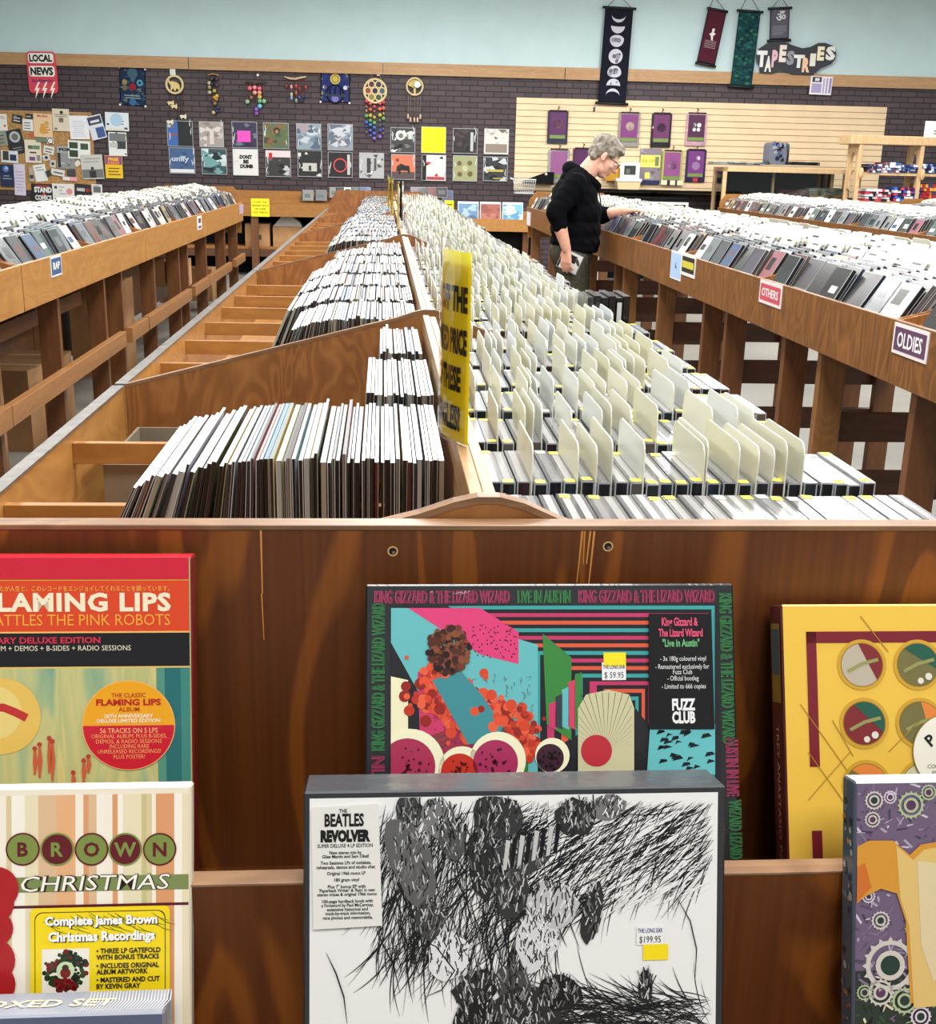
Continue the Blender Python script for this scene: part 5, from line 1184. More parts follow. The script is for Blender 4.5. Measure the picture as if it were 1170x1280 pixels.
F, w, h = wrect(400.5, 90, 437.5, 128.5, .006, -1)
t = thing('wall_hanging', 'square navy and gold printed cloth with moon and bridge, pinned by its corners', 'tapestry', mat=F)
b = MB(F); b.box(-w / 2, w / 2, -h / 2, h / 2, -.003, 0, (22, 22, 26)); b.rect(-.46 * w, -.46 * h, .46 * w, .46 * h, .001, (52, 62, 116))
wash([(190, 170, 90), (120, 130, 90)], 30, .03, .07, seed=51)(b, w, h); b.poly([(p[0] * w, p[1] * h) for p in ((-.34, -.36), (.34, -.36), (.4, .2), (.2, .42), (-.2, .42), (-.4, .2))], (44, 54, 112), .003)
b.disc(0, .27 * h, .17 * w, .0036, (206, 186, 90)); b.ring(0, .27 * h, .1 * w, .12 * w, .004, (90, 80, 40)); b.disc(0, -.36 * h, .12 * w, .0036, (130, 120, 190)); b.ring(0, -.22 * h, .26 * w, .32 * w, .0038, (26, 26, 40)); b.rect(-.34 * w, -.3 * h, .34 * w, -.2 * h, .004, (60, 70, 84))
for x in (-.18, .0, .18): b.rect((x - .03) * w, -.24 * h, (x + .03) * w, .0, .0042, (30, 32, 50))
dots([(-.34, -.0, .07, (210, 206, 220)), (.34, .0, .07, (210, 206, 220))])(b, w, h); b.build('cloth', M['cloth'], t); grommets(F, w, h, t)
# ---------------------------------------------------------------- wind chimes
def chime(px, py, lab):
    o = onwall(px, py, .03); F = frame(o, WU, (0, 0, 1)); t = thing('wind_chime', lab, 'wind chime', mat=F, group='wind chimes on the brick wall')
    k = (onwall(px + 10, py, .03) - onwall(px, py, .03)).dot(WU) / 10   # metres per photo pixel here
    def q(x, y): return ((x - px) * k, -(y - py) * k)
    return t, F, k, q
def part_tube(t, F, pts, r, c, name):
    b = MB(F); b.tube([(p[0], p[1], p[2] if len(p) > 2 else 0) for p in pts], r, c, 6); return b.build(name, M['print'], t)
def torus(F, cx, cy, r, rr, c, n=26):
    b = MB(F); b.tube([(cx + r * math.cos(2 * math.pi * i / n), cy + r * math.sin(2 * math.pi * i / n), 0) for i in range(n + 1)], rr, c, 6, cap=False); return b
TAN, WOODC = (226, 206, 160), (206, 176, 120)
t, F, k, q = chime(217, 82, 'wooden elephant ring chime hanging right of the blue cloth')
x, y = q(217, 104.5); R_ = 10.3 * k
torus(F, x, y, R_, .016, TAN).build('ring', M['print'], t)
b = MB(F); b.prism([(x + p[0] * R_, y + p[1] * R_) for p in ((-.75, .35), (-.62, .6), (-.5, .3), (-.3, .42), (0, .35), (.35, .25), (.62, -.05), (.66, -.45), (.5, -.7), (.38, -.5), (.2, -.45), (.15, -.72), (-.05, -.72), (-.1, -.5), (-.3, -.5), (-.35, -.7), (-.52, -.66), (-.45, -.2), (-.55, .05), (-.66, .1))], -.004, .004, (222, 196, 130)); b.build('elephant', M['print'], t)
b = MB(F); a0, a1 = q(212, 82), q(219, 93); b.box(a0[0], a1[0], a1[1], a0[1], -.002, .002, (226, 226, 222)); b.build('price_tag', M['print'], t)
for xx, ye, el in ((209, 152, 150), (211, 128, 127), (215, 133, 131), (219, 150, None), (223, 146, None), (226, 144, 143)):
    part_tube(t, F, [q(xx, 114), q(xx, ye)], .003, (60, 50, 44), 'cord')
    if el:
        cx, cy = q(xx, el); b = MB(F); b.prism([(cx + p[0] * .05, cy + p[1] * .05) for p in ((-.9, .3), (-.4, .5), (.3, .45), (.8, .8), (.9, -.1), (.6, -.6), (.3, -.2), (-.2, -.2), (-.4, -.6), (-.6, -.1))], -.005, .005, (226, 206, 150) if el < 140 else (232, 224, 200)); b.build('elephant', M['print'], t)
t, F, k, q = chime(266, 84, 'small dark beaded chime under a bamboo hoop, second from the left')
part_tube(t, F, [q(266, 82), q(266, 92)], .002, (90, 80, 70), 'cord'); part_tube(t, F, [q(259, 94), q(263, 92.3), (q(266, 92)[0], q(266, 92)[1], .01), q(270, 92.3), q(273, 94)], .008, (190, 140, 90), 'hoop')
for xx, ys, cs in ((261, (103, 108, 114), ((206, 196, 160), (170, 160, 110), (196, 186, 150))), (264, (98, 104), ((56, 70, 60), (40, 40, 60))), (267, (112, 120, 127), ((190, 180, 90), (206, 160, 60), (150, 130, 80))), (270, (98, 105, 118, 132), ((70, 40, 80), (90, 50, 96), (216, 190, 70), (60, 60, 90))), (265, (125, 138), ((96, 50, 70), (206, 186, 120))), (269, (122, 136), ((190, 130, 60), (50, 60, 120)))):
    part_tube(t, F, [q(xx, 93), q(xx, ys[-1])], .002, (60, 54, 50), 'cord')
    for yy, c in zip(ys, cs): b = MB(F); p = q(xx, yy); b.ball((p[0], p[1], .01), .026, c, 8); b.build('bead', M['case'], t)
t, F, k, q = chime(317, 82, 'coloured glass chime under a wavy branch, third from the left')
for e in ((307, 103), (331, 101)): part_tube(t, F, [q(317, 82), q(*e)], .002, (120, 110, 100), 'cord')
part_tube(t, F, [q(306, 103), q(312, 101.5), q(317, 103.5), q(323, 101.5), q(328, 102.5), q(332, 100)], .010, (70, 60, 54), 'branch')
b = MB(F); p = q(322, 93); b.disc(p[0], p[1], .016, .006, (230, 228, 222), n=10); b.build('price_tag', M['print'], t)
for xx, ys, cs in ((308, (125,), ((150, 190, 150),)), (311.5, (109,), ((230, 120, 130),)), (313, (120,), ((120, 90, 50),)), (317.5, (108, 114), ((240, 130, 150), (236, 160, 140))), (319, (134, 139), ((120, 90, 190), (130, 70, 150))), (323.5, (109, 114, 119, 124, 130), ((232, 90, 120), (240, 150, 120), (200, 180, 90), (110, 170, 120), (110, 200, 230))), (329, (124,), ((130, 190, 140),))):
    part_tube(t, F, [q(xx, 102), q(xx, ys[-1])], .0025, (150, 70, 40), 'cord')
    for yy, c in zip(ys, cs): b = MB(F); p = q(xx, yy); b.ball((p[0], p[1], .01), .030, c, 8, (1, 1, .5)); b.build('glass_disc', M['case'], t)
t, F, k, q = chime(369, 95, 'driftwood chime with red and blue drops left of the navy cloth')
part_tube(t, F, [q(355.5, 96), q(361, 98), q(369, 98.5), q(377, 96.5), q(383, 95.5)], [.010, .014, .015, .014, .008], (214, 186, 150), 'driftwood')
for xx, ys, cs in ((358, (107,), ((160, 50, 60),)), (364, (108, 117, 121), ((236, 160, 170), (206, 206, 160), (130, 170, 230))), (370, (107, 115, 124), ((206, 70, 80), (190, 90, 60), (130, 180, 140))), (374, (110, 120), ((150, 60, 50), (60, 80, 150))), (382, (108, 119), ((190, 60, 80), (40, 60, 120))), (377, (124,), ((40, 50, 110),))):
    part_tube(t, F, [q(xx, 98), q(xx, ys[-1])], .0025, (150, 60, 40), 'cord')
    for yy, c in zip(ys, cs): b = MB(F); p = q(xx, yy); b.ball((p[0], p[1], .01), .022, c, 8, (.8, 1.3, .6)); b.build('drop', M['case'], t)
t, F, k, q = chime(470, 84, 'large seven circle chime trailing a rainbow of beads')
for e in ((463, 97), (477, 99)): part_tube(t, F, [q(470, 84), q(*e)], .003, (170, 150, 120), 'cord')
b = MB(F); p = q(473, 91); b.box(p[0] - .02, p[0] + .02, p[1] - .03, p[1] + .03, -.002, .002, (226, 216, 206)); b.build('price_tag', M['print'], t)
x, y = q(468.8, 112); R_ = 14 * k; torus(F, x, y, R_, .015, TAN).build('ring', M['print'], t)
for i, c in enumerate(((44, 34, 60), (90, 40, 46), (52, 46, 70), (60, 100, 110), (60, 86, 60), (150, 130, 60), (150, 70, 50))):
    an = [None, 120, 60, 0, -60, -120, 180][i]; cx, cy = (x, y) if an is None else (x + R_ * .63 * math.cos(math.radians(an)), y + R_ * .63 * math.sin(math.radians(an)))
    torus(F, cx, cy, R_ * .29, .009, TAN, 16).build('small_ring', M['print'], t); b = MB(F); b.disc(cx, cy, R_ * .28, -.004, c, n=16); b.build('glass_disc', M['case'], t)
RB = [(206, 70, 80), (226, 110, 80), (206, 180, 80), (110, 170, 90), (50, 110, 180), (60, 90, 200), (130, 100, 200)]
for j, (xx, y0, y1) in enumerate(((458, 125, 161), (463, 128, 166), (468, 130, 169), (475, 127, 166), (479.5, 126, 163))):
    part_tube(t, F, [q(xx, y0 - 4), q(xx, y1)], .0025, (110, 80, 60), 'cord')
    for i in range(7):
        p = q(xx, y0 + (y1 - y0) * i / 6 + rw.uniform(-1, 1)); b = MB(F); b.ball((p[0], p[1], .008), rw.choice((.014, .022, .026)), RB[i], 8, (1, 1, .6)); b.build('bead', M['case'], t)
t, F, k, q = chime(518.5, 96, 'round tree of life chime with five small bells, rightmost')
x, y = q(518.5, 107.5); R_ = 10 * k; torus(F, x, y, R_, .013, (222, 204, 156)).build('ring', M['print'], t)
b = MB(F); b.prism([(x - .012, y - R_), (x + .012, y - R_), (x + .016, y - .01), (x - .016, y - .01)], -.003, .003, (214, 184, 110))
for i in range(9):
    an = math.radians(20 + i * 17.5); b.stroke([(x, y - .02), (x + R_ * .5 * math.cos(an), y - .01 + R_ * .5 * math.sin(an)), (x + R_ * .95 * math.cos(an), y + R_ * .9 * math.sin(an))], .014, .003, (206, 176, 100), taper=False); b.disc(x + R_ * .65 * math.cos(an), y + R_ * .6 * math.sin(an), .018, .004, (222, 196, 120), n=8)
b.build('tree', M['print'], t)
b = MB(F); p = q(521.8, 105); b.disc(p[0], p[1], .040, .010, (240, 240, 238), n=14); b.build('price_tag', M['print'], t)
for xx, ye in ((510.5, 143), (513.5, 147), (518.5, 147), (522.5, 147), (526, 143)):
    part_tube(t, F, [q(xx, 117), q(xx, ye - 2)], .0025, (150, 130, 120), 'cord'); b = MB(F); p = q(xx, ye); b.tube([(p[0], p[1] + .03, .006), (p[0], p[1] - .03, .006)], [.010, .016], (222, 190, 160), 8); b.build('bell', M['case'], t)
# ---------------------------------------------------------------- banners on the teal wall
def banner(lab, tl, tr, bl, br, c, edge, hang, rod=3, off=.06):
    TLv, TRv, BLv, BRv = (onwall(p[0], p[1], off) for p in (tl, tr, bl, br))
    u = (TRv - TLv); v = ((TLv + TRv) - (BLv + BRv)); o = (TLv + TRv + BLv + BRv) / 4; F = frame(o, u, v); w, h = u.length, v.length / 2
    t = thing('hanging_banner', lab, 'banner', mat=F, group='banners hung above the brick')
    b = MB(F); b.box(-w / 2, w / 2, -h / 2, h / 2, -.003, 0, edge); b.rect(-w / 2 + .012, -h / 2 + .03, w / 2 - .012, h / 2 - .012, .001, c)
    k = w / (tr[0] - tl[0])
    for sy, e0, e1 in ((1, rod, rod), (-1, rod, rod)):
        r = MB(F); r.tube([(-w / 2 - e0 * k, sy * h / 2, .002), (w / 2 + e1 * k, sy * h / 2, .002)], .016, (22, 22, 28), 8); r.build('rod', M['print'], t)
    hp = onwall(hang[0], hang[1], off); lp = F.inverted() @ hp
    for sx in (-1, 1):
        r = MB(F); r.tube([(sx * w * .45, h / 2, .002), (lp.x, lp.y, .002)], .004, (70, 74, 78), 5); r.build('cord', M['print'], t)
    return t, F, w, h, b
t, F, w, h, b = banner('tall black banner showing seven moon phases', (757, 9), (792, 11), (748, 128), (781, 131), (26, 28, 42), (22, 24, 36), (774, -6), 3.5)
MOON = (206, 204, 216)
for yy, ph in ((.43, -.80), (.317, -.55), (.175, -.2), (0, 0), (-.175, .2), (-.3125, .55), (-.417, .80)):
    r = .125 * w * 2; n = 22; pts = []
    if ph <= 0: pts = [(r * math.cos(math.pi + math.pi * i / n), r * math.sin(math.pi + math.pi * i / n)) for i in range(n + 1)] + [(r * math.cos(math.pi * i / n), r * (1 + 2 * ph if ph else 1) * math.sin(math.pi * i / n) * (1 if True else 0)) for i in range(n + 1)]
    else: pts = [(r * math.cos(math.pi * i / n), r * math.sin(math.pi * i / n)) for i in range(n + 1)] + [(r * math.cos(math.pi + math.pi * i / n), r * (1 - 2 * ph) * math.sin(math.pi + math.pi * i / n)) for i in range(n + 1)]
    m_ = MB(F); m_.poly([(p[0], p[1] + yy * h) for p in pts], MOON, .003)
    rr = random.Random(int(yy * 100))
    for i in range(9):
        a_, q_ = rr.uniform(0, 6.28), rr.uniform(0, .7) * r; x, y = q_ * math.cos(a_), q_ * math.sin(a_)
        lim = (1 + 2 * ph) if ph <= 0 else (1 - 2 * ph)
        if (ph <= 0 and y > lim * r * .7 - .02) or (ph > 0 and y < -lim * r * .7 + .02): continue
        m_.disc(x, y + yy * h, rr.uniform(.012, .03), .0036 + i * .0002, rr.choice(((120, 120, 134), (150, 150, 162), (90, 90, 104))), n=9)
    m_.build('moon', M['print'], t)
b.build('cloth', M['cloth'], t)
t, F, w, h, b = banner('narrow maroon banner with a white figure and fine script', (884, 10), (907, 14.5), (873, 79.5), (894, 83), (84, 34, 50), (28, 24, 34), (893, -4), 1.5)
b.poly([(p[0] * .05, p[1] * .07 + .05 * h) for p in ((-.3, 1), (.4, 1.1), (.3, .4), (.9, .2), (.3, -.1), (.4, -1), (0, -.9), (-.3, -.2), (-.8, .0), (-.2, .4))], (236, 236, 236), .003)
for i in range(5): b.rect(-.32 * w, (-.07 - .03 * i) * h, .3 * w, (-.06 - .03 * i) * h, .003, (170, 150, 160))
b.build('cloth', M['cloth'], t)
t, F, w, h, b = banner('long dark green leafy patterned banner', (922, 13), (949, 15), (915, 107.5), (941, 109.5), (26, 66, 68), (22, 52, 56), (936, -8), 3)
wash([(34, 96, 84), (24, 52, 66), (48, 116, 92), (20, 44, 54), (30, 80, 86)], 170, .05, .16, seed=60)(b, w, h); b.build('cloth', M['cloth'], t)
t, F, w, h, b = banner('short grey banner with a white symbol and script', (963, 11), (987, 10), (963, 51), (984.5, 50.5), (98, 98, 112), (30, 32, 44), (976, -4), 3)
b.text('ॐ', .06 * w, .10 * h, .26 * h, .003, (232, 232, 236), 'C', .02)
for i in range(6): b.rect(-.36 * w, (-.06 - .05 * i) * h, (.36 if i < 4 else .2) * w, (-.045 - .05 * i) * h, .003, (160, 160, 172))
b.build('cloth', M['cloth'], t)
# ---------------------------------------------------------------- TAPESTRIES sign
F, w, h = wrect(945, 52, 1045, 94, .07)
t = thing('painted_sign', 'dark curvy sign spelling TAPESTRIES in mixed letters above the wood trim', 'sign', mat=F)
kx, ky = w / 616.0, h / 258.0
def sp_(x, y): return ((x - 490 - 308) * kx, (322 + 129 - y) * ky)
b = MB(F); b.prism([sp_(*p) for p in ((492, 430), (505, 385), (560, 345), (620, 325), (690, 322), (760, 350), (840, 372), (900, 360), (960, 328), (1010, 325), (1070, 345), (1104, 400), (1100, 450), (1070, 490), (1000, 520), (940, 576), (780, 576), (740, 556), (680, 552), (625, 574), (528, 570), (525, 520), (497, 480))][::-1], -.012, 0, (46, 48, 58)); b.build('board', M['print'], t)
for ch, x, yb_, cp, c, wd in (('T', 535, 515, 405, (240, 240, 240), 80), ('A', 587, 552, 445, (236, 236, 232), 52), ('P', 634, 515, 398, (240, 190, 206), 44), ('E', 693, 473, 358, (244, 232, 224), 54), ('S', 755, 494, 400, (150, 152, 158), 60), ('T', 822, 516, 428, (240, 240, 240), 84), ('R', 880, 548, 448, (250, 206, 170), 58), ('I', 928, 500, 415, (240, 236, 226), 44), ('E', 985, 455, 360, (250, 240, 210), 54), ('S', 1060, 450, 358, (238, 238, 236), 74)):
    p = sp_(x, yb_); b = MB(F); b.text(ch, p[0], p[1], (yb_ - cp) * ky, .003, c, 'C', .06, width=wd * kx); b.build('letter', M['print'], t)
F, w, h = wrect(1012.5, 95.5, 1040, 118.5, .05, -1)
sheet('leaflet', 'white and lilac fanned leaflet taped under the dark curvy sign', 'flyer', F, w, h, (238, 236, 240), blocks((-.42, -.4, .02, .1, (176, 160, 206)), (.08, -.42, .16, .4, (190, 176, 214)), (.22, -.42, .3, .42, (180, 164, 210)), (.36, -.4, .46, .42, (160, 140, 196)), (-.42, .18, .0, .46, (60, 56, 70)), (-.3, .24, -.1, .4, (226, 226, 230))))
# ================================================================== slatwall and what hangs on it
F, w, h = wrect(644.5, 128.5, 1103, 244, .0)
t = thing('slatwall', 'wide maple slatwall panel of horizontal boards on the brick wall', 'display panel', mat=F)
b = MB(F); b.box(-w / 2, w / 2, -h / 2, h / 2, 0, .006); b.build('back_board', M['trim'], t)
n = int(round(h / .0765)); b = MB(F)
for i in range(n):
    y0 = h / 2 - (i + 1) * h / n; b.box(-w / 2, w / 2, y0 + .006, y0 + h / n - .001, .006, .020)
b.build('slats', M['slat'], t)
def hanging_pack(x0, y0, x1, y1, lab, pc, outer, art=None, off=.05):
    F, w, h = wrect(x0, y0, x1, y1, off)
    t = thing('packaged_tapestry', lab, 'packaged tapestry', mat=F, group='packaged tapestries on the slatwall')
    b = MB(F); b.box(-w / 2, w / 2, -h / 2, h / 2, -.03, 0, outer); wash([vary(outer, 30) for _ in range(4)], 8, .1, .2, seed=int(x0))(b, w, h); b.build('folded_cloth', M['gloss'], t)
    b = MB(F); b.box(-.40 * w, .40 * w, -.36 * h, .46 * h, .001, .003, pc); b.rect(-.38 * w, -.34 * h, .38 * w, -.24 * h, .0036, (120, 150, 70))
    if art: art(b, w, h)
    b.build('insert_card', M['gloss'], t)
    b = MB(F); b.tube([(-.42 * w, h / 2 + .004, 0), (.42 * w, h / 2 + .004, 0)], .010, (60, 34, 50), 6)
    b.tube([(0, h / 2 + .006, 0), (0, h / 2 + .03, 0), (.016, h / 2 + .045, 0), (.0, h / 2 + .06, -.02)], .006, (60, 58, 60), 6); b.build('hanger', M['print'], t)
def c4(x0, y0, x1, y1): return (630 + x0 / 4.333, y0 / 4.333, 630 + x1 / 4.333, y1 / 4.333)
PUR = (104, 44, 100)
hanging_pack(*c4(236, 602, 346, 778), 'purple pack with black and white edges, top left on the slatwall', (92, 44, 96), (40, 40, 60), dots([(0, .1, .2, (150, 100, 60)), (0, .1, .12, (92, 44, 96))]))
hanging_pack(*c4(620, 612, 735, 795), 'purple pack in grey green cloth, top row above the man', (130, 60, 124), (150, 146, 140), both(dots([(.04, .1, .2, (196, 170, 160))]), wash([(190, 160, 180)], 5, .06, .14, seed=71)))
hanging_pack(*c4(798, 615, 906, 798), 'purple pack in black cloth, top row second from the right', (110, 50, 100), (20, 20, 26), both(dots([(0, .08, .22, (60, 60, 66))]), wash([(210, 206, 210)], 3, .04, .12, seed=72)))
hanging_pack(*c4(985, 615, 1098, 790), 'pink edged purple pack with a white butterfly, top row right', (84, 40, 74), (196, 156, 170), dots([(-.12, .14, .1, (240, 240, 240)), (.12, .14, .1, (240, 240, 240)), (-.1, .0, .08, (240, 240, 240)), (.1, .0, .08, (240, 240, 240))]))
hanging_pack(*c4(240, 812, 353, 992), 'purple and silver pack in the lower row, left of the man', (150, 90, 140), (150, 156, 150), wash([(220, 206, 216), (130, 70, 120)], 8, .06, .14, seed=73))
hanging_pack(*c4(372, 805, 480, 985), 'plain dark purple pack partly behind the man', (84, 36, 86), (66, 30, 70))
F, w, h = wrect(*c4(735, 805, 848, 1000), .05)
t = thing('packaged_tapestry', 'grey pack with two yellow notes in the lower row', 'packaged tapestry', mat=F, group='packaged tapestries on the slatwall')
b = MB(F); b.box(-w / 2, w / 2, -h / 2, h / 2, -.03, 0, (140, 130, 140)); wash([(170, 160, 170), (110, 104, 116)], 14, .08, .2, seed=74)(b, w, h); b.rect(-.5 * w, -.5 * h, .5 * w, -.38 * h, .002, (40, 44, 90)); b.build('folded_cloth', M['gloss'], t)
for r in ((-.48, -.02, .46, .32), (-.24, -.34, .0, -.16)):
    b = MB(F); b.box(r[0] * w, r[2] * w, r[1] * h, r[3] * h, .002, .004, (240, 236, 110)); 
    if r[2] > .3: b.text('30% OFF', -.1 * w, .12 * h, .08 * h, .005, (190, 180, 40), 'C', .04); b.rect(.22 * w, .02 * h, .4 * w, .28 * h, .005, (120, 124, 90))
    b.build('yellow_note', M['print'], t)
b = MB(F); b.tube([(0, h / 2, 0), (0, h / 2 + .04, -.02)], .006, (60, 58, 60), 6); b.build('hanger', M['print'], t)
hanging_pack(*c4(855, 818, 965, 1003), 'purple and lime pack spilling striped cloth, lower row', (150, 80, 140), (170, 180, 90), both(dots([(.05, .1, .24, (226, 216, 216))]), blocks((-.5, -.5, .6, -.36, (226, 226, 190)), (-.2, -.5, -.05, -.36, (40, 44, 50)), (.2, -.5, .3, -.36, (60, 64, 60)))), off=.07)
hanging_pack(*c4(985, 812, 1092, 985), 'purple pack in navy cloth, lower row right', (120, 60, 130), (40, 36, 70), both(dots([(.1, .24, .1, (226, 220, 226)), (0, .0, .2, (150, 120, 160))]), blocks((-.1, -.5, .15, -.38, (196, 60, 70)))))
b = MB(frame(onwall(742.6, 137, .022), WU, (0, 0, 1))); b.box(-.012, .012, -.03, .03, 0, .004, (70, 66, 60)); b.tube([(0, .02, .004), (0, .02, .10), (0, .035, .11)], .004, (70, 66, 60), 6)
tag(b.build('slatwall_hook', M['print'], origin=onwall(742.6, 137, .022)), 'empty metal hook on the slatwall below the moon banner', 'hook')
# ---------------------------------------------------------------- long black ledge, wire basket, cloth, keepsake box
def wbox(px0, px1, pyt, pyb, off0, off1):
    """box in the wall frame: front face measured in photo pixels at distance off1 from the wall"""
    a, c = onwall(px0, pyt, off1), onwall(px1, pyb, off1)
    return a.dot(WU), c.dot(WU), c.z, a.z
WB = Matrix.Identity(4)
n_ = Vector((WK, 1, 0)).normalized()           # into the wall
for i in range(3): WB[i][0], WB[i][1], WB[i][2], WB[i][3] = WU[i], n_[i], (0, 0, 1)[i], (Vector((0, WY, 0)) - WU * Vector((0, WY, 0)).dot(WU))[i]
WOFF = (WB.inverted() @ Vector((0, WY, 0))).y
x0, x1, z0, z1 = wbox(645, 906, 231, 240, 0, .3)
t = thing('display_ledge', 'black shelf running under the slatwall', 'shelf', mat=WB @ Matrix.Translation((x0, WOFF, 0)))
za = onwall(770, 236.5, .3).z
b = MB(WB); b.box(x0 + .5, x1, WOFF - .32, WOFF - .001, za - .03, za); b.build('shelf_board', M['dark'], t)
for k in range(3): b = MB(WB); xx = x0 + .7 + k * 1.1; b.prism_ax([(WOFF - .30, za - .03), (WOFF - .001, za - .03), (WOFF - .001, za - .2)], xx, xx + .02, 0); b.build('bracket', M['dark'], t)
# wire basket
o = onwall(655.5, 233, .35); F = frame(o, WU, (0, 0, 1)); t = thing('wire_basket', 'small white wire basket hooked under the left end of the slatwall', 'basket', mat=F)
W2, H2, D2 = .145, .085, .22
for zz in (H2, -H2):
    k_ = 1 if zz > 0 else .82
    b = MB(F); b.tube([(-W2 * k_, zz, 0), (W2 * k_, zz, 0), (W2 * k_, zz, -D2), (-W2 * k_, zz, -D2), (-W2 * k_, zz, 0)], .008, (222, 224, 224), 6); b.build('rim_wire', M['print'], t)
for i in range(11):
    x = -W2 + 2 * W2 * i / 10; b = MB(F); b.tube([(x, H2, 0), (x * .82, -H2, 0), (x * .82, -H2, -D2)], .0035, (206, 208, 208), 5); b.build('wire', M['print'], t)
for i in range(4):
    y = H2 - 2 * H2 * (i + .5) / 4; k_ = 1 - .18 * (i + .5) / 4; b = MB(F); b.tube([(-W2 * k_, y, .001), (W2 * k_, y, .001)], .0035, (206, 208, 208), 5); b.build('wire', M['print'], t)
b = MB(F); b.tube([(-W2 - .04, H2 + .012, 0), (-W2, H2, 0)], .012, (222, 224, 224), 6); b.build('hook', M['print'], t)
F, w, h = wrect(652, 213, 692, 231, .10)
b = MB(F); pts = [(-.5, -.30), (-.2, -.02), (.15, .28), (.32, .42), (.5, .40), (.5, -.5), (.2, -.42), (-.1, -.45)]
b.prism([(p[0] * w, p[1] * h) for p in pts][::-1], -.05, .05, (18, 18, 20)); b.ball((.25 * w, .25 * h, .05), .02, (210, 210, 210), 8)
tag(b.build('folded_cloth', M['cloth'], origin=F.translation), 'black cloth bundle draped behind the wire basket', 'cloth')
o = onwall(786, 239, .30); Fk = frame(Vector((o.x, o.y + .12, za)), WU, (0, 0, 1))
t = thing('gift_basket', 'cream woven basket standing on the black shelf right of the man', 'basket', mat=Fk)
b = MB(Fk); b.prism([(-.135, 0), (.135, 0), (.155, .10), (-.155, .10)], -.1, .12, (226, 200, 156)); b.build('weave', M['cloth'], t)
b = MB(Fk); b.box(-.165, .165, .10, .135, -.11, .13, (240, 238, 230)); b.build('rim', M['cloth'], t)
Fp = Fk @ Matrix.Translation((0.02, .136, .02)); t = thing('picture_frame', 'white framed dark picture standing in the cream basket', 'picture frame', mat=Fp)
b = MB(Fp); b.box(-.125, .125, 0, .20, -.02, 0, (232, 232, 230)); b.build('frame', M['print'], t); b = MB(Fp); b.rect(-.075, .045, .075, .16, .002, (52, 58, 52)); b.rect(-.05, .06, .0, .12, .003, (100, 104, 100)); b.build('picture', M['gloss'], t)
F, w, h = wrect(757, 205, 776, 226, .12)
b = MB(F); b.prism([(p[0] * w, p[1] * h) for p in ((-.5, -.5), (.4, -.5), (.5, .1), (.2, .45), (-.1, .5), (-.5, .2))], -.06, .02, (190, 140, 50)); tag(b.build('cloth_bundle', M['cloth'], origin=F.translation), 'mustard yellow cloth bundle on the black shelf beside the man', 'cloth')
# ---------------------------------------------------------------- low black cabinet with white rim (behind the right racks)
D = .75
x0, x1, z0, z1 = wbox(752, 859, 248.5, 275, 0, D)
t = thing('media_cabinet', 'low black open cabinet with white front rim below the slatwall', 'cabinet', mat=WB @ Matrix.Translation(((x0 + x1) / 2, WOFF - D / 2, 0)))
b = MB(WB); b.box(x0, x1, WOFF - D, WOFF - .15, z1 - .02, z1 + .03); b.build('top', M['dark'], t)
for a, c in ((x0, x0 + .025), (x1 - .025, x1)): b = MB(WB); b.box(a, c, WOFF - D + .03, WOFF - .15, 0, z1 - .02); b.build('side_panel', M['dark'], t)
b = MB(WB); b.box(x0, x1, WOFF - .17, WOFF - .15, 0, z1 - .02); b.build('back_panel', M['dark'], t)
for r in ((x0, x1, z1 - .05, z1 - .02), (x1 - .03, x1, 0, z1 - .05), (x0, x0 + .03, 0, z1 - .05)): b = MB(WB); b.box(r[0], r[1], WOFF - D - .005, WOFF - D + .03, r[2], r[3]); b.build('rim', M['white'], t)
b = MB(WB); b.box((x0 + x1) / 2 - .01, (x0 + x1) / 2 + .01, WOFF - D + .03, WOFF - .17, 0, z1 - .02); b.build('divider', M['dark'], t)
# ---------------------------------------------------------------- glass display case
D = 1.2
x0, x1, z0, z1 = wbox(905, 1073, 208.5, 255, 0, D)
z0 = .55
t = thing('display_case', 'glass display case with pale wood frame and black lining', 'display case', mat=WB @ Matrix.Translation(((x0 + x1) / 2, WOFF - D + .25, 0)))
ya, yb = WOFF - D, WOFF - D + .55
for r in ((x0, x1, ya, ya + .05, z1 - .05, z1), (x0, x1, yb - .05, yb, z1 - .05, z1), (x0, x0 + .05, ya, yb, z1 - .051, z1 - .001), (x1 - .05, x1, ya, yb, z1 - .051, z1 - .001)):
    b = MB(WB); b.box(*r); b.build('top_rail', M['pale'], t)
for xx in (x0, x1 - .045):
    for yy in (ya, yb - .045): b = MB(WB); b.box(xx, xx + .045, yy, yy + .045, 0, z1 - .05); b.build('post', M['pale'], t)
for xx in (x0 + (x1 - x0) * .40, x0 + (x1 - x0) * .83): b = MB(WB); b.box(xx, xx + .03, ya + .26, ya + .29, z0, z1 - .052); b.build('back_post', M['pale'], t)
b = MB(WB); b.box(x0 + .05, x0 + (x1 - x0) * .86, ya + .30, ya + .31, z0, z1 - .052); b.build('lining', M['dark'], t)
b = MB(WB); b.box(x0 + .0, x1 - .0, ya + .002, yb - .002, z0 - .04, z0); b.build('shelf_board', M['pale'], t)
b = MB(WB); b.box(x0 + .05, x1 - .05, ya + .012, ya + .018, z0, z1 - .05); b.build('glass_pane', M['clear'], t)
b = MB(WB); b.box(x0 + .05, x1 - .05, ya + .05, yb - .05, z1 - .018, z1 - .012); b.build('glass_top', M['clear'], t)
b = MB(WB); b.box(x0 + .05, x1 - .05, ya + .312, yb - .05, z1 - .034, z1 - .022); b.build('top_lining', M['dark'], t)
b = MB(WB); b.box(x0 + .02, x0 + .026, ya + .05, yb - .05, z0, z1 - .05); b.build('glass_pane', M['clear'], t)
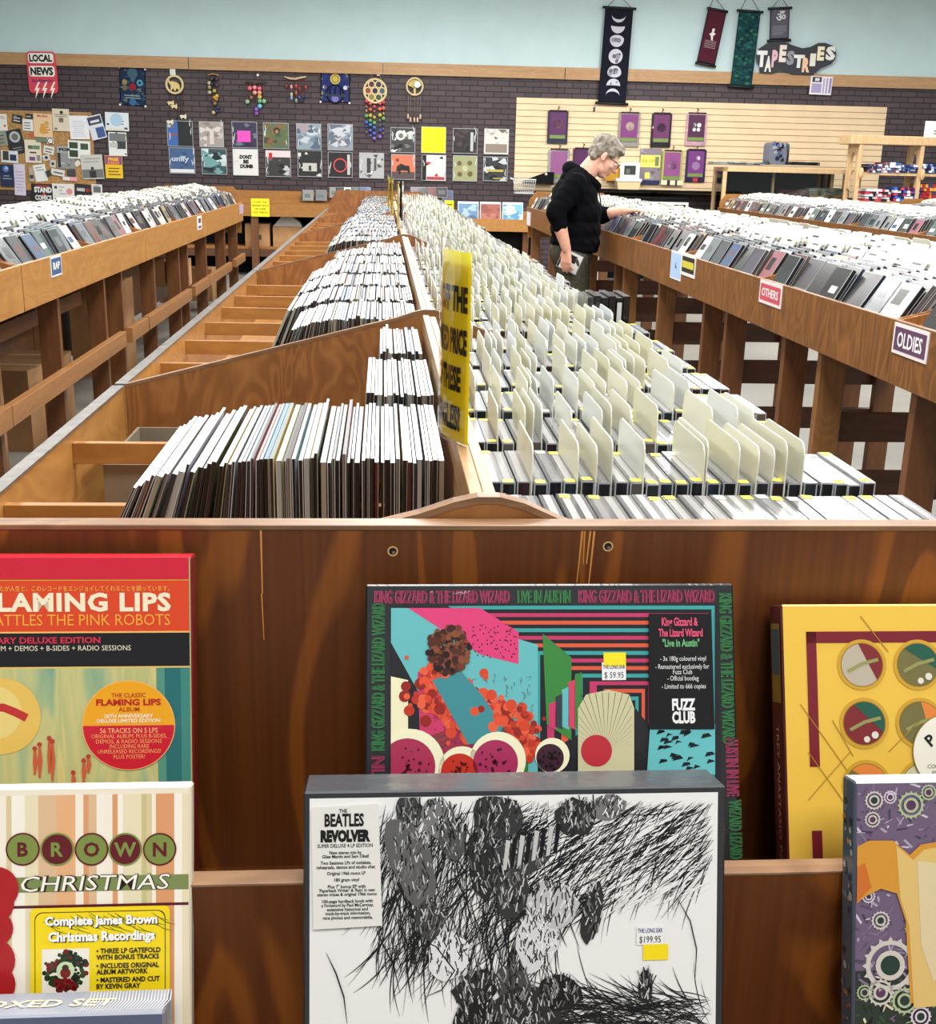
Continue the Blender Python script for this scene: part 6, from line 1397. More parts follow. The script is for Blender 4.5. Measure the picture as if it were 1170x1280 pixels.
def folded(name, lab, px0, px1, pyt, pyb, off, cols, seed, layers=3, depth=.3, cat='cloth', group=None):
    x0, x1, z0, z1 = wbox(px0, px1, pyt, pyb, 0, off); rr = random.Random(seed); b = MB(WB)
    for k in range(layers):
        n = 9; za_, zb_ = z0 + (z1 - z0) * k / layers, z0 + (z1 - z0) * (k + 1) / layers; pr = []
        for i in range(n): pr.append((x0 + (x1 - x0) * i / (n - 1) + rr.uniform(-.01, .01), zb_ - (.25 * (zb_ - za_) if i in (0, n - 1) else rr.uniform(-.15, .18) * (zb_ - za_))))
        for i in range(n - 1):
            p, q = pr[i], pr[i + 1]; c = rr.choice(cols); ex = rr.uniform(0, .02)
            b.add([(p[0], WOFF - off - ex, za_), (q[0], WOFF - off - ex, za_), (q[0], WOFF - off - ex + .01, q[1]), (p[0], WOFF - off - ex + .01, p[1]), (p[0], WOFF - off + depth, za_), (q[0], WOFF - off + depth, za_), (q[0], WOFF - off + depth, q[1]), (p[0], WOFF - off + depth, p[1])],
                  [(0, 1, 2, 3), (3, 2, 6, 7), (5, 4, 7, 6), (0, 4, 5, 1), (0, 3, 7, 4), (1, 5, 6, 2)], c)
    ob = b.build(name, M['cloth'], origin=WB @ Vector(((x0 + x1) / 2, WOFF - off, z0))); return tag(ob, lab, cat, group)
folded('folded_cloth', 'folded maroon cloth inside the glass display case', 976, 1010, 237, 251, 1.05, [(90, 40, 58), (76, 34, 50), (104, 50, 66)], 1)
folded('folded_cloth', 'grey green patterned cloth heap inside the glass display case', 1012, 1060, 235, 253, 1.05, [(120, 136, 120), (150, 160, 150), (96, 110, 98), (190, 150, 90)], 2, 4)
folded('folded_cloth', 'long grey patterned cloth lying on top of the display case', 892, 958, 201.5, 206.5, D - .02, [(110, 116, 118), (80, 86, 90), (140, 144, 140)], 3, 2)
folded('folded_cloth', 'flat black cloth lying on the display case right of the bag', 985, 1024, 202, 207, D - .02, [(26, 26, 28), (40, 40, 44)], 4, 2)
x0b, x1b, z0b, z1b = wbox(957, 988, 177.5, 206.5, 0, D - .08)
Fb = WB @ Matrix.Translation(((x0b + x1b) / 2, WOFF - D + .14, z0b)) @ Matrix.Rotation(math.radians(18), 4, 'Z')
t = thing('printed_bag', 'stiff grey and blue printed bag standing on the display case', 'bag', mat=Fb)
wb, hb = (x1b - x0b), (z1b - z0b)
b = MB(Fb); pr = [(p[0], p[1]) for p in roundrect(-wb * .42, 0, wb * .42, hb, .05)]; b.prism_ax(pr, -.06, .08, 1, (110, 114, 126))
for i in range(30):
    x, z = rw.uniform(-.36, .2) * wb, rw.uniform(.1, .85) * hb; b.add([(x, -.061 - i * 1e-5, z), (x + .05, -.061 - i * 1e-5, z + .01), (x + .04, -.061 - i * 1e-5, z + .05), (x + .005, -.061 - i * 1e-5, z + .04)], [(0, 1, 2, 3)], rw.choice(((60, 66, 96), (150, 154, 164), (30, 32, 40), (84, 100, 150))))
b.build('body', M['gloss'], t); b = MB(Fb); b.tube([(wb * .34, -.062, .02), (wb * .36, -.062, hb * .5), (wb * .3, -.062, hb * .9)], .012, (26, 26, 30), 6); b.build('zipper', M['print'], t)
# ---------------------------------------------------------------- pale wood blanket shelf at the right
D = 1.9
x0, x1, z0, z1 = wbox(1067, 1215, 168.5, 177, 0, D)
t = thing('wooden_shelf_unit', 'pale wooden shelf unit with arched sides holding blankets at the right edge', 'shelf unit', mat=WB @ Matrix.Translation(((x0 + x1) / 2, WOFF - D + .2, 0)))
dp = .42
b = MB(WB); b.box(x0 - .02, x1, WOFF - D, WOFF - D + dp, z1 - .10, z1); b.build('top_board', M['pale'], t, bevel=.008)
xs_ = [x0 + .09, onwall(1150, 200, D).dot(WU)]
for xx in xs_:
    for yy in (WOFF - D + .01, WOFF - D + dp - .06):
        b = MB(WB); b.box(xx, xx + .045, yy, yy + .05, 0, z1 - .10); b.build('upright', M['pale'], t, bevel=.006)
    ar = MB(WB); n = 12; ya, yb = WOFF - D + .06, WOFF - D + dp - .06; ym = (ya + yb) / 2; ra = (yb - ya) / 2 * .62
    top_ = z1 - .10; zc = z1 - .30
    arc = [(ym - ra * math.cos(math.pi * i / n), zc + ra * 1.2 * math.sin(math.pi * i / n)) for i in range(n + 1)]
    for i in range(n):
        p, q = arc[i], arc[i + 1]; o0 = (ya if i < n / 2 else yb); a0 = (ya + (yb - ya) * i / n, top_); a1 = (ya + (yb - ya) * (i + 1) / n, top_)
        ar.prism_ax([p, q, a1, a0], xx + .006, xx + .039, 0)
    ar.prism_ax([(ya, zc - .3), (ym - ra, zc - .3), (ym - ra, zc), (ya, top_)], xx + .006, xx + .039, 0); ar.prism_ax([(yb, top_), (ym + ra, zc), (ym + ra, zc - .3), (yb, zc - .3)], xx + .006, xx + .039, 0)
    ar.build('arched_side', M['pale'], t)
    b = MB(WB); b.ball((xx + .05, WOFF - D - .005, z1 - .42), .04, (222, 190, 146), 12, (.7, .5, 1.6)); b.build('knob', M['pale'], t)
zs_ = [onwall(1110, 216, D).z, onwall(1110, 252, D).z]
for zz in zs_: b = MB(WB); b.box(x0 + .14, x1, WOFF - D + .03, WOFF - D + dp - .03, zz - .03, zz); b.build('shelf_board', M['pale'], t)
BL = [[(60, 84, 130), (190, 196, 206), (40, 48, 76), (150, 90, 100)], [(196, 190, 196), (110, 70, 80), (70, 100, 150), (220, 220, 224)], [(40, 50, 90), (206, 206, 210), (60, 90, 150)], [(36, 40, 70), (220, 220, 224), (90, 120, 190)]]
for i, (a, c, yt) in enumerate(((1085, 1103, 205), (1104, 1126, 203), (1127, 1146, 206), (1152, 1172, 205))):
    folded('folded_blanket', ['folded blue and grey blanket, leftmost on the upper shelf', 'folded white and maroon striped blanket on the upper shelf', 'folded navy and white blanket on the upper shelf', 'folded dark blue blanket at the upper shelf right end'][i], a, c, yt, 216, D - .03, BL[i], 30 + i, 4, .3, 'blanket', 'blankets on the wooden shelves')
for i, (a, c, yt, cols) in enumerate(((1083, 1112, 236, [(190, 60, 80), (226, 190, 196), (40, 40, 50), (206, 206, 206)]), (1092, 1118, 229, [(60, 90, 170), (220, 180, 60), (150, 40, 50), (230, 230, 230)]), (1119, 1147, 234, [(60, 100, 190), (190, 60, 110), (226, 226, 230), (40, 40, 60)]), (1150, 1172, 230, [(160, 40, 50), (206, 150, 60), (60, 60, 90)]))):
    if i == 1: continue
    folded('folded_blanket', ['red and pink fringed blanket heap, left on the lower shelf', '', 'blue and pink blanket heap in the middle of the lower shelf', 'dark red blanket heap at the lower shelf right end'][i], a, c, yt, 252, D - .03, cols, 40 + i, 5, .3, 'blanket', 'blankets on the wooden shelves')
F = frame(onwall(1178, 165, D + .0), WU, (0, 0, 1)); k = .0088
b = MB(F); b.box(-.20, .10, -.115, .115, -.03, 0, (240, 238, 232)); b.rect(-.10, .0, -.05, .015, .001, (110, 116, 80)); b.rect(-.10, -.03, -.05, -.015, .001, (110, 116, 80)); tag(b.build('white_sign', M['print'], origin=F.translation), 'white card sign on the wooden shelf top at the right edge', 'sign')
# ================================================================== counters along the back wall
CBOT = -1.0
def counter(lab, xa, xb, yf, zt, zb, loc):
    t = thing('record_counter', lab, 'counter', ((xa + xb) / 2, yf, 0))
    MB().box(xa, xb, yf, yf + .02, zb, zt - .14).build('front_panel', M['rack_x'], t)
    MB().box(xa, xb, yf + .10, yf + .12, zt - .16, zt).build('back_panel', M['rack_x'], t)
    MB().box(xa, xb, yf - .002, yf + .12, zt - .15, zt - .138).build('ledge', M['rack_x'], t)
    MB().box(xa, xb, yf + .12, yf + .55, zt - .20, zt - .18).build('top_board', M['rack_x'], t)
    MB().box(xa, xb, yf + .10, yf + .55, .33, .36).build('lower_shelf', M['rack_x'], t)
    MB().box(xa, xb, yf + .05, yf + .09, .24, .33).build('rail', M['rail_x'], t)
    n = max(2, int((xb - xa) / .9) + 1)
    for i in range(n):
        x = xa + .05 + (xb - xa - .19) * i / (n - 1)
        MB().box(x, x + .09, yf + .02, yf + .06, 0, zb).build('leg', M['post'], t)
    MB().box(xa, xb, yf + .56, yf + .57, .0, zb).build('back_board', M['dark'], t)
    return t
counter('brown plywood wall counter with a yellow discount sign behind the left aisle', -2.8, .80, 14.85, 1.035, .73, 0)
# yellow discount sign on it
a, c = atY(313.5, 248, 14.84), atY(337, 271, 14.84)
F = frame(((a.x + c.x) / 2, 14.843, (a.z + c.z) / 2), (1, 0, 0), (0, 0, 1)); w, h = c.x - a.x, a.z - c.z
LN = [('% OFF THE', 0, .26 * h, .09 * h, (60, 56, 10), .72 * w), ('MARKED PRICE', 0, .07 * h, .09 * h, (60, 56, 10), .86 * w), ('OF THESE', 0, -.12 * h, .09 * h, (60, 56, 10), .6 * w), ('LAST PIECES', 0, -.31 * h, .09 * h, (60, 56, 10), .8 * w)]
sign_plate('yellow_sign', 'square yellow discount notice on the wall counter at left', F, w, h, (250, 226, 20), (240, 214, 16), LN, group='yellow discount notices', bw=.002)
a, c = atY(556, 251, 13.2), atY(567, 262, 13.2)
F = frame(((a.x + c.x) / 2, 13.2, (a.z + c.z) / 2), (1, 0, 0), (0, 0, 1)); w, h = c.x - a.x, a.z - c.z
# compact discs standing on the counter ledge
def loose_cd(px, py, Y, lab, mesh, grp, sc=1.0):
    p = atY(px, py, Y); o = bpy.data.objects.new('compact_disc', mesh); o.matrix_basis = Matrix.Translation(p) @ Matrix.Rotation(math.radians(-8), 4, 'X'); COL.objects.link(o); WM[o] = o.matrix_basis.copy(); tag(o, lab, 'compact disc', grp)
g_ = 'discs standing on the wall counter'
for px, k, lab in ((384.5, 2, 'pale grey disc case standing on the wall counter ledge, left of two'), (401, 11, 'dark disc case standing on the wall counter ledge, right of two')):
    loose_cd(px, 250.5, 14.85, lab, CDV[k], g_)
for i, px in enumerate((418, 427, 436, 446, 456, 520, 530, 541, 552)):
    loose_cd(px, 247, 14.85, 'disc case on the wall counter just behind the centre rack end', CDV[(i * 5 + 2) % 32], 'discs behind the centre rack end')
loose_cd(559, 251, 14.85, 'blue disc case at the right end of the wall counter', CDV[4], g_)
# cardboard boxes on the lower shelf
def carton(lab, cx, y, z, w, d, h, rot=0, open_=False, group=None, label=None, mt_=None):
    Mx = Matrix.Translation((cx, y, z)) @ Matrix.Rotation(math.radians(rot), 4, 'Z'); t = thing('cardboard_box', lab, 'box', mat=Mx, group=group)
    b = MB(Mx)
    if open_:
        e = .005
        for r in ((-w / 2, w / 2, -d / 2, -d / 2 + e), (-w / 2, w / 2, d / 2 - e, d / 2), (-w / 2, -w / 2 + e, -d / 2 + e, d / 2 - e), (w / 2 - e, w / 2, -d / 2 + e, d / 2 - e)): b.box(*r, 0, h)
        b.box(-w / 2, w / 2, -d / 2, d / 2, 0, .004)
    else: b.box(-w / 2, w / 2, -d / 2, d / 2, 0, h)
    b.build('carton', mt_ or M['kraft'], t)
    if not open_: b = MB(Mx); b.box(-w / 2 - .001, w / 2 + .001, -.025, .025, h - .0005, h + .001, (196, 170, 130)); b.build('tape', M['print'], t)
    if label: b = MB(Mx); b.rect = None; b.add([(label[0], -d / 2 - .002, label[2]), (label[1], -d / 2 - .002, label[2]), (label[1], -d / 2 - .002, label[3]), (label[0], -d / 2 - .002, label[3])], [(0, 1, 2, 3)], label[4]); b.build('box_label', M['print'], t)
    return t
gb = 'cartons under the wall counter'
carton('tan carton at the left under the wall counter', -1.55, 15.12, .361, .30, .3, .27, 0, group=gb, label=(-.05, .05, .08, .14, (70, 56, 44)))
carton('tan carton under the yellow notice, below the paper stack', -1.18, 15.14, .361, .36, .3, .24, 0, group=gb)
carton('tan carton with a pale blue label under the wall counter', -.78, 15.14, .361, .36, .3, .24, 0, group=gb, label=(-.14, .08, .11, .22, (110, 190, 220)))
t = thing('paper_stack', 'slumped heap of grey papers on the middle carton under the wall counter', 'papers', (-1.18, 15.12, .603)); b = MB(); b.prism_ax([(-1.36, .603), (-1.0, .603), (-1.03, .66), (-1.16, .75), (-1.22, .76)], 15.02, 15.24, 1, (176, 170, 162)); b.build('papers', M['print'], t)
t = thing('cardboard_box', 'small upright tan box on the blue labelled carton', 'box', (-.78, 15.12, .603), group=gb); b = MB(); b.prism_ax([(-.88, .604), (-.66, .604), (-.63, .74), (-.82, .78)], 15.05, 15.22, 1); b.build('carton', M['kraft'], t)
# ---------------------------------------------------------------- low record browser right of the centre rack
t = thing('record_browser', 'golden plywood browser holding record sleeves face out behind the man', 'record rack', (1.35, 14.4, 0))
pf = .775
MB().box(.60, 1.86, 14.4, 14.42, .63, .775).build('front_panel', M['rack_y'], t)
MB().box(.60, 1.86, 14.42, 14.75, .63, .645).build('floor_board', M['rack_y'], t)
MB().box(.60, 1.86, 14.74, 14.755, .63, .86).build('back_panel', M['rack_y'], t)
for x in (.60, 1.845): MB().box(x, x + .015, 14.42, 14.74, .645, .80).build('side_panel', M['rack_y'], t)
for x in (.66, 1.72): MB().box(x, x + .07, 14.5, 14.6, 0, .63).build('leg', M['post'], t)
MB().box(.60, 1.86, 14.45, 14.75, .22, .34).build('lower_drawer', M['rack_y'], t)
MB().box(.60, 1.86, 14.62, 14.64, .34, .62).build('dark_back', M['dark'], t)
def faceout(px0, px1, pyt, lab, c, cols, seed, y=14.46):
    a = atY(px0, pyt, y); w = atY(px1, pyt, y).x - a.x; h = .315
    F = frame((a.x + w / 2, y + .06, a.z - h / 2), (1, 0, 0), (0, .22, 1)); b = MB(F); b.box(-w / 2, w / 2, -h / 2, h / 2, -.006, 0, (206, 212, 214)); b.rect(-w / 2 + .008, -h / 2 + .006, w / 2 - .008, h / 2 - .026, .001, c)
    wash(cols, 14, .1, .4, seed)(b, w * .92, h * .82)
    tag(b.build('record_sleeve', M['gloss'], origin=F.translation), lab, 'record', 'face out sleeves in the low browser')
faceout(573, 599, 251.5, 'blue cloudy record sleeve face out in the low browser, left', (90, 126, 160), [(60, 90, 130), (150, 176, 200), (40, 56, 80)], 80)
faceout(601, 627, 252, 'rust brown record sleeve face out in the low browser, middle', (150, 84, 70), [(130, 70, 60), (166, 100, 84)], 81)
faceout(629, 655, 252.5, 'blue and white striped record sleeve face out in the low browser, right', (110, 170, 206), [(226, 232, 236), (80, 140, 180)], 82)
# ================================================================== signs on the racks
def xface(px0, py0, px1, py1, X, nrm):
    """frame on a rack front (plane x = X) facing the aisle; pixel corners top-left / bottom-right"""
    a, c = atX(px0, py0, X), atX(px1, py1, X)
    u = Vector((0, 1, 0)) if nrm > 0 else Vector((0, -1, 0))
    o = Vector((X + nrm * .003, (a.y + c.y) / 2, (a.z + c.z) / 2)); return frame(o, u, (0, 0, 1)), abs(a.y - c.y), a.z - c.z
F, w, h = xface(1119, 411, 1159, 448, RX, -1); h = .085; F.translation.z = atX(1138, 428, RX).z
sign_plate('rack_sign', 'purple sign with white word OLDIES on the right rack', F, w, h, (92, 58, 92), (226, 220, 222), [('OLDIES', 0, -.020, .040, (244, 244, 244), w * .72)], group='genre signs on the racks', bw=.010)
F, w, h = xface(951, 356, 977, 378, RX, -1); h = .085; F.translation.z = atX(964, 367.5, RX).z
sign_plate('rack_sign', 'rose red sign with white capitals on the right rack behind OLDIES', F, w, h, (196, 74, 92), (228, 214, 214), [('OTHERS', 0, -.014, .030, (244, 236, 236), w * .74)], group='genre signs on the racks', bw=.012)
F, w, h = xface(853, 321, 869, 343, RX, -1); h = .105; F.translation.z = atX(861, 331.5, RX).z
t = sign_plate('rack_sign', 'black and white sign with a yellow strip on the right rack', F, w, h, (30, 30, 30), (230, 226, 220), [], group='genre signs on the racks', bw=.016)
b = MB(F); b.rect(-w * .40, -.016, w * .40, .016, .0014, (206, 196, 60)); b.build('yellow_strip', M['print'], t)
F, w, h = xface(840, 318, 851, 347, RX, -1); h = .135; F.translation.z = atX(845.5, 332, RX).z
t = sign_plate('rack_sign', 'pale blue paper sign with a dark scribble on the right rack', F, w, h, (170, 200, 236), (226, 232, 240), [], group='genre signs on the racks', bw=.008)
b = MB(F); b.stroke([(-.02, .012), (.0, .0), (.02, -.006), (.035, -.02)], .006, .0014, (40, 50, 80)); b.stroke([(.015, .02), (.0, -.004), (-.02, -.016)], .005, .0015, (40, 50, 80)); b.build('scribble', M['print'], t)
F, w, h = xface(62, 322, 77, 344, LX, 1); h = .085; F.translation.z = atX(69.5, 332.5, LX).z
sign_plate('rack_sign', 'small dark blue sign reading RAP on the left rack', F, w, h, (52, 84, 124), (206, 212, 220), [('RAP', 0, -.012, .030, (240, 240, 240), w * .62)], group='genre signs on the racks', bw=.008)
F, w, h = xface(246, 272, 252, 285, LX, 1); h = .10
t = sign_plate('rack_sign', 'small white sign with maroon bars farther along the left rack', F, w, h, (230, 224, 224), (236, 232, 232), [], group='genre signs on the racks', bw=.004)
b = MB(F); b.rect(-w * .3, .0, w * .3, .035, .0014, (110, 50, 60)); b.rect(-w * .3, -.04, w * .3, -.02, .0014, (120, 60, 80)); b.build('bars', M['print'], t)
F, w, h = xface(299, 256.5, 304, 266, LX, 1); h = .085
sign_plate('rack_sign', 'tiny lilac sign at the far end of the left rack', F, w, h, (170, 156, 180), (190, 180, 196), [], group='genre signs on the racks', bw=.004)
F, w, h = xface(659, 266, 663, 281, RX, -1); h = .13; w = max(w, .1)
sign_plate('rack_sign', 'small white sign on the far right rack beside the man', F, w, h, (222, 218, 220), (206, 200, 200), [], group='genre signs on the racks', bw=.004)
# ================================================================== acrylic holders with yellow signs on the ridge
def ridge_sign(lab, y0, y1, x0, x1, h, full=True, z0=1.107, lean=0.0):
    u = Vector((x1 - x0, y0 - y1, 0)); w = u.length; o = Vector(((x0 + x1) / 2, (y0 + y1) / 2, z0)); F = frame(o, u, (lean, 0, 1))
    t = thing('price_sign', lab, 'sign', mat=F, group='yellow signs on the centre ridge')
    b = MB(F); n = 8
    def bow(a): return .010 * math.sin(math.pi * (a + .5))
    for k in range(n):
        a0, a1 = -.5 + k / n, -.5 + (k + 1) / n
        b.add([(a0 * w, 0, bow(a0)), (a1 * w, 0, bow(a1)), (a1 * w, h, bow(a1)), (a0 * w, h, bow(a0))], [(0, 1, 2, 3)], (255, 238, 44))
        b.add([(a0 * w, 0, bow(a0) - .0006), (a1 * w, 0, bow(a1) - .0006), (a1 * w, h * .94, bow(a1) - .0006), (a0 * w, h * .94, bow(a0) - .0006)], [(3, 2, 1, 0)], (246, 214, 60))
    b.build('yellow_sheet', M['card'], t)
    c = MB(F)
    for k in range(n):
        a0, a1 = -.5 + k / n, -.5 + (k + 1) / n
        for dz in (.003, -.0036): c.add([(a0 * w, -.002, bow(a0) + dz), (a1 * w, -.002, bow(a1) + dz), (a1 * w, h * 1.06, bow(a1) + dz), (a0 * w, h * 1.06, bow(a0) + dz)], [(0, 1, 2, 3)], (255, 255, 255))
    c.build('acrylic_holder', M['clear'], t)
    l = MB(F)
    if full:
        for s_, yy, hh in (('1/2 OFF THE', .70, .12), ('MARKED PRICE', .48, .12), ('OF THESE', .28, .12), ('SINGLES!', .07, .12)):
            wv = w * (.86 if len(s_) > 9 else .66); vs, fs, tx0, tx1, ty0, ty1 = text_polys(s_, .05); kx = wv / (tx1 - tx0); pts = []
            for vx, vy in vs:
                xx = (vx - tx0) * kx - wv / 2 + w * .04; pts.append((xx, yy * h + vy * hh * h / .7, bow(xx / w) + .0012))
            l.add(pts, fs, (26, 26, 26))
        l.build('lettering', M['print'], t)
    return t
ridge_sign('tall yellow half price sign in a clear holder nearest on the centre ridge', 1.225, 1.33, .068, .0925, .205)
ridge_sign('second yellow sign along the centre ridge', 5.45, 5.62, .095, .072, .20, False)
ridge_sign('third yellow sign along the centre ridge, left of the second', 6.9, 7.15, .062, .058, .20, False)
ridge_sign('farthest yellow sign along the centre ridge', 8.2, 8.4, .050, .046, .20, False)
b = MB(frame(atY(561.5, 256.5, 11.6), (1, 0, 0), (0, 0, 1))); b.box(-.045, .045, -.045, .045, -.002, 0, (248, 226, 30)); b.rect(-.03, .0, .03, .012, .001, (120, 110, 20)); tag(b.build('yellow_note', M['print'], origin=atY(561.5, 256.5, 11.6)), 'small yellow note above the far end of the disc rows', 'sign')
# ================================================================== storage box inside the front bin, cartons under the left racks
carton('open grey brown storage box inside the front bin behind the second slat', -.385, 2.15, .759, .20, .30, .125, 0, True, mt_=M['box_grey'])
sg = MB(); sg.box(-.0895, .0895, 0, .0022, 0, .18, [(60, 60, 60), (210, 212, 212), (150, 150, 150), (90, 90, 92), (140, 140, 140), (90, 90, 92)]); SGM = sg.build('single_record', M['sleeve'], link=False)
for i in range(16):
    o = bpy.data.objects.new('single_record', SGM); th = 22 + i * .4
    o.matrix_basis = Matrix.Translation((-.268 + i * .0062 - .03, 2.12 + rw.uniform(-.004, .004), .764)) @ Matrix.Rotation(math.radians(-90), 4, 'Z') @ Matrix.Rotation(math.radians(-th), 4, 'X')
    if i < 12: COL.objects.link(o); WM[o] = o.matrix_basis.copy(); tag(o, 'small single record leaning beside the storage box in the front bin', 'record', 'singles beside the storage box')
gl = 'cartons under the left racks'
carton('brown carton with an open flap under the near left rack', -1.84, 5.00, .0, .38, .40, .50, 8, True, gl)
carton('brown carton leaning behind the near left rail', -1.85, 5.85, .0, .34, .34, .40, -6, False, gl)
carton('brown carton standing on the floor under the left rack, farther back', -1.86, 6.40, .0, .30, .30, .36, 4, False, gl)
carton('tall light carton under the second left rack', -1.86, 7.95, .0, .34, .36, .62, 0, False, gl)
carton('carton pair end, left half, under the far left rack', -1.72, 9.25, .45, .14, .26, .20, 0, False, gl)
carton('carton pair end, right half, under the far left rack', -1.56, 9.25, .45, .14, .26, .20, 0, False, gl)
carton('light carton low at the far end of the left racks', -1.75, 11.4, .1, .30, .30, .3, 0, False, gl)
# lower shelf with loose record sleeves under the left rack
t = thing('lower_shelf', 'dark lower shelf board running behind the left rack legs', 'shelf', (-2.15, 4.8, .60)); MB().box(-2.085, -1.80, 4.75, 7.1, .60, .62).build('shelf_board', M['post'], t); MB().box(-1.80, -1.78, 4.75, 7.1, .55, .63).build('shelf_lip', M['post'], t)
for i in range(16):
    a = 4.95 + i * .13; F = frame((-1.94 + rw.uniform(-.02, .02), a, .66 + .02 * (i % 2)), (1, 0, 0), (0, .9, .42)); b = MB(F); b.box(-.14, .14, -.06, .09, -.003, 0, rw.choice(((226, 226, 222), (206, 206, 200), (150, 146, 140), (96, 92, 90))))
    tag(b.build('record_sleeve', M['sleeve'], origin=F.translation), 'loose record sleeve lying on the lower shelf under the left rack', 'record', 'loose sleeves under the left rack')
# ================================================================== the man browsing at the right rack
def blend_mesh(mb, voxel, smooth, name, mt, parent, rough=None):
    """grow one continuous surface out of the overlapping volumes in mb"""
    tmp = MB(); tmp.v, tmp.f, tmp.c, tmp.mi, tmp.sm = mb.v, mb.f, mb.c, mb.mi, mb.sm
    ob = tmp.build(name, mt)
    r = ob.modifiers.new('r', 'REMESH'); r.mode = 'VOXEL'; r.voxel_size = voxel; r.use_smooth_shade = True
    s = ob.modifiers.new('s', 'SMOOTH'); s.iterations = smooth; s.factor = .5
    bpy.context.view_layer.update()
    me = bpy.data.meshes.new_from_object(ob.evaluated_get(bpy.context.evaluated_depsgraph_get()))
    old = ob.data; COL.objects.unlink(ob); bpy.data.objects.remove(ob); bpy.data.meshes.remove(old)
    me.name = name; me.transform(WM[parent].inverted())
    if rough:
        rr = random.Random(9)
        for v in me.vertices:
            d = math.sin(v.co.x * 61 + v.co.z * 47) * math.sin(v.co.y * 53 + v.co.z * 29); v.co += v.normal * rough * d
    for p in me.polygons: p.use_smooth = True
    me.materials.clear(); me.materials.append(mt)
    o = bpy.data.objects.new(name, me); COL.objects.link(o); o.parent = parent; WM[o] = WM[parent]
    return o
def limb(mb, pts, rs):
    pts = [Vector(p) for p in pts]
    for i in range(len(pts) - 1):
        n = 6
        sub_ = [pts[i].lerp(pts[i + 1], k / n) for k in range(n + 1)]; sr = [rs[i] + (rs[i + 1] - rs[i]) * k / n for k in range(n + 1)]
        mb.tube(sub_, sr, n=14)
    for p, r in zip(pts, rs): mb.ball(p, r * .995, (0, 0, 0), 14)
YM = 7.70
man = thing('person', 'grey haired man in black hoodie and olive trousers browsing the right rack, head bowed', 'person', (1.22, YM, 0))
def PX(x, y, Y): return atY(x, y, Y)
EAR = PX(757.5, 196.5, YM - .07); HC = Vector((EAR.x + .004, YM, EAR.z + .004))
pit = math.radians(37); FW = Vector((math.cos(pit), -.10, -math.sin(pit))).normalized(); SD = Vector((0, 1, 0)); SD = (SD - FW * SD.dot(FW)).normalized(); UPV = SD.cross(FW) * -1
if UPV.z < 0: UPV = -UPV
HR = Matrix((FW, SD, UPV)).transposed()
def H(f_, s_, u_): return HC + FW * f_ + SD * s_ + UPV * u_
body = MB()
def hb(mb, f_, s_, u_, r, sc=(1, 1, 1)): mb.ball(H(f_, s_, u_), r, (0, 0, 0), 18, sc, HR)
hb(body, -.012, 0, .034, .1, (.97, .76, .86)); hb(body, .030, 0, -.03, .1, (.66, .62, .86)); hb(body, .050, 0, -.095, .038, (.9, 1.0, .7))
hb(body, .02, 0, -.075, .055, (1, 1.05, .8))
for s_ in (-1, 1):
    hb(body, .078, s_ * .028, .020, .020, (.8, 1.3, .6)); hb(body, .066, s_ * .040, -.022, .026, (.9, .9, .9)); hb(body, -.008, s_ * .077, -.010, .03, (.62, .30, 1.1)); hb(body, .004, s_ * .079, -.030, .014, (.7, .5, .8))
limb(body, [H(.092, 0, .008), H(.112, 0, -.030)], [.011, .0155]); hb(body, .100, .011, -.036, .010); hb(body, .100, -.011, -.036, .010)
hb(body, .084, 0, -.064, .019, (.8, 1.4, .42)); hb(body, .082, 0, -.075, .018, (.8, 1.25, .42)); hb(body, .074, 0, -.100, .020, (.8, 1.1, .7))
NB = Vector((1.285, YM, 1.335))
limb(body, [H(-.025, 0, -.05), NB], [.060, .066])
CH = Vector((1.245, YM, 1.19)); WA = Vector((1.245, YM, 1.0)); PV = Vector((1.235, YM, .88))
for c, sx, sy, sz in ((CH, .115, .175, .15), (WA, .125, .165, .14), (PV, .12, .17, .13)): body.ball(c, 1, (0, 0, 0), 20, (sx, sy, sz))
SR, SL = Vector((1.215, YM - .18, 1.295)), Vector((1.245, YM + .18, 1.295))
ER = PX(694.5, 264, YM - .235); WR = PX(708, 311, YM - .24)
EL = Vector((1.395, YM + .20, 1.085)); WL = PX(781, 264, YM + .06)
body.ball((NB + SR) / 2, .075, (0, 0, 0), 14); body.ball((NB + SL) / 2, .075, (0, 0, 0), 14)
limb(body, [SR, ER], [.058, .046]); limb(body, [ER, ER.lerp(WR, .35), WR], [.046, .047, .031]); limb(body, [SL, EL], [.058, .046]); limb(body, [EL, EL.lerp(WL, .35), WL], [.046, .045, .031])
for s_ in (-1, 1):
    hp = Vector((1.235, YM + s_ * .09, .86)); kn = Vector((1.27, YM + s_ * .10, .47)); an = Vector((1.22, YM + s_ * .11, .09)); limb(body, [hp, kn, an], [.088, .058, .042]); limb(body, [an, an + Vector((.14, s_ * .01, -.045))], [.042, .034])
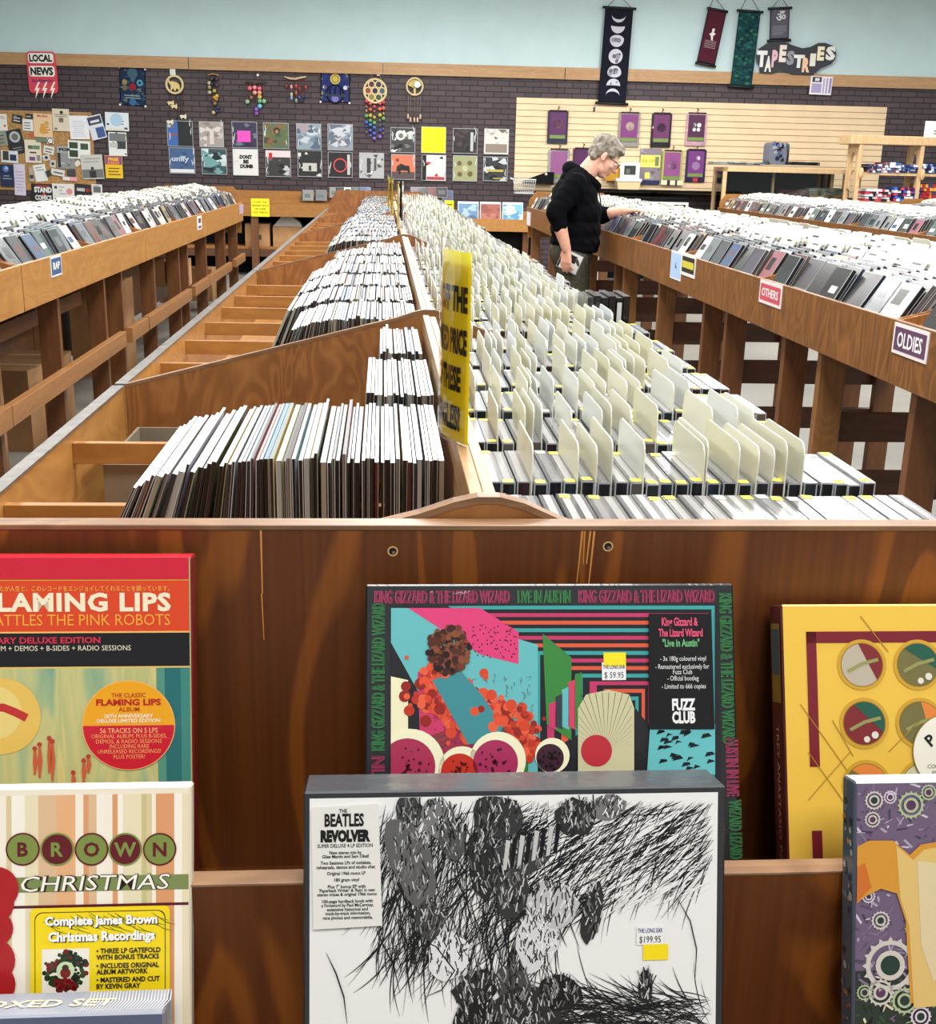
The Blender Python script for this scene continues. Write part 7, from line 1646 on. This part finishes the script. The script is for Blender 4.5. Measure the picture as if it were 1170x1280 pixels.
def hand(mb, W, dirv, palm_n, curl, spread, flat=.0, thumb_side=1, L=1.0):
    """five fingers off a palm: dirv along the hand, palm_n out of the palm"""
    d = dirv.normalized(); n = (palm_n - d * palm_n.dot(d)).normalized(); s = d.cross(n)
    for k in range(4):
        a = W + s * (k - 1.5) * .010; b = W + d * .085 * L + s * (k - 1.5) * .0205; limb(mb, [a, b], [.017, .0125])
    for k, ln in enumerate((.068, .078, .073, .058)):
        p = W + d * .085 * L + s * (k - 1.5) * .0205; ang = 0; r = .0098
        pts = [p]
        for j, fr in enumerate((.45, .32, .23)):
            ang += curl[k] * (.6 if j == 0 else 1.0)
            p = p + (d * math.cos(ang) + n * math.sin(ang) + s * (k - 1.5) * spread) * ln * fr * L; pts.append(p)
        limb(mb, pts, [r, r * .93, r * .86, r * .74])
    t0 = W + d * .022 * L + s * thumb_side * .024; t1 = t0 + (d * .6 + s * thumb_side * .65 + n * .45) * .042; t2 = t1 + (d * .85 + s * thumb_side * .12 + n * .5) * .032; limb(mb, [W + d * .01, t0, t1, t2], [.018, .0145, .0115, .009])
hand(body, WR, Vector((.02, -.01, -1)), Vector((.75, .75, 0)), [.30, .34, .38, .42], .06, thumb_side=-1)
hand(body, WL, Vector((.86, -.30, .10)), Vector((.35, -.1, -1)), [.50, .55, .60, .62], .10, thumb_side=1)
ob = blend_mesh(body, .0058, 4, 'body', M['skin'], man)
# eyes behind the glasses
for s_ in (-1, 1):
    b = MB(); b.ball(H(.0845, s_ * .031, .004), .0115, (236, 232, 228), 10); b.ball(H(.0905, s_ * .031, .001), .0068, (50, 46, 44), 8); b.build('eye', M['case'], man)
# hair
hair_ = MB(); hb(hair_, -.022, 0, .048, .1, (1.04, .86, .90)); hb(hair_, -.062, 0, .0, .072, (.74, 1.0, .95)); hb(hair_, .030, 0, .098, .052, (1.0, 1.2, .55)); hb(hair_, .072, -.012, .082, .034, (.7, 1.35, .6)); hb(hair_, .058, .02, .090, .034, (.8, 1.2, .6))
for s_ in (-1, 1):
    hb(hair_, -.045, s_ * .066, .015, .040, (1.1, .5, 1.1)); hb(hair_, .012, s_ * .073, .045, .034, (1.1, .42, 1.0)); hb(hair_, -.058, s_ * .052, -.045, .034, (.8, .7, .9))
rh = random.Random(4)
for i in range(30):
    a_ = rh.uniform(-1.5, 1.5); f0 = rh.uniform(-.10, .06); st = H(f0, math.sin(a_) * .060, .075 + .055 * math.cos(a_) * .8 - abs(f0) * .2); en = st + FW * rh.uniform(-.02, .035) + UPV * rh.uniform(-.004, .010) + SD * rh.uniform(-.01, .01)
    limb(hair_, [st, en], [.009, .006])
blend_mesh(hair_, .0052, 6, 'hair', M['hair'], man, .0012)
# glasses
g = MB()
for s_ in (-1, 1):
    g.tube([H(.108, s_ * .033 + .024 * math.cos(q * math.pi / 6), .003 + .015 * math.sin(q * math.pi / 6)) for q in range(13)], .0026, (24, 24, 26), 6, cap=False)
    g.tube([H(.108, s_ * .056, .008), H(.072, s_ * .070, .008), H(-.002, s_ * .081, .004)], .0028, (24, 24, 26), 6)
g.tube([H(.108, -.010, .006), H(.112, 0, .009), H(.108, .010, .006)], .0024, (24, 24, 26), 6); g.build('glasses', M['case'], man)
# hoodie
hd = MB()
for c, sx, sy, sz in ((CH + Vector((-.005, 0, .02)), .150, .215, .155), (CH + Vector((.02, 0, -.07)), .155, .21, .14), (WA + Vector((.01, 0, .02)), .165, .205, .13), (WA + Vector((.012, 0, -.06)), .162, .20, .10)): hd.ball(c, 1, (0, 0, 0), 22, (sx, sy, sz))
hd.ball((NB + SR) / 2 + Vector((-.01, 0, .0)), .088, (0, 0, 0), 14); hd.ball((NB + SL) / 2 + Vector((-.01, 0, .0)), .088, (0, 0, 0), 14)
limb(hd, [SR, SR.lerp(ER, .5), ER, ER.lerp(WR, .38)], [.078, .072, .064, .053]); limb(hd, [SL, EL, EL.lerp(WL, .40)], [.080, .068, .055])
hd.ball(ER.lerp(WR, .34), .057, (0, 0, 0), 12, (1, 1, .5)); hd.ball(ER.lerp(WR, .12), .066, (0, 0, 0), 12, (1, 1, .6)); hd.ball(SR.lerp(ER, .75), .073, (0, 0, 0), 12, (1, 1, .5))
c = WA + Vector((.012, 0, -.105))                        # gathered hem
for i in range(30):
    hd.ball((c.x + .128 * math.cos(2 * math.pi * i / 30), c.y + .168 * math.sin(2 * math.pi * i / 30), c.z), .030, (0, 0, 0), 8)
hd.ball(c, 1, (0, 0, 0), 20, (.14, .18, .02))
blend_mesh(hd, .0085, 4, 'hoodie', M['hoodie'], man, .0035)
hood = MB(); n = 22                                        # hood lying round the neck
for i in range(n):
    a_ = math.pi * 2 * i / n; back = .5 + .5 * math.cos(a_)         # a=0 is the nape
    c = NB + Vector((-math.cos(a_) * .088 + .012 - .012 * back, math.sin(a_) * .092, .008 + .048 * back - .060 * (1 - back)))
    hood.ball(c, .028 + .020 * back, (0, 0, 0), 12)
hood.ball(NB + Vector((-.098, 0, -.01)), .058, (0, 0, 0), 14, (.8, 1.6, .9))
blend_mesh(hood, .0075, 3, 'hood', M['hoodie'], man, .002)
b = MB(); b.tube([NB + Vector((.10, -.02, -.05)), NB + Vector((.118, -.03, -.13)), NB + Vector((.128, -.03, -.20))], .004, (20, 20, 22), 6); b.build('drawstring', M['hoodie'], man)
# trousers and shoes
pt = MB(); pt.ball(PV + Vector((.0, 0, -.01)), 1, (0, 0, 0), 20, (.142, .192, .14))
for s_ in (-1, 1): limb(pt, [(1.235, YM + s_ * .09, .85), (1.268, YM + s_ * .10, .48), (1.225, YM + s_ * .11, .10)], [.108, .084, .078])
blend_mesh(pt, .009, 4, 'trousers', M['pants'], man, .003)
for s_ in (-1, 1):
    sh = MB(); limb(sh, [(1.19, YM + s_ * .11, .055), (1.28, YM + s_ * .115, .05), (1.38, YM + s_ * .12, .042)], [.052, .05, .040]); sh.box(1.14, 1.40, YM + s_ * .115 - .042, YM + s_ * .115 + .042, .001, .03); blend_mesh(sh, .008, 4, 'shoe', M['dark'], man)
# disc in his lowered hand
hd_c = PX(717, 327, YM - .225)
o = bpy.data.objects.new('compact_disc', CDV[3]); o.matrix_basis = Matrix.Translation(PX(708, 326, YM - .205) + Vector((0, 0, -.062))) @ Matrix.Rotation(math.radians(8), 4, 'Z') @ Matrix.Rotation(math.radians(24), 4, 'Y'); COL.objects.link(o); tag(o, 'pale disc case held in the lowered hand of the man in black', 'compact disc')
